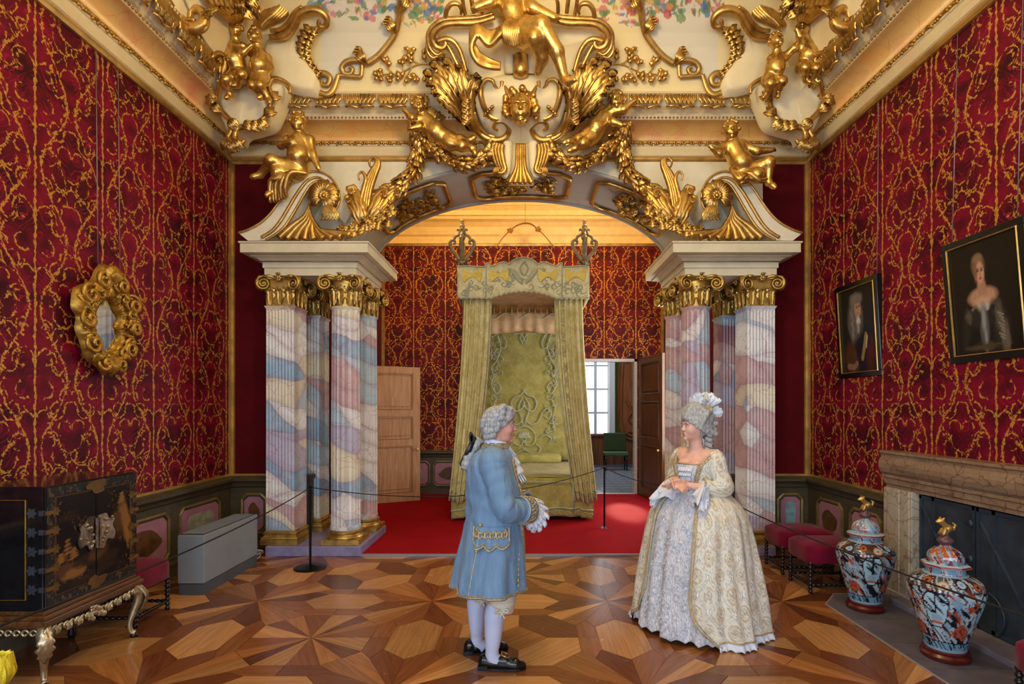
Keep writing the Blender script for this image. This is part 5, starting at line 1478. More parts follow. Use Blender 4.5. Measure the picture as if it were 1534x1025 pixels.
# ------------------------------------------------------------------ lacquer cabinet on a stand
cb = empty('lacquer_cabinet', (-3.13, 3.72, 0), 'black and gold lacquer cabinet on a carved silvered stand by the left wall', 'cabinet')
HINGE = M_plain('dull_brass_hinge', (110, 82, 44), .4, .7, noise=.25)
SHP = M_plain('hinge_plate_tinted_daylight_blue', (96, 108, 122), .35, .8, noise=.2)  # same hinges; the bluish daylight on this side is put into the colour
BLK = M_plain('black_lacquer', (16, 17, 22), .13, spec=.6, noise=.3, nscale=20)
x0, x1, y0, y1, z0, z1 = -3.37, -2.90, 3.33, 4.11, .47, 1.22
b = MB(); b.box(x0, x1, y0, y1, z0, z1); b.build('case', BLK, cb, False, bevel=.004)
def door_paint(half):
    def fn(s, t):
        S_ = s*.5+half*.5
        p = Paint(S_, t, (13, 10, 9)); G1, G2, G3, GR = (132, 94, 48), (84, 56, 26), (42, 27, 15), (30, 32, 34)
        ed = np.minimum(np.minimum(S_, 1-S_)*1.0, np.minimum(t, 1-t)); n = vnoise(S_*40, t*40, 3)
        p.put((ed < .075)*.9, GR); p.put((ed < .075)*(n > .62), (86, 72, 48)); p.put((np.abs(ed-.082) < .006)*1.0, G2)
        for cx, cy, rx, ry, c, sd in ((.2, .27, .14, .07, G2, 1), (.27, .22, .12, .05, G1, 2), (.45, .30, .16, .06, G3, 3), (.52, .34, .09, .07, G2, 4), (.62, .26, .15, .04, G3, 5),
                                      (.83, .58, .055, .20, G1, 6), (.88, .45, .05, .17, G1, 7), (.76, .52, .05, .12, G2, 8), (.72, .62, .06, .05, G2, 9), (.35, .62, .05, .035, G3, 10), (.45, .15, .25, .035, G3, 11), (.70, .42, .10, .04, G3, 12), (.22, .72, .10, .04, G3, 13)):
            p.ell(cx, cy, rx, ry, c, .5, .15, .55, sd, .9)
        for x, y, h in ((.19, .33, .2), (.25, .3, .14), (.79, .7, .14), (.58, .4, .12), (.12, .3, .12)):
            p.line([(x, y), (x+.01, y+h)], .006, G2)
            for k in range(4): p.ell(x+.01, y+h*(.4+.18*k), .05-.008*k, .012, G1, .6, .2, .4, k)
        p.put((vnoise(S_*60, t*60, 9) > .72)*(vnoise(S_*6, t*6, 5) > .55)*.6, G1)
        return p.c
    return fn
DW = (y1-y0)/2-.004
for half in (0, 1):
    ya = y0+.002+half*(DW+.004)
    b = MB(); b.box(x1, x1+.018, ya, ya+DW, z0+.005, z1-.005); dr = b.build('door', BLK, cb, False, bevel=.003)
    painted_plane('painted_landscape', (x1+.0195, ya+.004, z0+.012), (0, DW-.008, 0), (0, 0, z1-z0-.024), LACQ, dr, 70, 120, door_paint(half), 'gold landscape on black lacquer')
    b = MB(); yc = ya+(DW-.004 if half == 0 else .004); sg = -1 if half == 0 else 1
    yy = lambda q: yc+sg*q
    out = [(.004, -.10), (.05, -.11), (.085, -.06), (.14, -.07), (.155, -.02), (.13, .03), (.15, .07), (.10, .08), (.07, .12), (.004, .115)]
    pl = [(p.x, p.y) for p in catmull([Vector((a, c, 0)) for a, c in out], 4)]
    b.prism(pl, (x1+.020, yc, .855), (0, sg, 0), (0, 0, 1), (.008, 0, 0))
    for k in range(12): b.ball((x1+.03, yy(.02+.12*random.random()), .855+random.uniform(-.09, .09)), random.uniform(.008, .016), 7, 5)
    b.tube([(x1+.035, yy(.008), .76), (x1+.035, yy(.008), .96)], .009, 7)
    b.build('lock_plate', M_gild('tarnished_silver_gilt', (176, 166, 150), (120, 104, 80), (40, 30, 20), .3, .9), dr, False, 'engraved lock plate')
    ys = y0 if half == 0 else y1
    hb = MB(); st_ = [(.034*(1 if k % 2 == 0 else .6)*cos(k*pi/6), .034*(1 if k % 2 == 0 else .6)*sin(k*pi/6)) for k in range(12)]
    hb.prism(st_, (0, 0, 0), (0, 1, 0), (0, 0, 1), (.006, 0, 0)); hb.box(-.003, .008, -.07, -.02, -.012, .012); hm = None
    for k in range(5):
        z = .60+k*.115
        if hm is None: hm = mesh_ob('hinge', hb.v, hb.f, HINGE, dr, False); o = hm
        else: o = hm.copy(); COL.objects.link(o)
        o.location = (x1+.02+3.13, (ys+.065 if half == 0 else ys-.065)-3.72, z); o.scale = (1, 1 if half == 0 else -1, 1)
        o.location = Vector(o.location)
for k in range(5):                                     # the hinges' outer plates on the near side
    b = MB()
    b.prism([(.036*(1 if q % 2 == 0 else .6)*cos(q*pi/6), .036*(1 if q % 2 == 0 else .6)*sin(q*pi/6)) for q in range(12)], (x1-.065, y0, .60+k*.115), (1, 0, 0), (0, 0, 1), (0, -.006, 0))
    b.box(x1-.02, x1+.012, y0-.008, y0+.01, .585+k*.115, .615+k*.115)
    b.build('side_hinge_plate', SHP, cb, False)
b = MB(); b.tube([(x0+.08, y0-.004, z0+.07), (x1-.10, y0-.004, z0+.07), (x1-.10, y0-.004, z1-.08), (x0+.08, y0-.004, z1-.08)], .004, 5, closed=True); b.build('side_line', GOLDD, cb, False)
for k, (yc, zc) in enumerate(((3.72, 1.17), (3.72, .53))):
    b = MB(); b.prism(blob_outline(.075, .045, 24, k, .22), (x1+.02, yc, zc), (0, 1, 0), (0, 0, 1), (.006, 0, 0)); b.build('door_mount', HINGE, cb, False, 'pierced brass mount')
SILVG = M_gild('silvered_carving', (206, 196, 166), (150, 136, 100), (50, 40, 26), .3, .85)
b = MB()
for i, (p, z, h) in enumerate(((.0, .445, .025), (.02, .42, .025), (.035, .39, .03), (.015, .37, .02))): b.box(x0-p*.2, x1+p+.012, y0-p, y1+p, z, z+h)
b.build('stand_frame', M_wood('brown_gilt_stand_frame', (74, 46, 22), (120, 80, 40), 5, 'y', .35), cb, False, bevel=.004)
b = MB(); rr = random.Random(12)
for k in range(17):                                    # pierced carved apron
    y = y0+.05+k*.0425; s = (-1)**k; zc = .345-.018*sin(pi*k/16)
    b.tube([(x1+.02+.01*sin(q*3), y+.026*(1-q*.5)*cos(q*5*s), zc+.026*(1-q*.5)*sin(q*5)) for q in np.linspace(0, 1.2, 12)], [.006, .009, .005], 6)
    b.leaf([(x1+.02, y, zc+.02), (x1+.04, y+.02*s, zc-.01), (x1+.025, y+.035*s, zc-.03)], .02, (1, 0, 0), 2, .004, .3, .2, 2)
for k in range(9): b.ball((x1+.03, 3.72+rr.uniform(-.06, .06), .345+rr.uniform(-.05, .04)), rr.uniform(.012, .024), 7, 5)
b.build('carved_apron', SILVG, cb); b = MB()
for k in range(8): b.tube([(x0+.08+k*.05+.024*(1-q*.5)*cos(q*5*(-1)**k), y0-.02, .345+.024*(1-q*.5)*sin(q*5)) for q in np.linspace(0, 1.2, 12)], [.006, .009, .005], 6)
b.build('carved_apron', SILVG, cb)
def cabriole(x, y, sx, sy):
    b = MB(); pts = [(0, 0, .38), (.028, .028, .33), (.03, .03, .27), (.012, .012, .19), (-.006, -.006, .11), (-.002, -.002, .05), (.012, .012, .03)]
    b.tube(catmull([(x+p*sx, y+q*sy, z) for p, q, z in pts], 6), [.034, .042, .034, .024, .018, .016, .022], 10)
    b.leaf([(x+.03*sx, y+.03*sy, .37), (x+.065*sx, y+.062*sy, .30), (x+.05*sx, y+.05*sy, .22), (x+.03*sx, y+.03*sy, .17)], .05, (sx, sy, .2), 4, .008, .4, .3, 3)
    b.tube(spiral((x+.03*sx, y+.03*sy, .345), (sx*.7, sy*.7, 0), (0, 0, 1), .03, .006, 1.4, 0, 16), [.01, .008, .005], 6)
    return b
for x, y, sx, sy in ((x1-.01, y0+.02, 1, -1), (x1-.01, y1-.02, 1, 1)):
    lg = cabriole(x, y, sx, sy).build('leg', SILVG, cb, label='silvered cabriole leg')
    b = MB(); b.lathe([(.018, 0), (.026, .006), (.024, .022), (.014, .03)], 10, (x+.012*sx, y+.012*sy, 0)); b.build('foot', BLACKW, lg)
for x, y in ((x0+.03, y0+.03), (x0+.03, y1-.03)):
    b = MB(); b.lathe([(.02, 0), (.028, .03), (.018, .1), (.026, .25), (.03, .38)], 10, (x, y, 0)); b.build('leg', BLACKW, cb, label='plain black rear leg')
# ------------------------------------------------------------------ gilt mirror on the left wall
mo = Vector((XL+.045, 4.64, 2.43)); mr = empty('gilt_mirror', mo, 'small wall mirror in a carved gilt rococo frame hanging on wires', 'mirror')
def MW(a, c, h=0.0): return mo+Vector((h, a, c))       # local: a along +Y, c up, h off the wall
inn = [(a*1.22, c*1.04) for a, c in [(0, .21), (.05, .185), (.075, .13), (.11, .09), (.115, .04), (.095, 0), (.11, -.05), (.115, -.10), (.08, -.15), (.06, -.185), (0, -.225), (-.05, -.20), (-.09, -.15), (-.115, -.09), (-.12, 0), (-.115, .06), (-.09, .12), (-.06, .17)]]
outr = [(0, .47), (.08, .44), (.12, .36), (.15, .30), (.23, .27), (.26, .20), (.30, .15), (.33, .07), (.33, -.02), (.29, -.10), (.30, -.16), (.25, -.22), (.24, -.29), (.16, -.35), (.11, -.38), (.05, -.44), (0, -.47), (-.06, -.43), (-.13, -.38), (-.19, -.36), (-.24, -.28), (-.27, -.20), (-.31, -.12), (-.30, -.02), (-.345, .04), (-.34, .14), (-.32, .20), (-.25, .245), (-.19, .27), (-.14, .33), (-.12, .38), (-.06, .45)]
I = catmull([Vector((a, c-.045, 0)) for a, c in inn], 8, True)
def resamp(pts, n):
    ang = np.unwrap(np.array([atan2(p.y+.045, p.x) for p in pts])); ang = ang
    return pts
N = 144
def by_angle(pts):
    out = []
    ps = catmull([Vector((a, c, 0)) for a, c in pts], 8, True); an = [atan2(p.y+.045, p.x) for p in ps]
    for k in range(N):
        t = -pi+2*pi*k/N; j = min(range(len(ps)), key=lambda i: abs((an[i]-t+pi) % (2*pi)-pi)); out.append(ps[j])
    return out
Ia, Oa = by_angle([(a, c-.045) for a, c in inn]), by_angle(outr)
b = MB(); rows = []
for t, h in ((0, -.0), (0, .035), (.1, .055), (.25, .06), (.35, .045), (.5, .05), (.65, .075), (.8, .06), (.95, .035), (1.0, 0.0)):
    rows.append([MW(*(Ia[k].lerp(Oa[k], t).xy), h+(.012*sin(k*.9)+.01*sin(k*2.3))*sin(pi*t)) for k in range(N)])
b.rings(rows); rim = b.build('frame', GOLDD, mr)
b = MB(); rr = random.Random(5)
for a_, c_, r_, t0, sg in ((.245, .17, .085, 2.2, -1), (.26, -.03, .07, 1.2, -1), (.20, -.22, .075, .6, -1), (.10, .31, .075, 2.6, -1), (.09, -.37, .06, .2, -1)):
    for sx in (-1, 1):
        b.tube([MW(sx*(a_+(1-q*.82)*r_*cos(t0+sg*q*8.5)), c_+(1-q*.82)*r_*sin(t0+sg*q*8.5), .07+.03*q) for q in np.linspace(0, 1, 26)], [.012, .022, .02, .016, .010], 8)
        b.tube([MW(sx*(a_+(1.3-q*.6)*r_*cos(t0-sg*(.3+q*1.8))), c_+(1.3-q*.6)*r_*sin(t0-sg*(.3+q*1.8)), .07) for q in np.linspace(0, 1, 12)], [.008, .016, .006], 7)
for k in range(12):                                    # shells and leaves on the frame
    i = k*N//12; p = Ia[i].lerp(Oa[i], .5); a = rr.uniform(0, 6); sg = rr.choice((-1, 1))
    b.tube([MW(p.x+.05*(1-q*.8)*cos(a+sg*q*7), p.y+.05*(1-q*.8)*sin(a+sg*q*7), .075) for q in np.linspace(0, 1, 18)], [.008, .013, .011, .006], 6)
    e = Oa[i]; d = (e-Ia[i]).normalized()
    b.leaf([MW(*(p.xy), .06), MW(p.x+d.x*.03, p.y+d.y*.03, .085), MW(e.x, e.y, .045)], .042, (1, 0, 0), 3, .008, .3, .3, 3)
for k in range(9):
    a = radians(30+k*15); b.leaf([MW(0, .30, .06), MW(.06*cos(a), .33+.06*sin(a), .10), MW(.11*cos(a), .33+.12*sin(a), .07)], .035, (1, 0, 0), 2, .008, .3, .2, 2)
for k in range(7):
    a = radians(210+k*20); b.leaf([MW(0, -.30, .06), MW(.06*cos(a), -.33+.06*sin(a), .09), MW(.10*cos(a), -.34+.11*sin(a), .06)], .035, (1, 0, 0), 2, .008, .3, .2, 2)
for k in range(26):
    i = rr.randrange(N); p = Ia[i].lerp(Oa[i], rr.uniform(.15, .9)); b.ball(MW(p.x, p.y, .07), rr.uniform(.008, .02), 7, 5)
b.build('carving', GOLDD, rim)
b = MB(); b.add([MW(*(p.xy*1.04), .012) for p in I], [tuple(range(len(I)))]); b.build('mirror_glass', M_plain('old_mirror_glass', (214, 216, 206), .05, 1.0), mr, False, 'mirror glass')
for y in (4.59, 4.84): b = MB(); b.tube([(XL+.03, y, 2.83 if y < 4.7 else 2.80), (XL+.012, y, 4.66)], .0035, 5); b.build('hanging_wire', WIRE, mr)
# ------------------------------------------------------------------ portraits on the right wall
def portrait_man(s, t):
    p = Paint(s, t, (20, 16, 14)); p.ell(.5, .62, .55, .45, (36, 30, 26), 1.2)
    p.ell(.55, .22, .40, .36, (22, 22, 26), .4, 0, .15, 1); p.ell(.30, .16, .16, .2, (84, 48, 28), .6, .3, .3, 2); p.ell(.82, .18, .13, .2, (74, 22, 24), .7, -.3, .3, 3)
    p.ell(.42, .62, .16, .22, (118, 110, 100), .7, .15, .2, 4); p.ell(.36, .52, .10, .16, (104, 96, 88), .7, .1, .3, 5); p.ell(.60, .64, .07, .17, (96, 90, 82), .7, 0, .2, 6)
    p.ell(.50, .86, .16, .07, (126, 118, 106), .6, 0, .2, 7); p.ell(.53, .74, .085, .095, (188, 146, 116), .35); p.ell(.56, .71, .05, .05, (200, 152, 122), .9)
    p.ell(.535, .83, .09, .03, (124, 116, 104), .8)
    for x in (.505, .575): p.ell(x, .758, .018, .008, (52, 34, 28), .8); p.ell(x, .772, .024, .006, (90, 62, 50), .9)
    p.ell(.555, .725, .016, .028, (168, 118, 94), .9); p.ell(.545, .688, .028, .008, (150, 74, 64), .8)
    p.ell(.54, .60, .05, .05, (206, 204, 200), .5, 0, .3, 8); p.ell(.53, .52, .03, .06, (170, 166, 160), .6, 0, .3, 9)
    p.line([(.72, .42), (.66, .28), (.60, .16)], .035, (150, 128, 84)); p.line([(.75, .40), (.71, .28)], .015, (196, 188, 170)); p.line([(.20, .08), (.36, .06), (.44, .10)], .035, (140, 104, 84))
    for k in range(10): p.line([(.33+.02*(k % 4), .72-.03*k), (.37+.02*(k % 3), .66-.03*k)], .006, (158, 150, 140))
    p.c *= (.72+.25*vnoise(s*30, t*30, 2)[:, None]); return p.c
def portrait_lady(s, t):
    p = Paint(s, t, (17, 13, 10)); p.ell(.5, .65, .6, .5, (34, 27, 20), 1.3)
    p.ell(.42, .12, .38, .36, (26, 23, 20), .4, 0, .15, 1); p.ell(.70, .24, .10, .22, (52, 48, 42), .6, .15, .4, 2); p.ell(.73, .14, .06, .14, (104, 96, 84), .7, .2, .6, 3); p.ell(.22, .27, .07, .16, (44, 38, 32), .7, -.3, .4, 4)
    p.ell(.44, .78, .10, .105, (122, 96, 66), .4, 0, .15, 5); p.ell(.44, .845, .07, .04, (148, 122, 86), .7, 0, .2, 5)
    p.ell(.47, .50, .20, .085, (196, 152, 124), .4, 0, .06, 6); p.ell(.47, .585, .06, .09, (190, 142, 114), .5); p.ell(.47, .44, .13, .06, (208, 168, 142), .6)
    p.ell(.455, .72, .062, .095, (206, 158, 130), .3, -.05); p.ell(.47, .69, .045, .05, (216, 162, 136), .9)
    p.ell(.40, .735, .025, .09, (146, 104, 82), .9)
    for x in (.432, .485): p.ell(x, .735, .015, .009, (40, 28, 24), .7); p.ell(x, .752, .02, .005, (104, 74, 56), .9)
    p.ell(.462, .70, .011, .03, (186, 134, 110), .9); p.ell(.462, .665, .022, .009, (160, 62, 58), .7)
    p.ell(.46, .40, .15, .03, (206, 196, 180), .5, 0, .5, 8); p.ell(.47, .24, .065, .19, (92, 94, 98), .5, 0, .1, 9); p.ell(.465, .30, .03, .10, (150, 152, 152), .8); p.ell(.48, .12, .02, .11, (146, 146, 142), .8)
    p.ell(.36, .33, .07, .10, (48, 43, 40), .6); p.ell(.60, .33, .06, .12, (44, 40, 36), .6)
    p.ell(.25, .34, .04, .06, (92, 84, 72), .9, .2, .6, 7); p.ell(.68, .30, .05, .12, (98, 90, 78), .9, .1, .7, 8); p.ell(.45, .06, .22, .03, (84, 70, 48), .9, 0, .7, 9)
    for k in range(8): p.line([(.66+.02*(k % 3), .34-.03*k), (.74, .31-.03*k)], .006, (150, 142, 124))
    p.c *= (.68+.24*vnoise(s*30, t*30, 5)[:, None]); return p.c
FRM = M_plain('black_picture_frame', (17, 16, 18), .22, spec=.6)
def picture(name, y0, y1, zb, zt, xb, xt, fn, label, wires, nu=96, nv=130):
    o = Vector((xb, y0, zb)); u = Vector((0, y1-y0, 0)); v = Vector((xt-xb, 0, zt-zb)); v_ = v.normalized(); u_ = u.normalized(); n = u_.cross(v_); n = n if n.x < 0 else -n
    W_, H_ = u.length, v.length; root = empty(name, o+u*.5, label, 'painting', 'portraits in black frames')
    b = MB(); f = .055
    for (a0, a1, c0, c1) in ((0, W_, 0, f), (0, W_, H_-f, H_), (0, f, f, H_-f), (W_-f, W_, f, H_-f)):
        b.prism([(a0, c0), (a1, c0), (a1, c1), (a0, c1)], o-n*.055, u_, v_, n*.06)
    b.build('frame', FRM, root, False, bevel=.006)
    b = MB(); b.tube([o+u_*a+v_*c+n*.003 for a, c in ((f, f), (W_-f, f), (W_-f, H_-f), (f, H_-f))], .009, 6, closed=True); b.build('gilt_slip', GILT, root, False, 'narrow gilt inner edge')
    painted_plane('canvas', o+u_*f+v_*f-n*.006, u_*(W_-2*f), v_*(H_-2*f), PAINTING, root, nu, nv, fn)
    for y in wires: b = MB(); b.tube([o+u_*(y-y0 if u.y > 0 else y0-y)+v_*(H_*.98)-n*.03, Vector((XR-.012, y, 4.66))], .0035, 5); b.build('hanging_wire', WIRE, root)
picture('portrait_painting', 6.04, 5.32, 2.005, 2.985, XR-.003, XR-.06, portrait_man, 'dark portrait of a gentleman in a long grey wig, nearer the arch', (5.36,))
picture('portrait_painting', 4.455, 3.72, 2.045, 2.99, XR-.010, XR-.088, portrait_lady, 'dark portrait of a fair haired lady in a low cut gown, above the fireplace', (4.38, 3.8))
# ------------------------------------------------------------------ fireplace
fp = empty('fireplace', (3.36, 4.15, 0), 'brown veined marble fireplace with closed iron doors in the right wall', 'fireplace')
pr = [(3.43, 1.302), (3.27, 1.302), (3.27, 1.282), (3.285, 1.27), (3.288, 1.245), (3.272, 1.225), (3.262, 1.19), (3.265, 1.15), (3.28, 1.11), (3.30, 1.085), (3.30, 1.06), (3.315, 1.05), (3.318, 1.005), (3.335, .995), (3.335, .967), (3.43, .967)]
b = MB(); b.prism([(x, z) for x, z in pr], (0, FY1, 0), (1, 0, 0), (0, 0, 1), (0, FY0-FY1, 0)); b.build('mantel', MANTEL, fp, False)
for ya, yb, s in ((FY0, 4.75, 1), (3.55, FY1, -1)):
    lo, hi = min(ya, yb), max(ya, yb); b = MB()
    b.box(3.31, 3.43, lo, hi, 0, .967); i0, i1 = (lo, lo+.20) if s == 1 else (hi-.20, hi)
    b.box(3.295, 3.31, (lo+.14 if s == 1 else lo+.02), (hi-.02 if s == 1 else hi-.14), 0, .967); b.box(3.30, 3.315, (lo+.02 if s == 1 else hi-.09), (lo+.09 if s == 1 else hi-.02), 0, .967)
    b.box(3.28, 3.43, lo, hi, 0, .06)
    b.build('jamb', JAMBM, fp, False, 'paler veined marble jamb', bevel=.008)
b = MB(); b.box(3.40, 3.425, 3.55, 4.75, .04, .967); b.build('back_plate', IRON, fp, False)
for ya, yb in ((4.15, 4.74), (3.56, 4.145)):
    b = MB(); b.box(3.378, 3.392, ya+.004, yb-.004, .06, .95); dr = b.build('iron_door', IRON, fp, False)
    b = MB(); e = .028
    for a0, a1, c0, c1 in ((ya+.005, ya+e, .06, .95), (yb-e, yb-.005, .06, .95), (ya, yb, .06, .06+e), (ya, yb, .95-e, .95), ((ya+yb)/2+.12, (ya+yb)/2+.15, .06, .95)): b.box(3.368, 3.38, a0, a1, c0, c1)
    b.tube([(3.374, yb-.04, .85), (3.374, ya+.05, .14)], .010, 6); b.build('iron_strap', IRON, dr, False)
    b = MB()
    for z in (.25, .55, .82):
        b.lathe([(.012, -.03), (.016, 0), (.012, .03)], 8, (3.362, ya+.03, z)); b.tube([(3.365, ya+.02, z), (3.362, ya+.11, z)], .006, 6)
    b.build('door_pin', IRON, dr)
b = MB(); b.tube([(3.365+.0, 4.05+.16*cos(t), .19+.16*sin(t)) for t in np.linspace(0, 2*pi, 33)], .007, 6, closed=True); b.build('ring', IRON, fp)
b = MB(); b.box(3.15, 3.40, 3.5, 4.8, .006, .05); b.build('hearth_sill', M_plain('lilac_grey_stone', (124, 116, 128), .5, noise=.15, nscale=8), fp, False, 'pale stone sill before the doors', bevel=.006)
hs = empty('hearth', (2.95, 4.2, 0), 'dark grey slate hearth slabs let into the parquet before the fireplace', 'hearth')
yl = [5.02, 4.42, 3.97, 3.58, 3.12]
for k in range(4):
    a, c = yl[k+1]+.003, yl[k]-.003; poly = [(2.592, a), (3.28, a), (3.28, c), (2.592, c)]
    if k == 0: poly = [(2.592, a), (3.28, a), (3.28, c), (2.80, c), (2.592, 4.765)]
    b = MB(); b.prism(poly, (0, 0, -.004), (1, 0, 0), (0, 1, 0), (0, 0, .012)); b.build('slab', SLATE, hs, False)
b = MB(); b.prism([(2.582, 3.12), (2.592, 3.12), (2.592, 4.765), (2.80, 5.018), (3.28, 5.018), (3.28, 5.028), (2.795, 5.028), (2.582, 4.77)], (0, 0, -.004), (1, 0, 0), (0, 1, 0), (0, 0, .0125)); b.build('border_strip', M_plain('pale_stone_strip', (150, 136, 132), .5), hs, False, 'thin pale border')
# ------------------------------------------------------------------ lidded porcelain vases
def make_vase(name, label, loc, octo, rot, sc=1.0, seed=0):
    root = empty(name, loc, label, 'vase', 'lidded porcelain vases')
    WHT, BLU, NAV, ORG, RED, BRN, GLD = (164, 180, 194), (112, 152, 178), (18, 22, 36), (176, 84, 44), (128, 40, 34), (74, 46, 34), (176, 140, 80)
    b = MB(); b.lathe([(.125, 0), (.14, .008), (.143, .03), (.13, .045), (.134, .06), (.12, .068)], 36, rf=lambda a, z: 1+.03*abs(sin(4*a))*(z < .04)); mesh_ob('wooden_stand', b.v, b.f, M_plain('dark_red_lacquered_stand', (84, 22, 18), .2), root, autosmooth=40)
    pr = [(.142, .066), (.150, .085), (.156, .11), (.172, .165), (.195, .235), (.222, .31), (.247, .375), (.262, .43), (.266, .46), (.258, .50), (.235, .53), (.19, .556), (.15, .568), (.136, .578), (.134, .615)]
    pp = catmull([Vector((r*.83, z, 0)) for r, z in pr], 9); n = 180
    b = MB(); b.lathe([(p.x*sc, p.y*sc) for p in pp], n)
    o = mesh_ob('body', b.v, b.f, PORC, root)
    A = np.tile(np.arange(n)/n, len(pp)); Z = np.repeat([p.y for p in pp], n); a = (A*2*pi-rot)
    p = Paint(np.cos(a)*0+A, Z, WHT); nx, ny = np.cos(a)*2, np.sin(a)*2
    n1 = vnoise(nx*2.6+9, Z*20+ny*2.6, seed+1); n2 = vnoise(nx*4+5, Z*34+ny*4, seed+2); n3 = vnoise(nx*3+21, Z*16+ny*3, seed+3); n4 = vnoise(nx*9, Z*70+ny*9, seed+4)
    low = Z < .50
    p.put((n3 > .60)*low*.8, (128, 150, 168)); p.put((n1 > .63)*1.0*low, ORG); p.put(((n1 > .66))*low*.8, (150, 64, 40)); p.put((n2 > .58)*1.0*low, NAV); p.put((np.abs(n3-.5) < .016)*1.0*low, NAV); p.put((n3 > .70)*low*.7, BLU)
    sh = (Z >= .485) & (Z < .566); p.put(sh*(n3 > .46)*1.0, BRN); p.put(sh*(n3 < .40)*.8, NAV)
    for k in range(12):
        ca = 2*pi*k/12+.2; da = np.abs((a-ca+pi) % (2*pi)-pi)*.24; zc = .525+.015*(k % 2); d = np.hypot(da, (Z-zc)*1.7)
        p.put((d < .042)*1.0, (GLD, NAV, BRN)[k % 3]); p.put((d < .03)*1.0, (WHT, WHT, ORG)[k % 3]); p.put((d < .013)*1.0, (ORG, BLU, NAV)[k % 3])
    for k in range(4):                                   # framed reserves with a vase of flowers
        ca = 2*pi*k/4; da = ((a-ca+pi) % (2*pi)-pi); x = da*.235; zz = Z-.36; w = .062+.03*np.clip((zz+.11)/.22, 0, 1)
        d = np.maximum(np.abs(x)/w, np.abs(zz)/.125); d = np.maximum(d, (np.abs(x)/w+np.abs(zz)/.125)/1.55)
        p.put((d < 1.0)*1.0, NAV); ins = d < .90; p.put(ins*1.0, (160, 194, 210)); p.put(ins*(n4 > .62)*(zz > -.02), NAV); p.put(ins*(np.abs(x) < .006)*(zz > -.04), NAV)
        p.put(ins*(np.hypot(x*1.0, (zz+.055)*1.4) < .04), (142, 168, 186)); p.put(ins*(np.abs(zz+.09) < .010)*(np.abs(x) < .04), ORG)
        ca2 = ca+pi/4; x2 = ((a-ca2+pi) % (2*pi)-pi)*.2; d2 = np.hypot(x2/.06, (Z-.21)/.05)+.5*(n4-.5); p.put((d2 < 1)*1.0, (166, 84, 66)); p.put((d2 < 1)*(n4 > .55), RED)
    p.put((Z < .135)*1.0, BLU); p.put((Z < .135)*(n4 > .56)*1.0, NAV); p.put((np.abs(Z-.137) < .005)*1.0, NAV); p.put((np.abs(Z-.16) < .02)*(np.abs(n3-.5) < .05)*1.0, NAV); p.put((Z < .088)*1.0, (140, 172, 192))
    p.put((Z > .572)*1.0, BLU); p.put((Z > .572)*(np.sin(a*8) > .3), RED); p.put((Z > .572)*(np.sin(a*8) > .3)*(n4 > .5), WHT)
    set_col(o, p.c)
    lr = [(.105, .612), (.138, .618), (.14, .630), (.125, .638), (.10, .648), (.104, .668), (.098, .695), (.08, .722), (.056, .738), (.04, .745), (.028, .76)]
    rf = (lambda a, z: cos(pi/8)/cos((a % (pi/4))-pi/8)*1.02) if octo else None
    lp = catmull([Vector((r, z, 0)) for r, z in lr], 4); n = 96
    b = MB(); b.lathe([(q.x*sc, q.y*sc) for q in lp], n, rf=rf); o = mesh_ob('lid', b.v, b.f, PORC, root, autosmooth=35)
    A = np.tile(np.arange(n)/n*2*pi, len(lp))-rot; Z = np.repeat([q.y for q in lp], n); p = Paint(A, Z, WHT); nx, ny = np.cos(A)*2, np.sin(A)*2
    m1 = vnoise(nx*2+3, Z*26+ny*2, seed+6); p.put((m1 > .5)*1.0, RED if octo else WHT); p.put((np.abs(m1-.5) < .03)*1.0, NAV); p.put((vnoise(nx*3, Z*30+ny*3+7, seed+7) > .62)*1.0, BLU)
    p.put((Z < .642)*1.0, (170, 190, 206)); p.put((Z > .622)*(Z < .634)*1.0, RED); p.put((m1 < .36)*(Z > .65), ORG)
    set_col(o, p.c)
    B = Body(.008*sc); q = lambda x, y, z: (x*sc, y*sc, z*sc)                     # seated lion on a rock
    B.ell(q(0, 0, .785), (.05*sc, .045*sc, .03*sc)); B.cap(q(0, 0, .78), q(-.01, 0, .84), .034*sc, .022*sc); B.cap(q(-.012, 0, .835), q(.022, 0, .872), .020*sc, .024*sc)
    B.cap(q(.02, 0, .87), q(-.02, 0, .905), .02*sc, .018*sc); B.ell(q(-.03, 0, .92), (.024*sc, .02*sc, .02*sc)); B.ell(q(-.052, 0, .914), (.014*sc, .012*sc, .010*sc))
    B.chain([q(.03, 0, .85), q(.055, 0, .862), q(.066, 0, .89), q(.05, 0, .905)], [.010*sc, .009*sc, .009*sc, .006*sc])
    for sy in (-1, 1): B.cap(q(-.012, sy*.016, .86), q(-.03, sy*.02, .825), .010*sc, .008*sc); B.ell(q(-.022, sy*.018, .938), (.007*sc, .006*sc, .009*sc))
    body_ob('lion_finial', B, .0042, None, root, mats=[M_plain('purple_brown_rock_glaze', (92, 62, 66), .3), GILT], colorfn=lambda c: (c[:, 2] > .835*sc).astype(int), label='gilded lion finial on a brown rock', local=True)
    root.rotation_euler = (0, 0, 0); return root
rv = lambda x, y: atan2(-y, -x)
make_vase('lidded_vase', 'tall lidded porcelain vase with round lid, farther one beside the stools', (2.86, 4.66, .008), False, rv(2.86, 4.66)+.25, 1.0, 3)
make_vase('lidded_vase', 'tall lidded porcelain vase with eight sided lid, nearest one before the iron doors', (2.85, 3.76, .008), True, rv(2.85, 3.76)-.25, 1.0, 11)
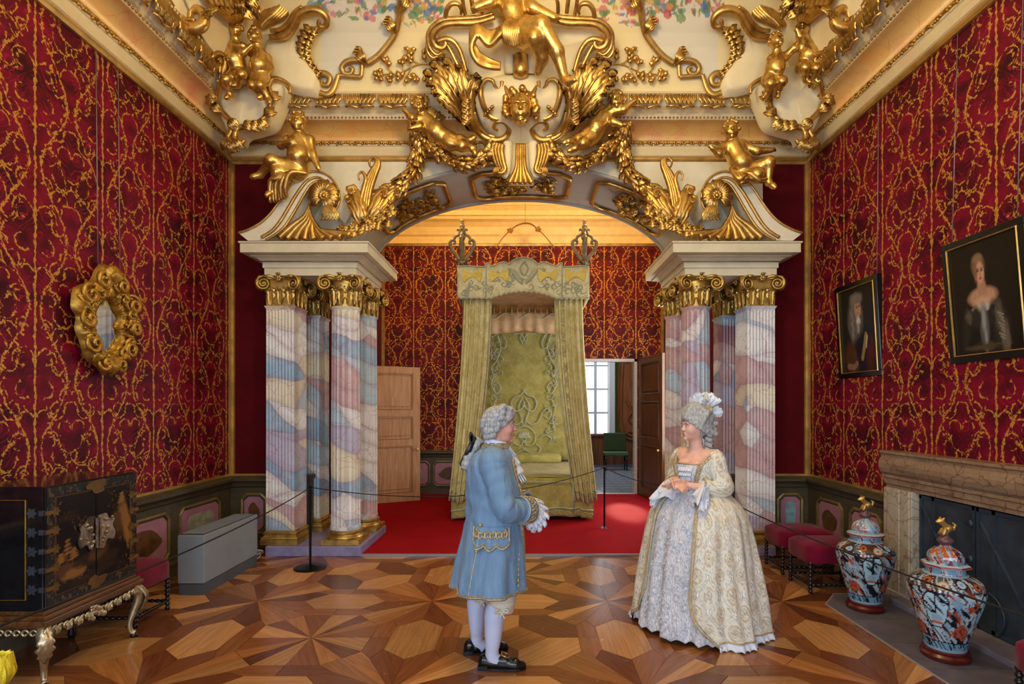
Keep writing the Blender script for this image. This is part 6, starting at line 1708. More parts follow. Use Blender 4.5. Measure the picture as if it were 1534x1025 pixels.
# ------------------------------------------------------------------ rope posts
def make_post(x, y, label):
    t = empty('rope_post', (x, y, 0), label, 'stanchion', 'black rope posts')
    b = MB(); b.lathe([(.165, 0), (.168, .006), (.15, .016), (.06, .026), (.02, .04)], 40); mesh_ob('base', b.v, b.f, STEEL, t, autosmooth=40)
    b = MB(); b.lathe([(.0125, .03), (.0125, .845)], 16); mesh_ob('pole', b.v, b.f, STEEL, t, autosmooth=40)
    b = MB(); b.lathe([(.013, .84), (.02, .845), (.02, .868), (.014, .875), (.002, .877)], 16); mesh_ob('cap', b.v, b.f, STEEL, t, autosmooth=40)
    return t
make_post(-2.27, 5.85, 'thin black rope post in front of the left column plinth'); make_post(1.10, 7.71, 'thin black rope post standing on the red carpet'); make_post(1.88, 5.92, 'thin black rope post hidden behind the lady\'s gown')
def cord(a, c, sag, label):
    a, c = Vector(a), Vector(c); b = MB(); b.tube([a.lerp(c, t)-Vector((0, 0, sag*4*t*(1-t))) for t in np.linspace(0, 1, 24)], .0055, 6)
    tag(b.build('barrier_cord', CORD), label, 'cord', 'barrier cords')
cord((-2.25, 5.87, .845), (1.08, 7.70, .85), .22, 'dark cord stretched behind the man to the post on the carpet')
cord((-2.275, 5.83, .845), (-2.1, 1.9, .84), .07, 'dark cord running towards the viewer past the radiator casing')
cord((1.885, 5.90, .845), (2.15, 1.9, .84), .07, 'dark cord running towards the viewer past the vases')
cord((1.12, 7.70, .85), (1.86, 5.94, .845), .08, 'dark cord between the carpet post and the lady\'s gown')
# ------------------------------------------------------------------ doors
def door_leaf(name, hinge, end, z0, z1, mat, th, label, panels, knob_side):
    h, e = Vector((*hinge, 0)), Vector((*end, 0)); u = (e-h).normalized(); n = Vector((u.y, -u.x, 0)); n = n if n.y < 0 else -n; L = (e-h).length
    ang = atan2(u.y, u.x); root = empty(name, (h.x, h.y, z0), label, 'door'); H = z1-z0
    root.rotation_euler = (0, 0, ang); s = 1 if (Vector((-u.y, u.x, 0)).dot(n) > 0) else -1
    def lb(b, x0, x1, d0, d1, c0, c1): b.box(x0, x1, min(s*d0, s*d1), max(s*d0, s*d1), c0, c1)
    b = MB(); st = .13
    lb(b, 0, st, -th, 0, 0, H); lb(b, L-st, L, -th, 0, 0, H)
    zs = [0]+[q for p in panels for q in p]+[H]
    for k in range(0, len(zs), 2): lb(b, st, L-st, -th, 0, zs[k], zs[k+1])
    mesh_ob('frame', b.v, b.f, mat, root, False, bevel=.004)
    for c0, c1 in panels:
        b = MB(); lb(b, st, L-st, -th+.006, -.018, c0, c1); lb(b, st+.06, L-st-.06, -.02, -.006, c0+.06, c1-.06)
        pn = mesh_ob('panel', b.v, b.f, mat, root, False, bevel=.008)
        b = MB(); q = .012; pts = [(st+q, -.004*s, c0+q), (L-st-q, -.004*s, c0+q), (L-st-q, -.004*s, c1-q), (st+q, -.004*s, c1-q)]; b.tube(pts, .012, 6, closed=True); mesh_ob('moulding', b.v, b.f, mat, pn, False)
    b = MB(); kx = L-.07 if knob_side else .07; b.lathe([(.010, 0), (.010, .03), (.024, .04), (.028, .055), (.018, .068)], 14); M = Matrix.Translation((kx, 0, .92)) @ Matrix.Rotation(-s*pi/2, 4, 'X')
    b.xform(M); mesh_ob('door_knob', b.v, b.f, GILT, root); return root
door_leaf('door_1', (-2.745, 9.46), (-1.885, 9.93), .03, 2.41, PINE, .05, 'pale stripped pine door standing open on the left of the bed', [(.16, .98), (1.10, 1.50), (1.62, 2.26)], True)
door_leaf('door_2', (2.17, 10.62), (2.335, 9.46), .03, 2.63, OAK, .05, 'dark brown panelled door standing open on the right of the bed', [(.16, .98), (1.10, 1.78), (1.90, 2.48)], True)
b = MB()
for xx in (DX0, DX1-.055): b.box(xx, xx+.055, YA1-.015, YA1+.14, 0, DZ)
b.box(DX0, DX1, YA1-.015, YA1+.14, DZ-.055, DZ); b.box(DX0, DX1, YA1-.01, YA1+.14, 0, .022)
st(b.build('door_3', WHITE, smooth=False), 'white door frame to the next room')
ch = empty('green_bench', (2.35, 14.9, 0), 'small green upholstered seat seen through the doorway', 'bench')
b = MB(); b.box(2.1, 2.75, 14.7, 15.1, .40, .50); b.build('seat', M_plain('green_seat_cloth', (70, 100, 62), .7), ch, False, bevel=.03)
b = MB(); b.box(2.12, 2.75, 15.06, 15.12, .5, 1.0); b.build('backrest', M_plain('dark_green_back_cloth', (54, 70, 34), .8), ch, False, bevel=.03)
for x, y in ((2.14, 14.74), (2.7, 14.74), (2.14, 15.06), (2.7, 15.06)): b = MB(); b.lathe([(.018, 0), (.025, .4)], 8, (x, y, 0)); b.build('leg', BLACKW, ch)
# ------------------------------------------------------------------ yellow flower in a tall floor vase, at the very corner of the frame
fl = empty('yellow_flower', (-1.16, 1.2, 0), 'yellow bloom on a stem poking in at the bottom left corner', 'flower')
b = MB(); b.lathe([(.07, 0), (.08, .02), (.05, .3), (.06, .8), (.045, .95), (.055, .98)], 24); mesh_ob('vase', b.v, b.f, WHITE, fl)
b = MB(); b.tube(catmull([(0, 0, .5), (.0, 0, .95), (.02, 0, 1.08)], 6), .004, 6); mesh_ob('stem', b.v, b.f, M_plain('green_stem', (70, 100, 40), .6), fl)
b = MB()
for k in range(9):
    a = 2*pi*k/9; d = Vector((cos(a), sin(a), 0)); c = Vector((.02, 0, 1.09)); b.leaf([c, c+d*.022+Vector((0, 0, .03)), c+d*.018+Vector((0, 0, .075))], .026, d, 1, .002, .3, .05, 3)
mesh_ob('petals', b.v, b.f, M_plain('yellow_petal', (222, 200, 40), .6), fl)
# ------------------------------------------------------------------ state bed
bx = -.035
def M_silk(name, a, b_, scale=5.0):
    t = NT(name); o = t.pos(); n = t.noise(t.warp(o, 3, .2), scale, 4); e = t.voro(t.warp(o, 5, .15), 7, 'DISTANCE_TO_EDGE')
    col = t.mix(t.smooth(n, .3, .7), lin(a), lin(b_)); col = t.mix(t.smooth(e, .05, .02)*.3, col, tuple(min(1, v*1.35) for v in lin(b_)))
    t.bump(t.noise(o, 60, 3), .2, .004); return t.out(col, .6, spec=.35, Sheen_Weight=.15)
OLIVE = M_silk('olive_green_silk', (150, 140, 66), (178, 166, 90)); CURT = M_silk('pale_green_curtain_silk', (196, 184, 120), (222, 212, 158), 7)
VALC = M_silk('pale_cream_embroidered_silk', (206, 194, 140), (226, 216, 172), 9); YSAT = M_silk('yellow_satin', (214, 186, 76), (230, 206, 100), 6)
EMB = M_plain('grey_green_embroidery', (176, 180, 146), .6, noise=.15, nscale=25, bump=.2, bscale=200); AMB = M_silk('amber_inner_hanging', (150, 100, 36), (184, 132, 60)); ROSEH = M_silk('faded_rose_hanging', (204, 164, 112), (222, 186, 136))
bed = empty('state_bed', (bx, 9.4, 0), 'tall canopied state bed hung with pale green embroidered silk in the alcove', 'bed')
FY = 8.16
b = MB(); b.box(bx-1.02, bx+.98, 8.3, 10.55, .10, .60); b.build('bed_frame', OAK, bed, False)
rows = []
for k in range(13):                                       # coverlet on top, rolled over the front edge
    t = k/12
    rows.append([Vector((bx+x*(1.04 if abs(x) > .99 else 1.0)*1.0, 10.5-2.25*t if t < 1 else FY+.05, .655-.02*(abs(x) > 1)+.006*sin(9*x+5*t)+.01*sin(4*x)*sin(8*t))) for x in np.linspace(-1.03, 1.0, 25)])
b = MB(); b.rings(rows, closed=False)
b.build('coverlet', OLIVE, bed, label='olive silk coverlet', solid=.02)
def hem(x): return .075+.02*abs(sin(x*9))-.03*(1 if abs(x) > .86 else 0)
b = MB(); xs_ = np.linspace(-1.06, 1.03, 90); rows = []
for t in np.linspace(0, 1, 12):
    rows.append([Vector((bx+x, FY+.03-.015*sin(x*26)*t*.5-.02*t, .655*(1-t)+hem(x)*t)) for x in xs_])
b.rings(rows, closed=False)
for sx, xx in ((-1, -1.06), (1, 1.03)):
    b.rings([[Vector((bx+xx+.012*sin(y*24)*t, y, .655*(1-t)+(.075+.02*abs(sin(y*9)))*t)) for y in np.linspace(FY+.03, 10.5, 70)] for t in np.linspace(0, 1, 8)], closed=False)
fv = b.build('bed_skirt', OLIVE, bed, label='scalloped silk bed skirt', solid=.01)
b = MB()
for xx in (-.78, .74): b.tube([(bx+xx, FY-.012, .60), (bx+xx, FY-.015, .15)], .02, 6, ref=FW, flat=.5)
b.tube([(bx+x, FY-.02-.01*sin(x*26)*.5, .60) for x in xs_], .010, 6); b.tube([(bx+x, FY-.008, .055+hem(x)+.07) for x in xs_], .016, 6)
for k in range(24): x = -1.0+k*.087; b.tube([(bx+x+.03*cos(q), FY-.012, hem(x)+.055+.025*sin(q)) for q in np.linspace(0, 5, 10)], .006, 5)
for s in (-1, 1):
    for k in range(6):
        b.tube([(bx+s*(.03+.02*k+.03*(1-q*.5)*cos(q*6+k)), FY-.012, .56-.045*k+.03*(1-q*.5)*sin(q*6+k)) for q in np.linspace(0, 1, 10)], [.006, .009, .005], 5)
b.build('embroidered_border', EMB, fv)
b = MB(); b.box(bx-.72, bx+.70, 10.15, 10.45, .66, .84); b.build('bolster', OLIVE, bed, bevel=.06)
# back hanging with raised embroidery
b = MB(); b.grid(lambda u, v: Vector((bx-.85+1.7*u, 10.52-.02*sin(u*pi), .70+2.9*v)), 16, 16); bk = b.build('back_hanging', OLIVE, bed, label='olive silk back hanging with pale embroidery', solid=.01)
def BK(x, y): q = P(x, y, 10.47); return q
b = MB()
cur = [([(787, 583), (780, 592), (770, 596), (766, 606), (772, 616), (782, 612), (786, 602)], .014), ([(787, 596), (793, 610), (788, 630), (786, 640)], .012),
       ([(758, 618), (764, 632), (774, 636), (782, 630), (780, 622)], .014), ([(758, 618), (750, 612), (744, 620), (748, 628), (753, 624)], .013), ([(787, 638), (776, 642), (768, 652), (770, 664), (780, 668), (784, 660)], .012),
       ([(768, 665), (760, 672), (766, 680), (776, 678), (787, 672)], .012), ([(787, 648), (781, 656), (787, 664)], .010), ([(762, 656), (752, 652), (744, 658), (748, 664)], .011),
       ([(742, 560), (736, 575), (744, 590), (750, 580), (744, 572)], .013), ([(744, 500), (750, 520), (744, 540), (736, 552), (742, 566)], .013), ([(752, 500), (758, 512), (756, 522), (750, 520)], .012),
       ([(744, 598), (738, 612), (742, 628), (738, 648)], .012), ([(787, 482), (778, 490), (770, 486), (764, 492), (770, 500), (780, 500), (787, 512)], .012), ([(775, 476), (781, 490), (790, 504), (787, 516)], .011), ([(764, 484), (752, 488), (744, 498)], .013),
       ([(736, 520), (736, 540)], .010), ([(745, 688), (765, 686), (787, 688)], .016), ([(730, 680), (760, 679), (787, 680)], .010)]
s0 = len(b.v)
for pts, r in cur: b.tube(catmull([BK(x, y) for x, y in pts], 6), r, 6, ref=FW, flat=.5)
rr = random.Random(4)
for k in range(46):
    y = rr.uniform(490, 660); x = 744+rr.uniform(-8, 7); a = rr.uniform(0, 6)
    b.tube([BK(x+4*(1-q*.6)*cos(a+q*4), y+5*(1-q*.6)*sin(a+q*4)) for q in np.linspace(0, 1, 8)], [.008, .011, .006], 5, ref=FW, flat=.5)
for k in range(7): a = radians(-90+k*30); b.leaf([BK(787, 655), BK(787+4*sin(a), 655-4*cos(a))+FW*.01, BK(787+8*sin(a), 655-8*cos(a))], .03, FW, 1, .004, .2, .1, 2)
b2 = b.mirrored(P(785, 0, 10.47).x); b.add(b2.v, b2.f); b.build('raised_embroidery', EMB, bk)
# tester: canopy ceiling, inner valance, rose swag
b = MB(); b.box(bx-.98, bx+.96, 8.12, 10.5, 3.62, 3.68); b.box(bx-.95, bx+.93, 10.44, 10.5, 3.1, 3.62); tst = b.build('tester', AMB, bed, False, 'amber silk canopy ceiling')
b = MB(); rows = []
for v in np.linspace(0, 1, 8): rows.append([Vector((bx+x, 10.40-.06*sin(pi*v)-.02*sin(x*30)*v, 3.50-.10*x*x-(.36+.10*x*x)*v-.03*abs(sin(x*5))*v)) for x in np.linspace(-.8, .8, 60)])
b.rings(rows, closed=False); b.build('rose_swag', ROSEH, tst, label='faded rose inner swag', solid=.012)
b = MB()
for k in range(11): x = -.55+k*.11; b.tube([(bx+x, 10.36, 3.58), (bx+x, 10.355, 3.44)], .008, 5)
b.tube(catmull([(bx+x, 10.35, 3.40+.05*sin(x*14)) for x in np.linspace(-.7, .7, 20)], 4), .012, 6); b.build('swag_cord', EMB, tst)
# curtains
def curtain(s):
    b = MB(); U, V = 110, 26
    def f(u, v):
        z = 3.42*(1-v)+(.30+.03*sin(u*9))*v
        xt = .92-.45*u; xb = 1.13-.36*u
        w = v**1.5; x = xt*(1-w)+xb*w+(.10*sin(pi*v)*-.25*u)
        pl = .030+.022*v
        y = FY-.03+pl*sin(u*34+1.2*sin(v*2+s))+.35*pl*sin(u*71+v*2)
        if u < .14: y += (.14-u)*3.2
        return Vector((bx+s*x, y, z))
    b.grid(f, U, V); o = b.build('curtain', CURT, bed, label='long pale green silk curtain', solid=.008)
    b = MB(); b.tube([f(1, v)+FW*.012 for v in np.linspace(0, 1, 40)], .011, 6); b.tube([f(u, .955)+FW*.012 for u in np.linspace(0, 1, 140)], .010, 6); b.tube([f(u, .985)+FW*.012 for u in np.linspace(0, 1, 140)], .007, 6)
    for k in range(26):
        v = .03+k*.036; c = f(.80, v)+FW*.012
        b.tube([c+Vector((.045*(1-q*.7)*cos(q*5+k*pi), -.004, .05*(1-q*.7)*sin(q*5+k*pi))) for q in np.linspace(0, 1, 10)], .008, 5)
    b.build('embroidered_border', EMB, o)
curtain(-1); curtain(1)
# outer valance with shaped top and scalloped bottom
vD = 8.03
tp = [(686, 400), (700, 399), (727, 400), (729, 395), (733, 395), (737, 399), (748, 395), (756, 393), (763, 396), (768, 391), (776, 388), (785, 386), (794, 388), (801, 392), (806, 396), (813, 393), (822, 395), (833, 399), (838, 395), (842, 395), (844, 400), (868, 399), (882, 400)]
tpo = catmull([P(x, y, vD) for x, y in tp], 4)
def vbot(x): px_ = (x-0)*FPX/vD+VX; q = abs(px_-785); base = 447 if q > 48 else 447-10*(1-(q/48)**2)**1.0; return EYE+(VY-base)*vD/FPX-.018*abs(sin(q*.42))
b = MB(); N2 = 100; X0, X1 = tpo[0].x, tpo[-1].x; rows = []
txs = [p.x for p in tpo]; tzs = [p.z for p in tpo]
for t in np.linspace(0, 1, 7): rows.append([Vector((x, vD-.012*sin(x*31)*t, np.interp(x, txs, tzs)*(1-t)+vbot(x)*t)) for x in np.linspace(X0, X1, N2)])
b.rings(rows, closed=False)
for x in (X0, X1): b.rings([[Vector((x, y, 3.74*(1-t)+(3.29-.02*abs(sin(y*8)))*t)) for y in np.linspace(vD, 10.4, 40)] for t in np.linspace(0, 1, 4)], closed=False)
va = b.build('valance', VALC, bed, label='cream silk valance with scalloped edge', solid=.02)
for x0_, x1_ in ((693, 722), (733, 762), (806, 834), (847, 877)):
    b = MB(); cxm = (x0_+x1_)/2; out = [(x0_, 404), (cxm-5, 409), (cxm+5, 409), (x1_, 403), (x1_-2, 422), (cxm+4, 416), (cxm-4, 417), (x0_+2, 423)]
    b.prism([(p.x, p.y) for p in catmull([Vector((P(x, y, vD).x, P(x, y, vD).z, 0)) for x, y in out], 4, True)], (0, vD-.025, 0), (1, 0, 0), (0, 0, 1), (0, -.012, 0))
    b.build('satin_panel', YSAT, va, False, 'yellow satin panel')
b = MB(); rr = random.Random(3)
for k in range(70):
    x = rr.uniform(692, 876); y = rr.uniform(424, 440) if abs(x-785) > 48 else rr.uniform(404, 430); a = rr.uniform(0, 6); sg = rr.choice((-1, 1)); s_ = rr.uniform(3, 6)
    b.tube([P(x+s_*(1-q*.7)*cos(a+sg*q*5), y+s_*(1-q*.7)*sin(a+sg*q*5), vD-.02) for q in np.linspace(0, 1, 9)], [.006, .010, .005], 5, ref=FW, flat=.5)
b.tube([Vector((x, vD-.02, vbot(x)+.012)) for x in np.linspace(X0, X1, 160)], .010, 5); b.tube([p+FW*.018 for p in tpo], .010, 5)
for x in (728, 842): b.tube([P(x, 397, vD-.02), P(x, 446, vD-.02)], .010, 5)
b.tube(catmull([P(x, y, vD-.03) for x, y in ((785, 392), (779, 402), (785, 412), (791, 402), (785, 392))], 5), .010, 6)
for s in (-1, 1):
    for k in range(5): b.leaf([P(785+s*2, 426, vD-.02), P(785+s*(6+2*k), 420-3*k, vD-.04), P(785+s*(12+3*k), 418-4*k, vD-.02)], .03, FW, 2, .005, .2, .2, 2)
b.build('valance_embroidery', EMB, va)
# carved finials
FIN = M_plain('grey_painted_carving', (136, 122, 92), .5, noise=.25, nscale=12)
b = MB()
b.tube([(0, 0, 0), (0, 0, .25), (0, 0, .42)], [.035, .03, .024], 10)
for k in range(4):
    a = pi/2*k; u = Vector((cos(a), sin(a), 0)); z = Vector((0, 0, 1))
    b.tube(catmull([u*.02+z*.10, u*.07+z*.17, u*.13+z*.25, u*.17+z*.33, u*.175+z*.39, u*.14+z*.42, u*.105+z*.395, u*.115+z*.36, u*.135+z*.37], 6), [.026, .026, .026, .026, .024, .02, .016, .012], 8)
    b.tube(catmull([u*.13+z*.40, u*.10+z*.47, u*.05+z*.50, u*.03+z*.55, u*.06+z*.58, u*.075+z*.555], 6), [.02, .022, .02, .018, .012], 7)
    b.leaf([u*.02+z*.08, u*.07+z*.10, u*.10+z*.05], .06, u, 2, .008, .3, .2, 3)
for z, r in ((.46, .05), (.56, .045), (.62, .04), (.67, .028)): b.ball((0, 0, z), r, 10, 7)
b.ball((0, 0, .70), (.03, .03, .025), 8, 6)
f0 = None
for x in (-.93, .87):
    if f0 is None: f0 = mesh_ob('finial', b.v, b.f, FIN, bed, True, 'carved scrolled finial'); o = f0
    else: o = f0.copy(); COL.objects.link(o)
    o.location = Vector((x, 8.16, 3.74))-bed.location
b = MB()
for off in (0, .04): b.tube(catmull([P(x, y, 10.1)+Vector((0, off, off*.5)) for x, y in ((743, 372), (752, 358), (764, 346), (775, 338), (787, 335), (797, 337), (806, 344), (818, 356), (831, 372))], 6), [.010, .009, .008, .012, .014, .012, .008, .009, .010], 6)
for x, y in ((764, 346), (806, 344)):
    for k in range(5): c = P(x, y, 10.08); d = Vector((cos(k*1.3), -.2, sin(k*1.3)))*.06; b.leaf([c, c+d*.6, c+d], .025, FW, 1, .004, .2, .1, 2)
b.tube([P(787, 335, 10.1), P(787, 300, 10.15)], .004, 5)
b.build('suspension_hoop', M_plain('brown_gilt_hoop', (150, 104, 44), .4, .4), bed, label='thin brown hoop over the canopy')
# ------------------------------------------------------------------ the two costumed people
def M_skin(name, c, red):
    t = NT(name); o = t.obj(); n = t.noise(o, 28, 3); col = t.mix(t.smooth(n, .35, .7)*.5, lin(c), lin(red))
    return t.out(col, .5, spec=.35, Subsurface_Weight=.08)
SKM = M_skin('ruddy_skin', (218, 164, 146), (200, 122, 108)); SKW = M_skin('fair_skin', (226, 182, 164), (214, 150, 136))
t = NT('powdered_grey_hair'); o_ = t.obj(); sd = t.noise(t.warp(t.scale(o_, (70.0, 70.0, 20.0)), .4, .8), 1.5, 3); t.bump(sd, .8, .012)
WIG = t.out(t.mix(t.smooth(sd, .3, .7), lin((142, 145, 147)), lin((190, 192, 192))), .7, spec=.3)
t = NT('powder_blue_wool'); o_ = t.obj(); cr = t.noise(t.scale(o_, (7.0, 7.0, 2.6)), 1.6, 3, .55, 1.2); t.bump(cr+t.noise(o_, 300, 2)*.03, .55, .03)
BLUE = t.out(t.mix(t.smooth(cr, .3, .7), lin((104, 136, 168)), lin((118, 150, 182))), .8, spec=.2, Sheen_Weight=.12)
LACE = M_plain('white_lace', (214, 220, 234), .8, noise=.08, nscale=60, bump=.4, bscale=220)
STOCK = M_plain('white_knit_stocking', (190, 198, 226), .8, noise=.03)
BREECH = M_plain('ivory_silk_breeches', (206, 200, 180), .55, noise=.06, nscale=9)
GTHR = M_plain('gold_silver_thread', (186, 166, 124), .45, .35, noise=.25, nscale=60)
SILT = M_plain('silver_grey_thread', (170, 172, 168), .5, .2, noise=.2, nscale=60)
SHOE = M_plain('black_shoe_leather', (14, 14, 17), .22, spec=.6)
RIB = M_plain('black_silk_ribbon', (12, 14, 22), .35)
EYEW = M_plain('eye_white', (220, 216, 210), .3); EYED = M_plain('dark_iris', (40, 30, 26), .2); LIP = M_plain('lips', (176, 84, 80), .45)
BROW = M_plain('grey_brown_brow', (110, 84, 70), .8)
def HV(a, b_, c): return Vector((a, b_, c))
def face_details(root, c, R, yaw, brow=BROW, lips=True):
    f = HV(cos(yaw), sin(yaw), 0); r = HV(sin(yaw), -cos(yaw), 0); u = HV(0, 0, 1)
    def q(a, b_, d): return c+r*(a*R)+f*(b_*R)+u*(d*R)
    for s in (-1, 1):
        b = MB(); b.ball(q(s*.29, .70, .02), R*.10, 12, 8); e = mesh_ob('eye', b.v, b.f, EYEW, root)
        b = MB(); b.ball(q(s*.295, .755, .02), (R*.052,)*3, 10, 7); mesh_ob('iris', b.v, b.f, EYED, e)
        b = MB(); b.tube(catmull([q(s*.15, .86, .19), q(s*.30, .86, .235), q(s*.47, .76, .19)], 5), [R*.025, R*.035, R*.02], 6); mesh_ob('eyebrow', b.v, b.f, brow, root)
        b = MB(); b.tube(catmull([q(s*.18, .77, .045), q(s*.29, .795, .10), q(s*.42, .73, .045)], 5), [R*.02, R*.03, R*.02], 6); mesh_ob('eyelid', b.v, b.f, root.data.materials[0], root)
    b = MB(); b.tube(catmull([q(-.17, .78, -.50), q(0, .872, -.475), q(.17, .78, -.50)], 5), [R*.015, R*.045, R*.015], 6); b.tube(catmull([q(-.15, .78, -.53), q(0, .862, -.565), q(.15, .78, -.53)], 5), [R*.015, R*.05, R*.015], 6)
    mesh_ob('lips', b.v, b.f, LIP, root)
def head_prims(B, c, R, yaw, nose=1.0):
    f = HV(cos(yaw), sin(yaw), 0); r = HV(sin(yaw), -cos(yaw), 0); u = HV(0, 0, 1); M = np.array(((r.x, f.x, u.x), (r.y, f.y, u.y), (r.z, f.z, u.z)))
    def q(a, b_, d): return c+r*(a*R)+f*(b_*R)+u*(d*R)
    B.ell(q(0, -.08, .12), (.72*R, .88*R, .86*R), M, k=.1*R); B.ell(q(0, .32, -.30), (.56*R, .50*R, .62*R), M, k=.2*R)
    B.ell(q(0, .42, -.66), (.40*R, .34*R, .26*R), M, k=.16*R); B.ell(q(0, .70, -.86), (.17*R, .15*R, .13*R), M, k=.12*R)
    for s in (-1, 1):
        B.ell(q(s*.36, .50, -.22), (.24*R, .24*R, .26*R), M, k=.18*R); B.ell(q(s*.30, .86, .02), (.16*R, .12*R, .085*R), M, k=.06*R, sub=True)
        B.ell(q(s*.72, -.10, -.10), (.09*R, .17*R, .26*R), M, k=.04*R); B.ell(q(s*.27, .74, .22), (.24*R, .10*R, .06*R), M, k=.1*R)
    B.cap(q(0, .78, .12), q(0, .84+.10*nose, -.22), .06*R, .088*R, k=.10*R)
    for s in (-1, 1): B.ell(q(s*.09, .90, -.24), (.06*R, .08*R, .06*R), M, k=.04*R)
    B.ell(q(0, .80, -.47), (.18*R, .09*R, .06*R), M, k=.06*R); B.ell(q(0, .78, -.58), (.15*R, .09*R, .06*R), M, k=.06*R)
def full_hand(B, wrist, d, n, w, L, curl=1.0):
    """palm, four unequal bent fingers and a side thumb; d along the hand, n to the curling side, w across towards the thumb"""
    d, n, w = Vector(d).normalized(), Vector(n).normalized(), Vector(w).normalized(); wr = Vector(wrist)
    M = np.array(((d.x, w.x, n.x), (d.y, w.y, n.y), (d.z, w.z, n.z)))
    B.ell(wr+d*L*.28, (L*.30, L*.22, L*.13), M, k=.012)
    for k, (fl, off) in enumerate(((.44, .165), (.50, .055), (.47, -.055), (.37, -.16))):
        a = wr+d*L*.48+w*L*off; p1 = a+(d*.92+n*.25*curl)*L*fl*.45; p2 = p1+(d*.65+n*.7*curl)*L*fl*.33; p3 = p2+(d*.25+n*.9*curl)*L*fl*.25
        B.chain([a-d*L*.1, a, p1, p2, p3], [.0085, .0088, .0082, .0074, .006], k=.0035)
    a = wr+d*L*.16+w*L*.18; p1 = a+(d*.6+w*.65+n*.2)*L*.22; p2 = p1+(d*.85+w*.1+n*.35)*L*.18
    B.chain([a, p1, p2], [.0125, .0105, .0075], k=.008)
def ruffle(name, path, out, depth, folds, mat, root, drop=(0, 0, 0), amp=.3, n=160, parent=None, seed=0):
    """gathered lace strip: starts on a path, falls outwards with deep folds and a scalloped edge"""
    P_ = catmull(path, 12); m = len(P_); b = MB(); rows = []
    for t in np.linspace(0, 1, 7):
        row = []
        for i in range(n):
            q = i/(n-1)*(m-1); j = int(q); p = P_[j].lerp(P_[min(j+1, m-1)], q-j); o = out(i/(n-1)) if callable(out) else Vector(out)
            T = (P_[min(j+1, m-1)]-P_[max(j-1, 0)]).normalized(); s_ = sin(i/(n-1)*2*pi*folds+seed)
            ln = depth*(1+.09*abs(sin(i/(n-1)*pi*folds*3))*t)
            row.append(p+o*(ln*t)+T.cross(o).normalized()*(amp*depth*t*s_*.5)+Vector(drop)*(t*t)+T*(amp*depth*.3*t*cos(i/(n-1)*2*pi*folds*2)))
        rows.append(row)
    b.rings(rows, closed=False); return mesh_ob(name, b.v, b.f, mat, parent or root, solid=.0025)
# ---- the man: stands facing the lady (local +x is where he faces)
hc = HV(.040, 0, 1.575); HR = .115
B = Body(.03)
B.chain([HV(.03, .0, 1.50), HV(.0, 0, 1.40)], [.058, .066]); head_prims(B, hc, HR, 0.0, 1.15)
B.cap(HV(-.01, -.13, 1.34), HV(-.01, .13, 1.34), .085, .085); B.ell(HV(0, 0, 1.20), (.145, .165, .17)); B.ell(HV(.01, 0, 1.02), (.15, .16, .14)); B.ell(HV(-.01, 0, .88), (.14, .165, .13))
sh = {}
for s in (-1, 1):
    S0, E0, W0 = HV(-.01, s*.195, 1.345), HV(.075, s*.255, 1.055), HV(.262, s*.060, 1.020)
    B.cap(HV(-.01, s*.12, 1.35), S0, .075, .066); B.chain([S0, S0.lerp(E0, .5), E0, E0.lerp(W0, .35), W0], [.066, .058, .046, .045, .030]); sh[s] = (S0, E0, W0)
    full_hand(B, W0+HV(.008, -s*.008, 0), HV(.62, -s*.75, -.18), HV(.2, -s*.3, -.9) if s < 0 else HV(-.35, .2, -.9), HV(.6, s*.55, .35), .17, .8)
legs = {-1: (HV(.0, -.10, .86), HV(.045, -.105, .47), HV(-.012, -.105, .095)), 1: (HV(-.01, .10, .86), HV(-.075, .125, .47), HV(-.105, .14, .095))}
for s, (h_, k_, a_) in legs.items():
    B.chain([h_, h_.lerp(k_, .5), k_], [.095, .078, .050]); cf = k_.lerp(a_, .36)+HV(-.022, 0, 0); B.chain([k_, cf, a_], [.048, .047, .028]); B.chain([a_, a_+HV(.04, 0, -.045), a_+HV(.14, -.012*(-s), -.068)], [.028, .027, .022])
man = body_ob('person', B, .0062, SKM)
face_details(man, hc, HR, 0.0)
b = MB(); b.ball(hc+HV(.985*HR, 0, -.53*HR), .001, 4, 3)
# wig: cap, rolled waves, side curl, queue and black bow
B = Body(.008)
for (cx, cz, rx, rz, ry) in ((-.012, .035, .108, .100, .100),):
    B.ell(hc+HV(cx, 0, cz), (rx, ry, rz), k=.01)
B.ell(hc+HV(.045, 0, .085), (.062, .075, .048), k=.03); B.ell(hc+HV(-.060, 0, -.015), (.065, .088, .085), k=.02)
for s in (-1, 1):
    for z0_, x0_, x1_, zz in ((.098, .075, -.085, .03), (.070, .070, -.105, .02), (.042, .062, -.115, .012), (.012, .040, -.118, .004)):
        pts = catmull([hc+HV(x0_, s*.070, z0_+zz*.3), hc+HV(x0_-.05, s*.098, z0_+zz), hc+HV((x0_+x1_)/2-.01, s*.104, z0_-.004), hc+HV(x1_+.03, s*.078, z0_-.008), hc+HV(x1_, s*.035, z0_-.014)], 5)
        for i in range(len(pts)-1): B.cap(pts[i], pts[i+1], .0155+.004*sin(i*1.5), .0155+.004*sin((i+1)*1.5), k=.006)
    B.cap(hc+HV(-.022, s*.096, -.018), hc+HV(-.085, s*.086, -.030), .024, .026, k=.008); B.cap(hc+HV(-.042, s*.088, -.060), hc+HV(-.086, s*.074, -.068), .022, .024, k=.008)
for k in range(14):
    a = -1.2+2.4*k/13; B.ell(hc+HV(.075+.012*cos(a*2), .075*sin(a), .10-.03*abs(a)), (.022, .02, .024), k=.01)
B.ell(hc+HV(.092, 0, -.062), (.112, .135, .098), k=.008, sub=True)
body_ob('wig', B, .0055, WIG, man)
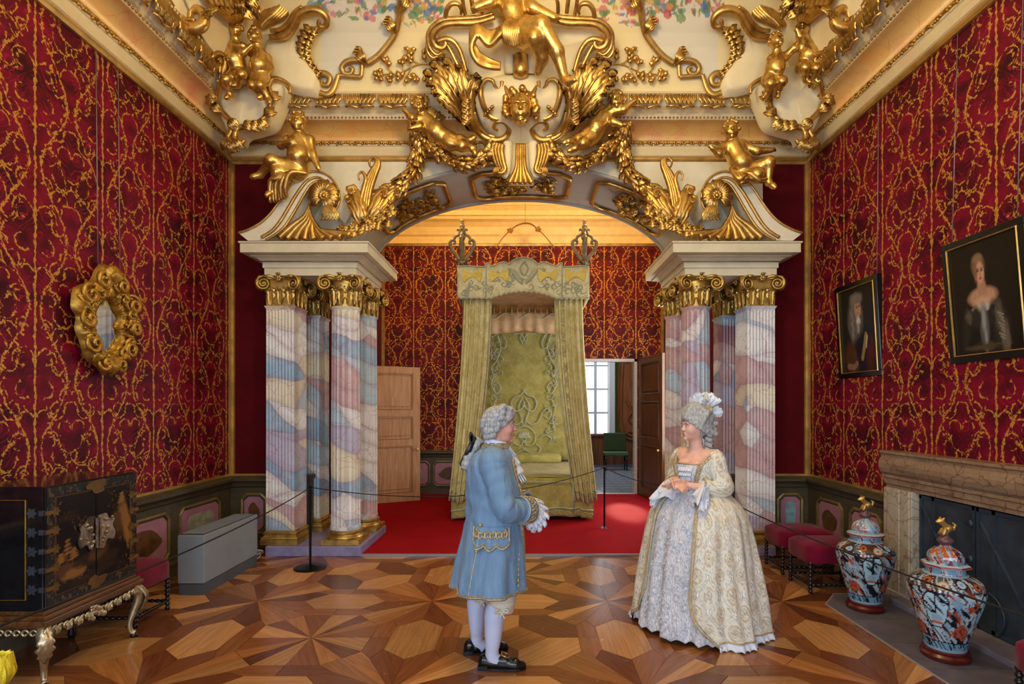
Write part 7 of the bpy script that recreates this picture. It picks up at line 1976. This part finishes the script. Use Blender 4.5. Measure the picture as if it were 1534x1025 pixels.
b = MB(); q0 = [HV(-.085, -.01, 1.49), HV(-.125, -.02, 1.44), HV(-.165, -.035, 1.37), HV(-.192, -.04, 1.29)]; pts = catmull(q0, 14)
b.tube(pts, [.024+.008*abs(sin(k*.85)) for k in range(24)]+[.012], 10); mesh_ob('queue', b.v, b.f, WIG, man, label='tied tail of the wig')
b = MB()
for s in (-1, 1):
    b.grid(lambda u, v: HV(-.128-.012*cos(v*2*pi)-.02*u, -.025+s*.055*sin(pi*min(u, .999)*.8)*(.3+u), 1.487+.030*(u+.25)*sin(v*2*pi)+.012*u), 8, 12, cv=True)
b.ball((-.128, -.025, 1.488), (.016, .018, .018), 9, 7)
for q in (0, 1):
    b.rings([[HV(-.135-.030*t*(1+.5*q)-.035*t, -.05+.02*q-.012*sin(t*5), 1.48-.175*t)+HV(-.014*(1-t*.4)*w, -.004*w, .004*w+.02*t*w) for w in (-1, 0, 1)] for t in np.linspace(0, 1, 9)], closed=False)
mesh_ob('black_bow', b.v, b.f, RIB, man, solid=.003, label='black ribbon bow with long tails')
# coat
CZ = [(1.462, .020, .075, .078), (1.425, .010, .088, .098), (1.405, .000, .112, .150), (1.375, -.012, .135, .190), (1.33, -.018, .150, .212), (1.25, -.012, .166, .214), (1.15, .002, .178, .206), (1.04, .006, .182, .200), (.94, .004, .186, .202), (.82, -.002, .200, .230), (.68, -.016, .218, .262), (.56, -.024, .230, .285), (.505, -.026, .234, .292)]
def coat(a, z, off=0.0):
    zz = [c[0] for c in CZ][::-1]; g = [float(np.interp(z, zz, [c[i] for c in CZ][::-1])) for i in (1, 2, 3)]
    lo = max(0, (.96-z)/.455); aa = abs(a); side = math.exp(-((aa-2.15)/.45)**2); back = math.exp(-((aa-pi)/.25)**2)
    fold = lo*(.055*side*sin(aa*19)+.03*back*sin(aa*16+.6)+.016*sin(aa*6.5+1.2)+.006*sin(aa*15+z*3))
    wr = .004*sin(z*60+a*3)*math.exp(-((z-1.05)/.12)**2)*(1 if aa > .6 else 0)+.004*sin(a*9+z*22)*(z > .95)
    k = off+fold+wr
    return HV(g[0]+(g[1]+k)*cos(a), (g[2]+k)*sin(a), z)
A0 = .20; b = MB(); na = 150; zs_ = np.concatenate([np.linspace(1.462, 1.30, 16), np.linspace(1.28, .505, 40)])
rows = []
for z in zs_:
    a0 = A0+.16*max(0, (1.0-z))*.6-.10*max(0, (1.25-z))*(z > 1.0)
    dz = lambda a: 0
    rows.append([coat(a0+(2*pi-2*a0)*k/(na-1), z-(.012*sin(k*.5) if z < .52 else 0)*0) for k in range(na)])
b.rings(rows, closed=False); ct = mesh_ob('coat', b.v, b.f, BLUE, man, solid=.010, label='powder blue frock coat with gold and silver embroidery')
def sleeve(s, root):
    S0, E0, W0 = sh[s]; c = catmull([S0+HV(0, -s*.085, .030), S0+HV(.002, -s*.015, .012), S0+HV(.004, s*.004, -.03), S0.lerp(E0, .5)+HV(-.004, s*.004, 0), E0+HV(-.012, s*.004, .01), E0.lerp(W0, .30), E0.lerp(W0, .62)], 9)
    rr_ = interp([.070, .088, .088, .080, .071, .070, .066], len(c)); rr_ = [r*(1+.030*sin(i*1.15)*(1 if i > 18 else .45)) for i, r in enumerate(rr_)]
    b = MB(); b.tube(c, rr_, 28, caps=True); b.build('sleeve', BLUE, root, solid=.006)
    c2 = [E0.lerp(W0, t) for t in np.linspace(.44, .84, 9)]; b = MB(); b.tube(c2, [.084, .083, .082, .081, .081, .080, .079, .079, .078], 30, caps=False); b.tube([c2[0], c2[1]], [.070, .085], 30, caps=False)
    cf = b.build('cuff', BLUE, root, solid=.006, label='wide turned back cuff')
    b = MB(); ax = (c2[-1]-c2[0]).normalized(); o = ax.orthogonal().normalized(); w = ax.cross(o); rr2 = random.Random(3)
    for t in (.05, .95):
        p = c2[0].lerp(c2[-1], t); b.tube([p+(o*cos(a)+w*sin(a))*.087 for a in np.linspace(0, 2*pi, 40)], .0045, 6, closed=True)
    for k in range(22):
        a = 2*pi*k/22; p = c2[0].lerp(c2[-1], .5); r_ = .089
        b.tube([p+ax*(.024*(1-q*.5)*sin(q*6+k*pi))+(o*cos(a+.14*(1-q*.5)*cos(q*6))+w*sin(a+.14*(1-q*.5)*cos(q*6)))*r_ for q in np.linspace(0, 1, 10)], [.0045, .0055, .003], 5)
    b.build('cuff_embroidery', GTHR, cf); b = MB()
    for k in range(11):
        a = 2*pi*k/11; p = c2[0].lerp(c2[-1], .5+.2*(-1)**k); b.ball(p+(o*cos(a)+w*sin(a))*.086, .008, 7, 5)
    b.build('cuff_thread', SILT, cf)
    for q in range(3):
        base = E0.lerp(W0, .80+.05*q); ring = [base+(o*cos(a)+w*sin(a))*.060 for a in np.linspace(0, 2*pi, 25)]
        ruffle('lace_cuff', ring, lambda u: (ax*.75+(o*cos(2*pi*u)+w*sin(2*pi*u))*.45+HV(0, 0, -.45)).normalized(),   .055+.010*q, 9+q, LACE, root, (0, 0, -.02), .5, 150, seed=q)
sleeve(-1, man); sleeve(1, man)
# embroidery on the coat: collar, front edges, hem, pocket flap
b = MB(); rr = random.Random(6)
for a_s in (1, -1):
    for off in (.02, .26):
        b.tube([coat(a_s*(A0+off-.10*max(0, (1.25-z))*(z > 1.0)+.16*max(0, 1.0-z)*.6), z, .010) for z in np.linspace(1.36, .53, 60)], .0042, 5)
    for k in range(46):
        z = 1.34-.0175*k; a = a_s*(A0+.14-.10*max(0, (1.25-z))*(z > 1.0)+.16*max(0, 1.0-z)*.6)
        b.tube([coat(a+a_s*.075*(1-q*.55)*cos(q*6+k*pi)*(1+1.2*max(0, .9-z)), z+.020*(1-q*.5)*sin(q*6+k*pi), .011) for q in np.linspace(0, 1, 10)], [.004, .0055, .003], 5)
    for k in range(9):                                   # flower sprays climbing from the hem
        z = .56+.030*k; a = a_s*(A0+.52-.03*k); b.tube([coat(a+a_s*.12*sin(q*5)*(1-q*.4), z+.03*q, .011) for q in np.linspace(0, 1, 9)], [.004, .006, .003], 5)
b.tube([coat(a, .517, .010) for a in np.linspace(A0+.2, 2*pi-A0-.2, 170)], .0042, 5)
for a_ in np.linspace(A0+.2, 2*pi-A0-.2, 110): b.ball(coat(a_, .527, .010), .0045, 5, 4)
for z in (1.455, 1.43): b.tube([coat(a, z, .010) for a in np.linspace(A0+.1, 2*pi-A0-.1, 60)], .0035, 5)
for k in range(34): a = A0+.15+(2*pi-2*A0-.3)*k/33; b.tube([coat(a+.05*cos(q*6), 1.442+.009*sin(q*6), .011) for q in np.linspace(0, 1, 7)], .003, 5)
mesh_ob('coat_embroidery', b.v, b.f, GTHR, ct)
for s in (-1, 1):
    U = lambda u: s*(pi/2-.42+u*1.12); lowz = lambda u: .845-.028*abs(sin(u*3*pi))**.8-.012*sin(pi*u)
    b = MB(); b.rings([[coat(U(u), .945*(1-t)+lowz(u)*t-.0*u, .013+.006*t) for u in np.linspace(0, 1, 40)] for t in np.linspace(0, 1, 8)], closed=False)
    fl_ = mesh_ob('pocket_flap', b.v, b.f, BLUE, ct, solid=.005); b = MB()
    ed = [(0, .945-.10*t) for t in np.linspace(0, 1, 8)]+[(u, lowz(u)) for u in np.linspace(0, 1, 50)]+[(1, lowz(1)+.10*t) for t in np.linspace(0, 1, 8)]
    b.tube([coat(U(u), z, .024) for u, z in ed], .0058, 6)
    b.tube([coat(U(.08+.84*u), .018+lowz(.08+.84*u), .024) for u in np.linspace(0, 1, 40)], .003, 5)
    for k in range(12):
        u0 = .09+.075*k; b.tube([coat(U(u0+.045*(1-q*.5)*cos(q*6+k*pi)), .897+.026*(1-q*.5)*sin(q*6+k*pi), .024) for q in np.linspace(0, 1, 12)], [.004, .006, .003], 6)
    for k in range(3): b.ball(coat(U(.1+.4*k), .925-.02*(k == 1), .024), .010, 8, 6)
    mesh_ob('flap_embroidery', b.v, b.f, GTHR, fl_)
    b = MB(); b.tube([coat(s*2.05, z, .012) for z in np.linspace(.93, .54, 30)], .003, 5); b.ball(coat(s*2.05, .955, .014), .012, 8, 6); b.ball(coat(s*2.05, .80, .014), .010, 8, 6); mesh_ob('button', b.v, b.f, GTHR, ct)
# waistcoat, neckcloth, jabot
b = MB(); rows = [[coat(a, z, -.012) for a in np.linspace(-.75, .75, 24)] for z in np.linspace(1.40, .62, 26)]; b.rings(rows, closed=False); wc = mesh_ob('waistcoat', b.v, b.f, M_plain('ivory_embroidered_waistcoat', (190, 180, 150), .6, noise=.25, nscale=50), man, solid=.006, label='ivory embroidered waistcoat')
b = MB()
for k in range(9): b.ball(coat(.06, 1.15-.06*k, .0), .009, 7, 5)
mesh_ob('waistcoat_buttons', b.v, b.f, GTHR, wc)
b = MB(); b.rings([[HV(.022+r*cos(a)*1.0, r*1.02*sin(a), z+.018*cos(a)*-1) for a in np.linspace(0, 2*pi, 30, endpoint=False)] for z, r in ((1.425, .085), (1.445, .083), (1.462, .079), (1.478, .074), (1.486, .070), (1.478, .066))]); mesh_ob('neckcloth', b.v, b.f, LACE, man)
for k, (x, z, d) in enumerate(((.098, 1.42, .07), (.125, 1.37, .075), (.145, 1.32, .08), (.16, 1.27, .085))):
    ruffle('jabot', [HV(x-.02, -.055, z+.012), HV(x+.012, 0, z+.02), HV(x-.02, .055, z+.012)], HV(.30, 0, -.95).normalized(), d, 5, LACE, man, (.006, 0, 0), .55, 90, seed=k)
# legs
for s, (h_, k_, a_) in legs.items():
    cf = k_.lerp(a_, .36)+HV(-.022, 0, 0)
    b = MB(); pts = catmull([k_+HV(.0, 0, -.06), k_.lerp(cf, .6)+HV(-.004, 0, 0), cf, cf.lerp(a_, .55), a_+HV(.0, 0, .03), a_+HV(.006, 0, -.02), a_+HV(.05, 0, -.055)], 6); b.tube(pts, interp([.063, .066, .067, .054, .043, .045, .040], len(pts)), 22); b.build('stocking', STOCK, man, label='white stocking')
    b = MB(); pts = catmull([h_.lerp(k_, .5), h_.lerp(k_, .8), k_+HV(.006, 0, .01), k_+HV(.008, 0, -.055), k_+HV(.002, 0, -.085)], 7); rr_ = interp([.115, .106, .094, .083, .066], len(pts)); b.tube(pts, [r*(1+.02*sin(i*1.7)) for i, r in enumerate(rr_)], 30, flut=.03)
    br_ = b.build('breeches_leg', BREECH, man); b = MB(); kb = k_+HV(.002, 0, -.085); b.tube([kb+HV(.070*cos(a), .070*sin(a), .006*sin(3*a)) for a in np.linspace(0, 2*pi, 30)], .012, 8, closed=True)
    for sx in (-1, 1): b.tube(catmull([kb+HV(.0, -.075, .012), kb+HV(sx*.028, -.088, .03), kb+HV(sx*.040, -.084, .010), kb+HV(.0, -.078, .010), kb+HV(sx*.018, -.085, -.03)], 5), [.005, .007, .005], 6)
    b.build('knee_band', BREECH, br_)
    fx_, fy_, dy = a_.x, a_.y, (-.10 if s < 0 else .10); D_ = HV(cos(.12*s), sin(.12*s), 0)
    Bs = Body(.018); o = HV(fx_, fy_, 0); at = lambda t, z, y=0.0: o+D_*t+HV(0, y, z)
    Bs.chain([at(-.055, .045), at(.0, .046), at(.07, .040), at(.15, .032), at(.195, .028)], [.036, .037, .040, .040, .026]); Bs.ell(at(-.05, .065), (.034, .036, .035)); Bs.ell(at(.075, .068), (.050, .034, .026))
    Bs.ell(at(.02, .125), (.052, .030, .055), sub=True, k=.008)
    shn = body_ob('shoe', Bs, .0058, SHOE, man, 'black leather shoe with gilt buckle')
    b = MB()
    for t in np.linspace(0, 1, 2): pass
    sole = [(-.085, .03), (-.09, 0), (-.085, -.03), (.0, -.036), (.08, -.043), (.16, -.042), (.21, -.022), (.222, 0), (.21, .022), (.16, .042), (.08, .043), (.0, .036)]
    b.prism([(p.x, p.y) for p in catmull([Vector((x, y, 0)) for x, y in sole], 3, True)], o+HV(0, 0, .006), D_, HV(-D_.y, D_.x, 0), HV(0, 0, .012)); b.prism([(-.092, .03), (-.092, -.03), (-.03, -.034), (-.03, .034)], o+HV(0, 0, 0), D_, HV(-D_.y, D_.x, 0), HV(0, 0, .03)); b.build('sole', SHOE, shn, False)
    b = MB(); c = at(.085, .092); up = HV(.35, 0, 1).normalized(); u_ = HV(0, 1, 0); v_ = (D_*.93+HV(0, 0, -.36)).normalized()
    b.tube([c+u_*(.030*x)+v_*(.024*y) for x, y in ((-1, -1), (1, -1), (1, 1), (-1, 1))], .005, 6, closed=True); b.tube([c-u_*.024, c+u_*.024], .003, 5)
    for x in (-.02, .02): b.ball(at(.15, .066, x), .006, 6, 5)
    b.build('buckle', M_plain('gilt_buckle', (206, 170, 100), .25, .9), shn, label='gilt buckle')
man.location = (-.215, 3.70, 0); man.rotation_euler = (0, 0, radians(6))
tag(man, 'man in a powder blue frock coat and grey wig, standing with hands joined', 'person')
# ---- the lady (local +x is where her gown faces; her head turns towards the man)
hy = radians(-24); hc = HV(.030, 0, 1.548); HR = .108
B = Body(.03); head_prims(B, hc, HR, hy, .9)
B.chain([HV(.015, 0, 1.48), HV(.0, 0, 1.36)], [.046, .055]); B.cap(HV(-.01, -.10, 1.305), HV(-.01, .10, 1.305), .072, .072); B.ell(HV(.0, 0, 1.20), (.115, .135, .16)); B.ell(HV(-.005, 0, 1.02), (.11, .13, .14)); B.ell(HV(0, 0, .85), (.13, .16, .12))
for s in (-1, 1): B.ell(HV(.075, s*.06, 1.225), (.062, .065, .07))
wsh = {}
for s in (-1, 1):
    S0, E0, W0 = HV(-.015, s*.160, 1.315), HV(-.005, s*.235, 1.075), HV(.205, s*.050, 1.115)
    B.cap(HV(-.01, s*.1, 1.31), S0, .062, .054); B.chain([S0, S0.lerp(E0, .5), E0, E0.lerp(W0, .35), W0], [.054, .046, .037, .036, .023]); wsh[s] = (S0, E0, W0)
    full_hand(B, W0+HV(.006, 0, .0), HV(.80, -s*.58, .12), HV(.0, -s*.35, -.95) if s > 0 else HV(.3, .3, -.9), HV(.45, s*.3, .82), .160, .9)
    B.chain([HV(0, s*.09, .84), HV(.01, s*.09, .45), HV(0, s*.09, .09), HV(.05, s*.09, .04), HV(.13, s*.09, .03)], [.095, .06, .036, .034, .026])
lady = body_ob('person', B, .0062, SKW)
face_details(lady, hc, HR, hy, M_plain('soft_brown_brow', (120, 92, 78), .8))
ru, rf_ = HV(sin(hy), -cos(hy), 0), HV(cos(hy), sin(hy), 0)
def HQ(a, b_, d): return hc+ru*a+rf_*b_+HV(0, 0, d)
B = Body(.010); Mh = np.array(((ru.x, rf_.x, 0), (ru.y, rf_.y, 0), (0, 0, 1)))
B.ell(HQ(0, -.034, .064), (.091, .104, .104), Mh, k=.01); B.ell(HQ(0, .016, .110), (.074, .066, .060), Mh, k=.03); B.ell(HQ(0, -.048, .004), (.089, .078, .088), Mh, k=.01); B.ell(HQ(0, -.095, .050), (.075, .065, .085), Mh, k=.02)
for s in (-1, 1):
    for k in range(7):                                   # hair swept up from the hairline to the crown
        q_ = k/6; pts = catmull([HQ(s*(.012+.078*q_), .082-.085*q_, .066-.060*q_), HQ(s*(.018+.088*q_), .062-.095*q_, .125-.050*q_), HQ(s*(.014+.066*q_), .010-.090*q_, .178-.050*q_), HQ(s*(.008+.030*q_), -.075-.040*q_, .150-.055*q_)], 5)
        for i in range(len(pts)-1): B.cap(pts[i], pts[i+1], .0175+.003*sin(i*1.1), .0175+.003*sin((i+1)*1.1), k=.006)
    for z, r in ((.0, .019), (-.034, .018)):
        pts = catmull([HQ(s*.086, -.030, z+.010), HQ(s*.092, -.055, z+.004), HQ(s*.080, -.085, z-.004), HQ(s*.060, -.115, z-.01)], 6)
        for i in range(len(pts)-1): B.cap(pts[i], pts[i+1], r*(.85+.2*sin(i*1.3)), r*(.85+.2*sin((i+1)*1.3)), k=.006)
    for k in range(3): B.cap(HQ(s*.062, -.06-.028*k, -.010-.012*k), HQ(s*.085, -.075-.028*k, -.030-.012*k), .022, .020, k=.006)
rr = random.Random(2)
for k in range(26): B.ell(HQ(rr.uniform(-.055, .055), -.135+rr.uniform(-.02, .025), rr.uniform(-.05, .11)), (rr.uniform(.018, .027),)*3, None, k=.006)
for k in range(10): B.ell(HQ(rr.uniform(-.05, .05), -.115+rr.uniform(-.02, .02), -.06+rr.uniform(-.03, .02)), (.020,)*3, None, k=.006)
B.ell(HQ(0, .116, -.044), (.098, .090, .098), Mh, k=.008, sub=True)
for s in (-1, 1):
    for k in range(8):
        q_ = k/7; B.ell(HQ(s*(.022+.068*q_**.7), .080-.088*q_, .066-.078*q_+.006*sin(k*2.2)), (.0175+.003*sin(k*1.9), .020, .019), Mh, k=.007)
    B.cap(HQ(s*.086, -.020, -.012), HQ(s*.074, -.075, -.045), .024, .022, k=.008)
body_ob('hair', B, .0055, WIG, lady, 'piled up powdered grey hair')
b = MB()
for s, n_, L in ((-1, 2, .15), (1, 1, .10)):
    for j in range(n_):
        p0 = HQ(s*(.066-.02*j), -.085-.02*j, -.055); L2 = L*(1-.2*j)
        path = [p0+HV(.020*t, s*-.010*t, -L2*t)+HV(.014*cos(t*24), .014*sin(t*24), 0) for t in np.linspace(0, 1, 50)]; b.tube(path, [.016, .018, .017, .012], 9)
mesh_ob('ringlet', b.v, b.f, WIG, lady, label='long grey ringlets on the neck')
b = MB(); rr = random.Random(9)                          # feathers and gilt bow on top
FEA = M_plain('white_feathers', (228, 234, 244), .9, bump=.3, bscale=150)
for k in range(110):
    a = rr.uniform(-1.9, 1.9); q = rr.uniform(.5, 1); base = HQ(rr.uniform(-.04, .04), -.075+rr.uniform(-.02, .02), .145)
    d = (ru*sin(a)*.55-rf_*(.35*rr.uniform(-.9, 1.3))+HV(0, 0, .85*cos(a*.55))).normalized(); L = rr.uniform(.085, .125)
    b.leaf([base, base+d*L*.6, base+d*L+HV(0, 0, -.006)-rf_*.010, base+d*L*1.08+HV(0, 0, -.028)-rf_*.014], .028, HV(d.y, -d.x, .3), 9, .003, .3, .45, 3)
for k in range(46):
    base = HQ(rr.uniform(-.04, .04), -.125, .105); d = (-rf_*rr.uniform(.5, 1)+ru*rr.uniform(-.7, .7)+HV(0, 0, rr.uniform(-.1, .7))).normalized()
    b.leaf([base, base+d*.04, base+d*.09+HV(0, 0, -.01)], .026, HV(d.y, -d.x, .4), 6, .003, .3, .45, 3)
mesh_ob('feathers', b.v, b.f, FEA, lady, label='white ostrich feathers in the hair')
GBOW = M_plain('gold_ribbon', (206, 172, 116), .4, noise=.15)
b = MB()
for k in range(6): a = k*1.05; c = HQ(-.07, -.065, .13); d = (ru*cos(a)*-.6+HV(0, 0, sin(a))-rf_*cos(a)*.6).normalized(); b.leaf([c, c+d*.022-ru*.012, c+d*.042], .022, -ru, 1, .004, .3, .05, 3)
b.ball(HQ(-.078, -.065, .13), .012, 8, 6); mesh_ob('gold_bow', b.v, b.f, GBOW, lady)
b = MB(); b.ball(HQ(-.078, -.015, -.075), (.006, .006, .010), 7, 6); b.ball(HQ(-.078, -.015, -.06), .004, 6, 5); mesh_ob('earring', b.v, b.f, SILT, lady)
# gown
BROC = M_attr('ivory_gold_brocade', .5, .4); SILV = M_attr('silver_white_lace_brocade', .6, .35)
GZ = [(1.085, .118, .128), (1.06, .150, .170), (1.02, .205, .250), (.96, .262, .318), (.86, .315, .368), (.72, .352, .398), (.55, .385, .425), (.35, .418, .452), (.15, .448, .478), (.015, .468, .498)]
def gown(a, z, off=0.0, fold=1.0):
    zz = [g[0] for g in GZ][::-1]; rx, ry = [float(np.interp(z, zz, [g[i] for g in GZ][::-1])) for i in (1, 2)]
    lo = min(1, max(0, (1.05-z)/.75)); w = lo*fold*(.022*sin(a*11+.8*sin(a*3))+.012*sin(a*23+1.5*sin(z*3))+.014*sin(a*7+z*2))
    k = off+w
    return HV(-.015+(rx+k)*cos(a), (ry+k)*sin(a), z)
def brocade(U_, V_, kind):
    """woven ogee medallions over metres along (U) and down (V)"""
    p = Paint(U_, V_, (222, 219, 204) if kind == 0 else (204, 206, 214)); T, Hh = (.155, .25) if kind == 0 else (.10, .13)
    u = np.abs(((U_/T) % 1)-.5)*2; v = (V_/Hh) % 1; n = vnoise(U_*60, V_*60, 3); n2 = vnoise(U_*14, V_*14, 4); n3 = vnoise(U_*120, V_*120, 5)
    og = np.abs(u-(.5+.42*np.cos(2*np.pi*v))); GR, GO, LT = ((152, 150, 144), (186, 160, 122), (238, 238, 232)) if kind == 0 else ((150, 150, 160), (176, 176, 178), (236, 238, 246))
    p.put((og < .13)*(n > .36)*.75, GR); p.put((og < .045)*1.0, LT)
    ins = u > (.5+.42*np.cos(2*np.pi*v)); ce = np.hypot((u-1)*.9, (((v+.0) % 1)-.5)*1.7); c0 = np.hypot(u*.9, ((((v+.5) % 1))-.5)*1.7)
    for c in (ce, c0):
        p.put((np.abs(c-.34) < .05)*(n > .4)*.8, GO if kind == 0 else GR); p.put((np.abs(c-.18) < .05)*(n3 > .4)*.7, GR); p.put((c < .09)*1.0, GO if kind == 0 else LT)
    p.put((n2 > .62)*.30*(n3 > .4), GO if kind == 0 else GR); p.put((n3 > .66)*.35, GR)
    return p.c
def skirt(name, a0, a1, z1fn, off, kind, mat, lab, nu=260, nv=110, fold=1.0):
    b = MB(); rows = []; U_ = []; V_ = []
    for j in range(nv):
        t = j/(nv-1); row = []
        for i in range(nu):
            s = i/(nu-1); a = a0(t)+(a1(t)-a0(t))*s; zb = z1fn(a); z = 1.085+(zb-1.085)*t; row.append(gown(a, z, off, fold)); U_.append(a*.42); V_.append(z)
        rows.append(row)
    b.rings(rows, closed=False); o = mesh_ob(name, b.v, b.f, mat, lady, solid=.006, label=lab); set_col(o, brocade(np.array(U_), np.array(V_), kind)); return o
A1 = .50
hemp = lambda a: .020+.020*abs(sin(a*16))
pet = skirt('petticoat', lambda t: -.95, lambda t: .95, hemp, -.006, 1, SILV, 'silvery white lace petticoat with scalloped hem', 170, 100)
ea = lambda t: A1-.10*t+5.2*max(0, t-.70)**2
hemo = lambda a: .030 if abs(a) > 1.1 else .030
ov = skirt('overskirt', lambda t: ea(t), lambda t: 2*pi-ea(t), hemo, .010, 0, BROC, 'ivory and gold brocade overskirt', 420, 110)
b = MB(); zt = lambda t: 1.085+(.030-1.085)*t
for sgn in (1, -1):
    for d in (0.0, .045): b.tube([gown(sgn*(ea(t)+d), zt(t), .018) for t in np.linspace(.02, 1, 70)], .0055 if d == 0 else .004, 6)
b.tube([gown(a, .062, .018) for a in np.linspace(ea(1), 2*pi-ea(1), 200)], .005, 6)
mesh_ob('gold_braid', b.v, b.f, GTHR, ov)
b = MB(); rows = []
for t in np.linspace(0, 1, 5): rows.append([gown(a, .055-(.040+.012*abs(sin(a*30)))*t, .014+.012*t+.008*sin(a*60)*t) for a in np.linspace(ea(1), 2*pi-ea(1), 420)])
b.rings(rows, closed=False); mesh_ob('lace_hem', b.v, b.f, LACE, ov, solid=.002)
b = MB(); rr = random.Random(4)
for k in range(120):                                      # raised lace flowers on the petticoat
    z = rr.uniform(.06, 1.0); a = rr.uniform(-.42, .42); r_ = rr.uniform(.010, .020)
    b.tube([gown(a+r_*(1-q*.6)*cos(q*7)*2.4, z+r_*(1-q*.6)*sin(q*7), .002) for q in np.linspace(0, 1, 9)], .0028, 4)
mesh_ob('raised_lace', b.v, b.f, LACE, pet)['kind'] = 'stuff'
# bodice
BZ = [(1.36, -.020, .078, .150), (1.335, -.012, .092, .172), (1.30, .0, .116, .176), (1.25, .012, .132, .170), (1.20, .012, .132, .158), (1.14, .004, .122, .140), (1.085, .0, .118, .130), (1.06, .0, .124, .138)]
def bod(a, z, off=0.0):
    zz = [g[0] for g in BZ][::-1]; g = [float(np.interp(z, zz, [q[i] for q in BZ][::-1])) for i in (1, 2, 3)]; return HV(g[0]+(g[1]+off)*cos(a), (g[2]+off)*sin(a), z)
b = MB(); rows = []; U_, V_ = [], []
for z in np.linspace(1.372, 1.06, 40):
    aa = .62+.9*max(0, (z-1.27))/.10*.55-.25*max(0, 1.25-z)/.19
    row = [bod(aa+(2*pi-2*aa)*k/119, z, .008) for k in range(120)]; rows.append(row); U_ += [(aa+(2*pi-2*aa)*k/119)*.15 for k in range(120)]; V_ += [z]*120
b.rings(rows, closed=False); bo = mesh_ob('bodice', b.v, b.f, BROC, lady, solid=.006, label='ivory brocade bodice'); set_col(bo, brocade(np.array(U_), np.array(V_), 0))
b = MB(); rows = []; U_, V_ = [], []
for z in np.linspace(1.268, 1.05, 30): rows.append([bod(a, z, .004) for a in np.linspace(-.85, .85, 50)]); U_ += list(np.linspace(-.85, .85, 50)*.15); V_ += [z]*50
b.rings(rows, closed=False); so = mesh_ob('stomacher', b.v, b.f, SILV, lady, solid=.006, label='silver lace stomacher'); set_col(so, brocade(np.array(U_), np.array(V_), 1))
b = MB(); ang = lambda z: .62+.9*max(0, (z-1.27))/.10*.55-.25*max(0, 1.25-z)/.19
for s in (-1, 1):
    for d in (0, .16): b.tube([bod(s*(ang(z)+d), z, .015) for z in np.linspace(1.37, 1.07, 40)], .0058, 6)
    for k in range(16): z = 1.365-.018*k; b.ball(bod(s*(ang(z)+.08), z, .014), .007, 6, 5)
b.tube([bod(a, 1.268, .012) for a in np.linspace(-.6, .6, 30)], .006, 6)
mesh_ob('bodice_braid', b.v, b.f, GTHR, bo)
for k in range(5): z = 1.24-.036*k; ruffle('stomacher_lace', [bod(a, z, .010) for a in (-.35+.03*k, 0, .35-.03*k)], HV(.35, 0, -.9), .030, 6, LACE, lady, n=60, amp=.5, parent=so)
for s in (-1, 1):
    S0, E0, W0 = wsh[s]; c = catmull([S0+HV(0, -s*.03, .012), S0+HV(.0, s*.004, -.02), S0.lerp(E0, .5), E0+HV(-.01, 0, .012), E0.lerp(W0, .55)], 9); n = len(c)
    b = MB(); rr_ = interp([.062, .068, .063, .060, .062], n); b.tube(c, [r*(1+.02*sin(i*1.3)) for i, r in enumerate(rr_)], 40, caps=False)
    o = mesh_ob('sleeve', b.v, b.f, BROC, lady, solid=.005); U_ = np.tile(np.arange(40)/40*.4, n); V_ = np.repeat(np.linspace(0, .32, n), 40); set_col(o, brocade(U_, V_, 0))
    ax = (c[-1]-c[-3]).normalized(); u_ = ax.orthogonal().normalized(); w_ = ax.cross(u_)
    b = MB(); b.tube([c[-1]+(u_*cos(a)+w_*sin(a))*.066 for a in np.linspace(0, 2*pi, 30)], .007, 6, closed=True); mesh_ob('sleeve_braid', b.v, b.f, GTHR, o)
    for q in range(3):
        base = c[-1]-ax*(.012*q); ring = [base+(u_*cos(a)+w_*sin(a))*(.056+.004*q) for a in np.linspace(0, 2*pi, 25)]
        back = (E0-W0).normalized()
        def out(uu, u_=u_, w_=w_, ax=ax, back=back): r_ = u_*cos(2*pi*uu)+w_*sin(2*pi*uu); return (r_*.50+ax*.28+HV(0, 0, -.78)+back*(.30*max(0, -r_.z))).normalized()
        ruffle('lace_fall', ring, out, .19-.045*q, 7+2*q, LACE, lady, (0, 0, -.015), .30, 170, parent=o, seed=q)
lady.location = (1.335, 4.32, 0); lady.rotation_euler = (0, 0, radians(218))
tag(lady, 'woman in an ivory brocade gown with white feathers in her piled grey hair', 'person')
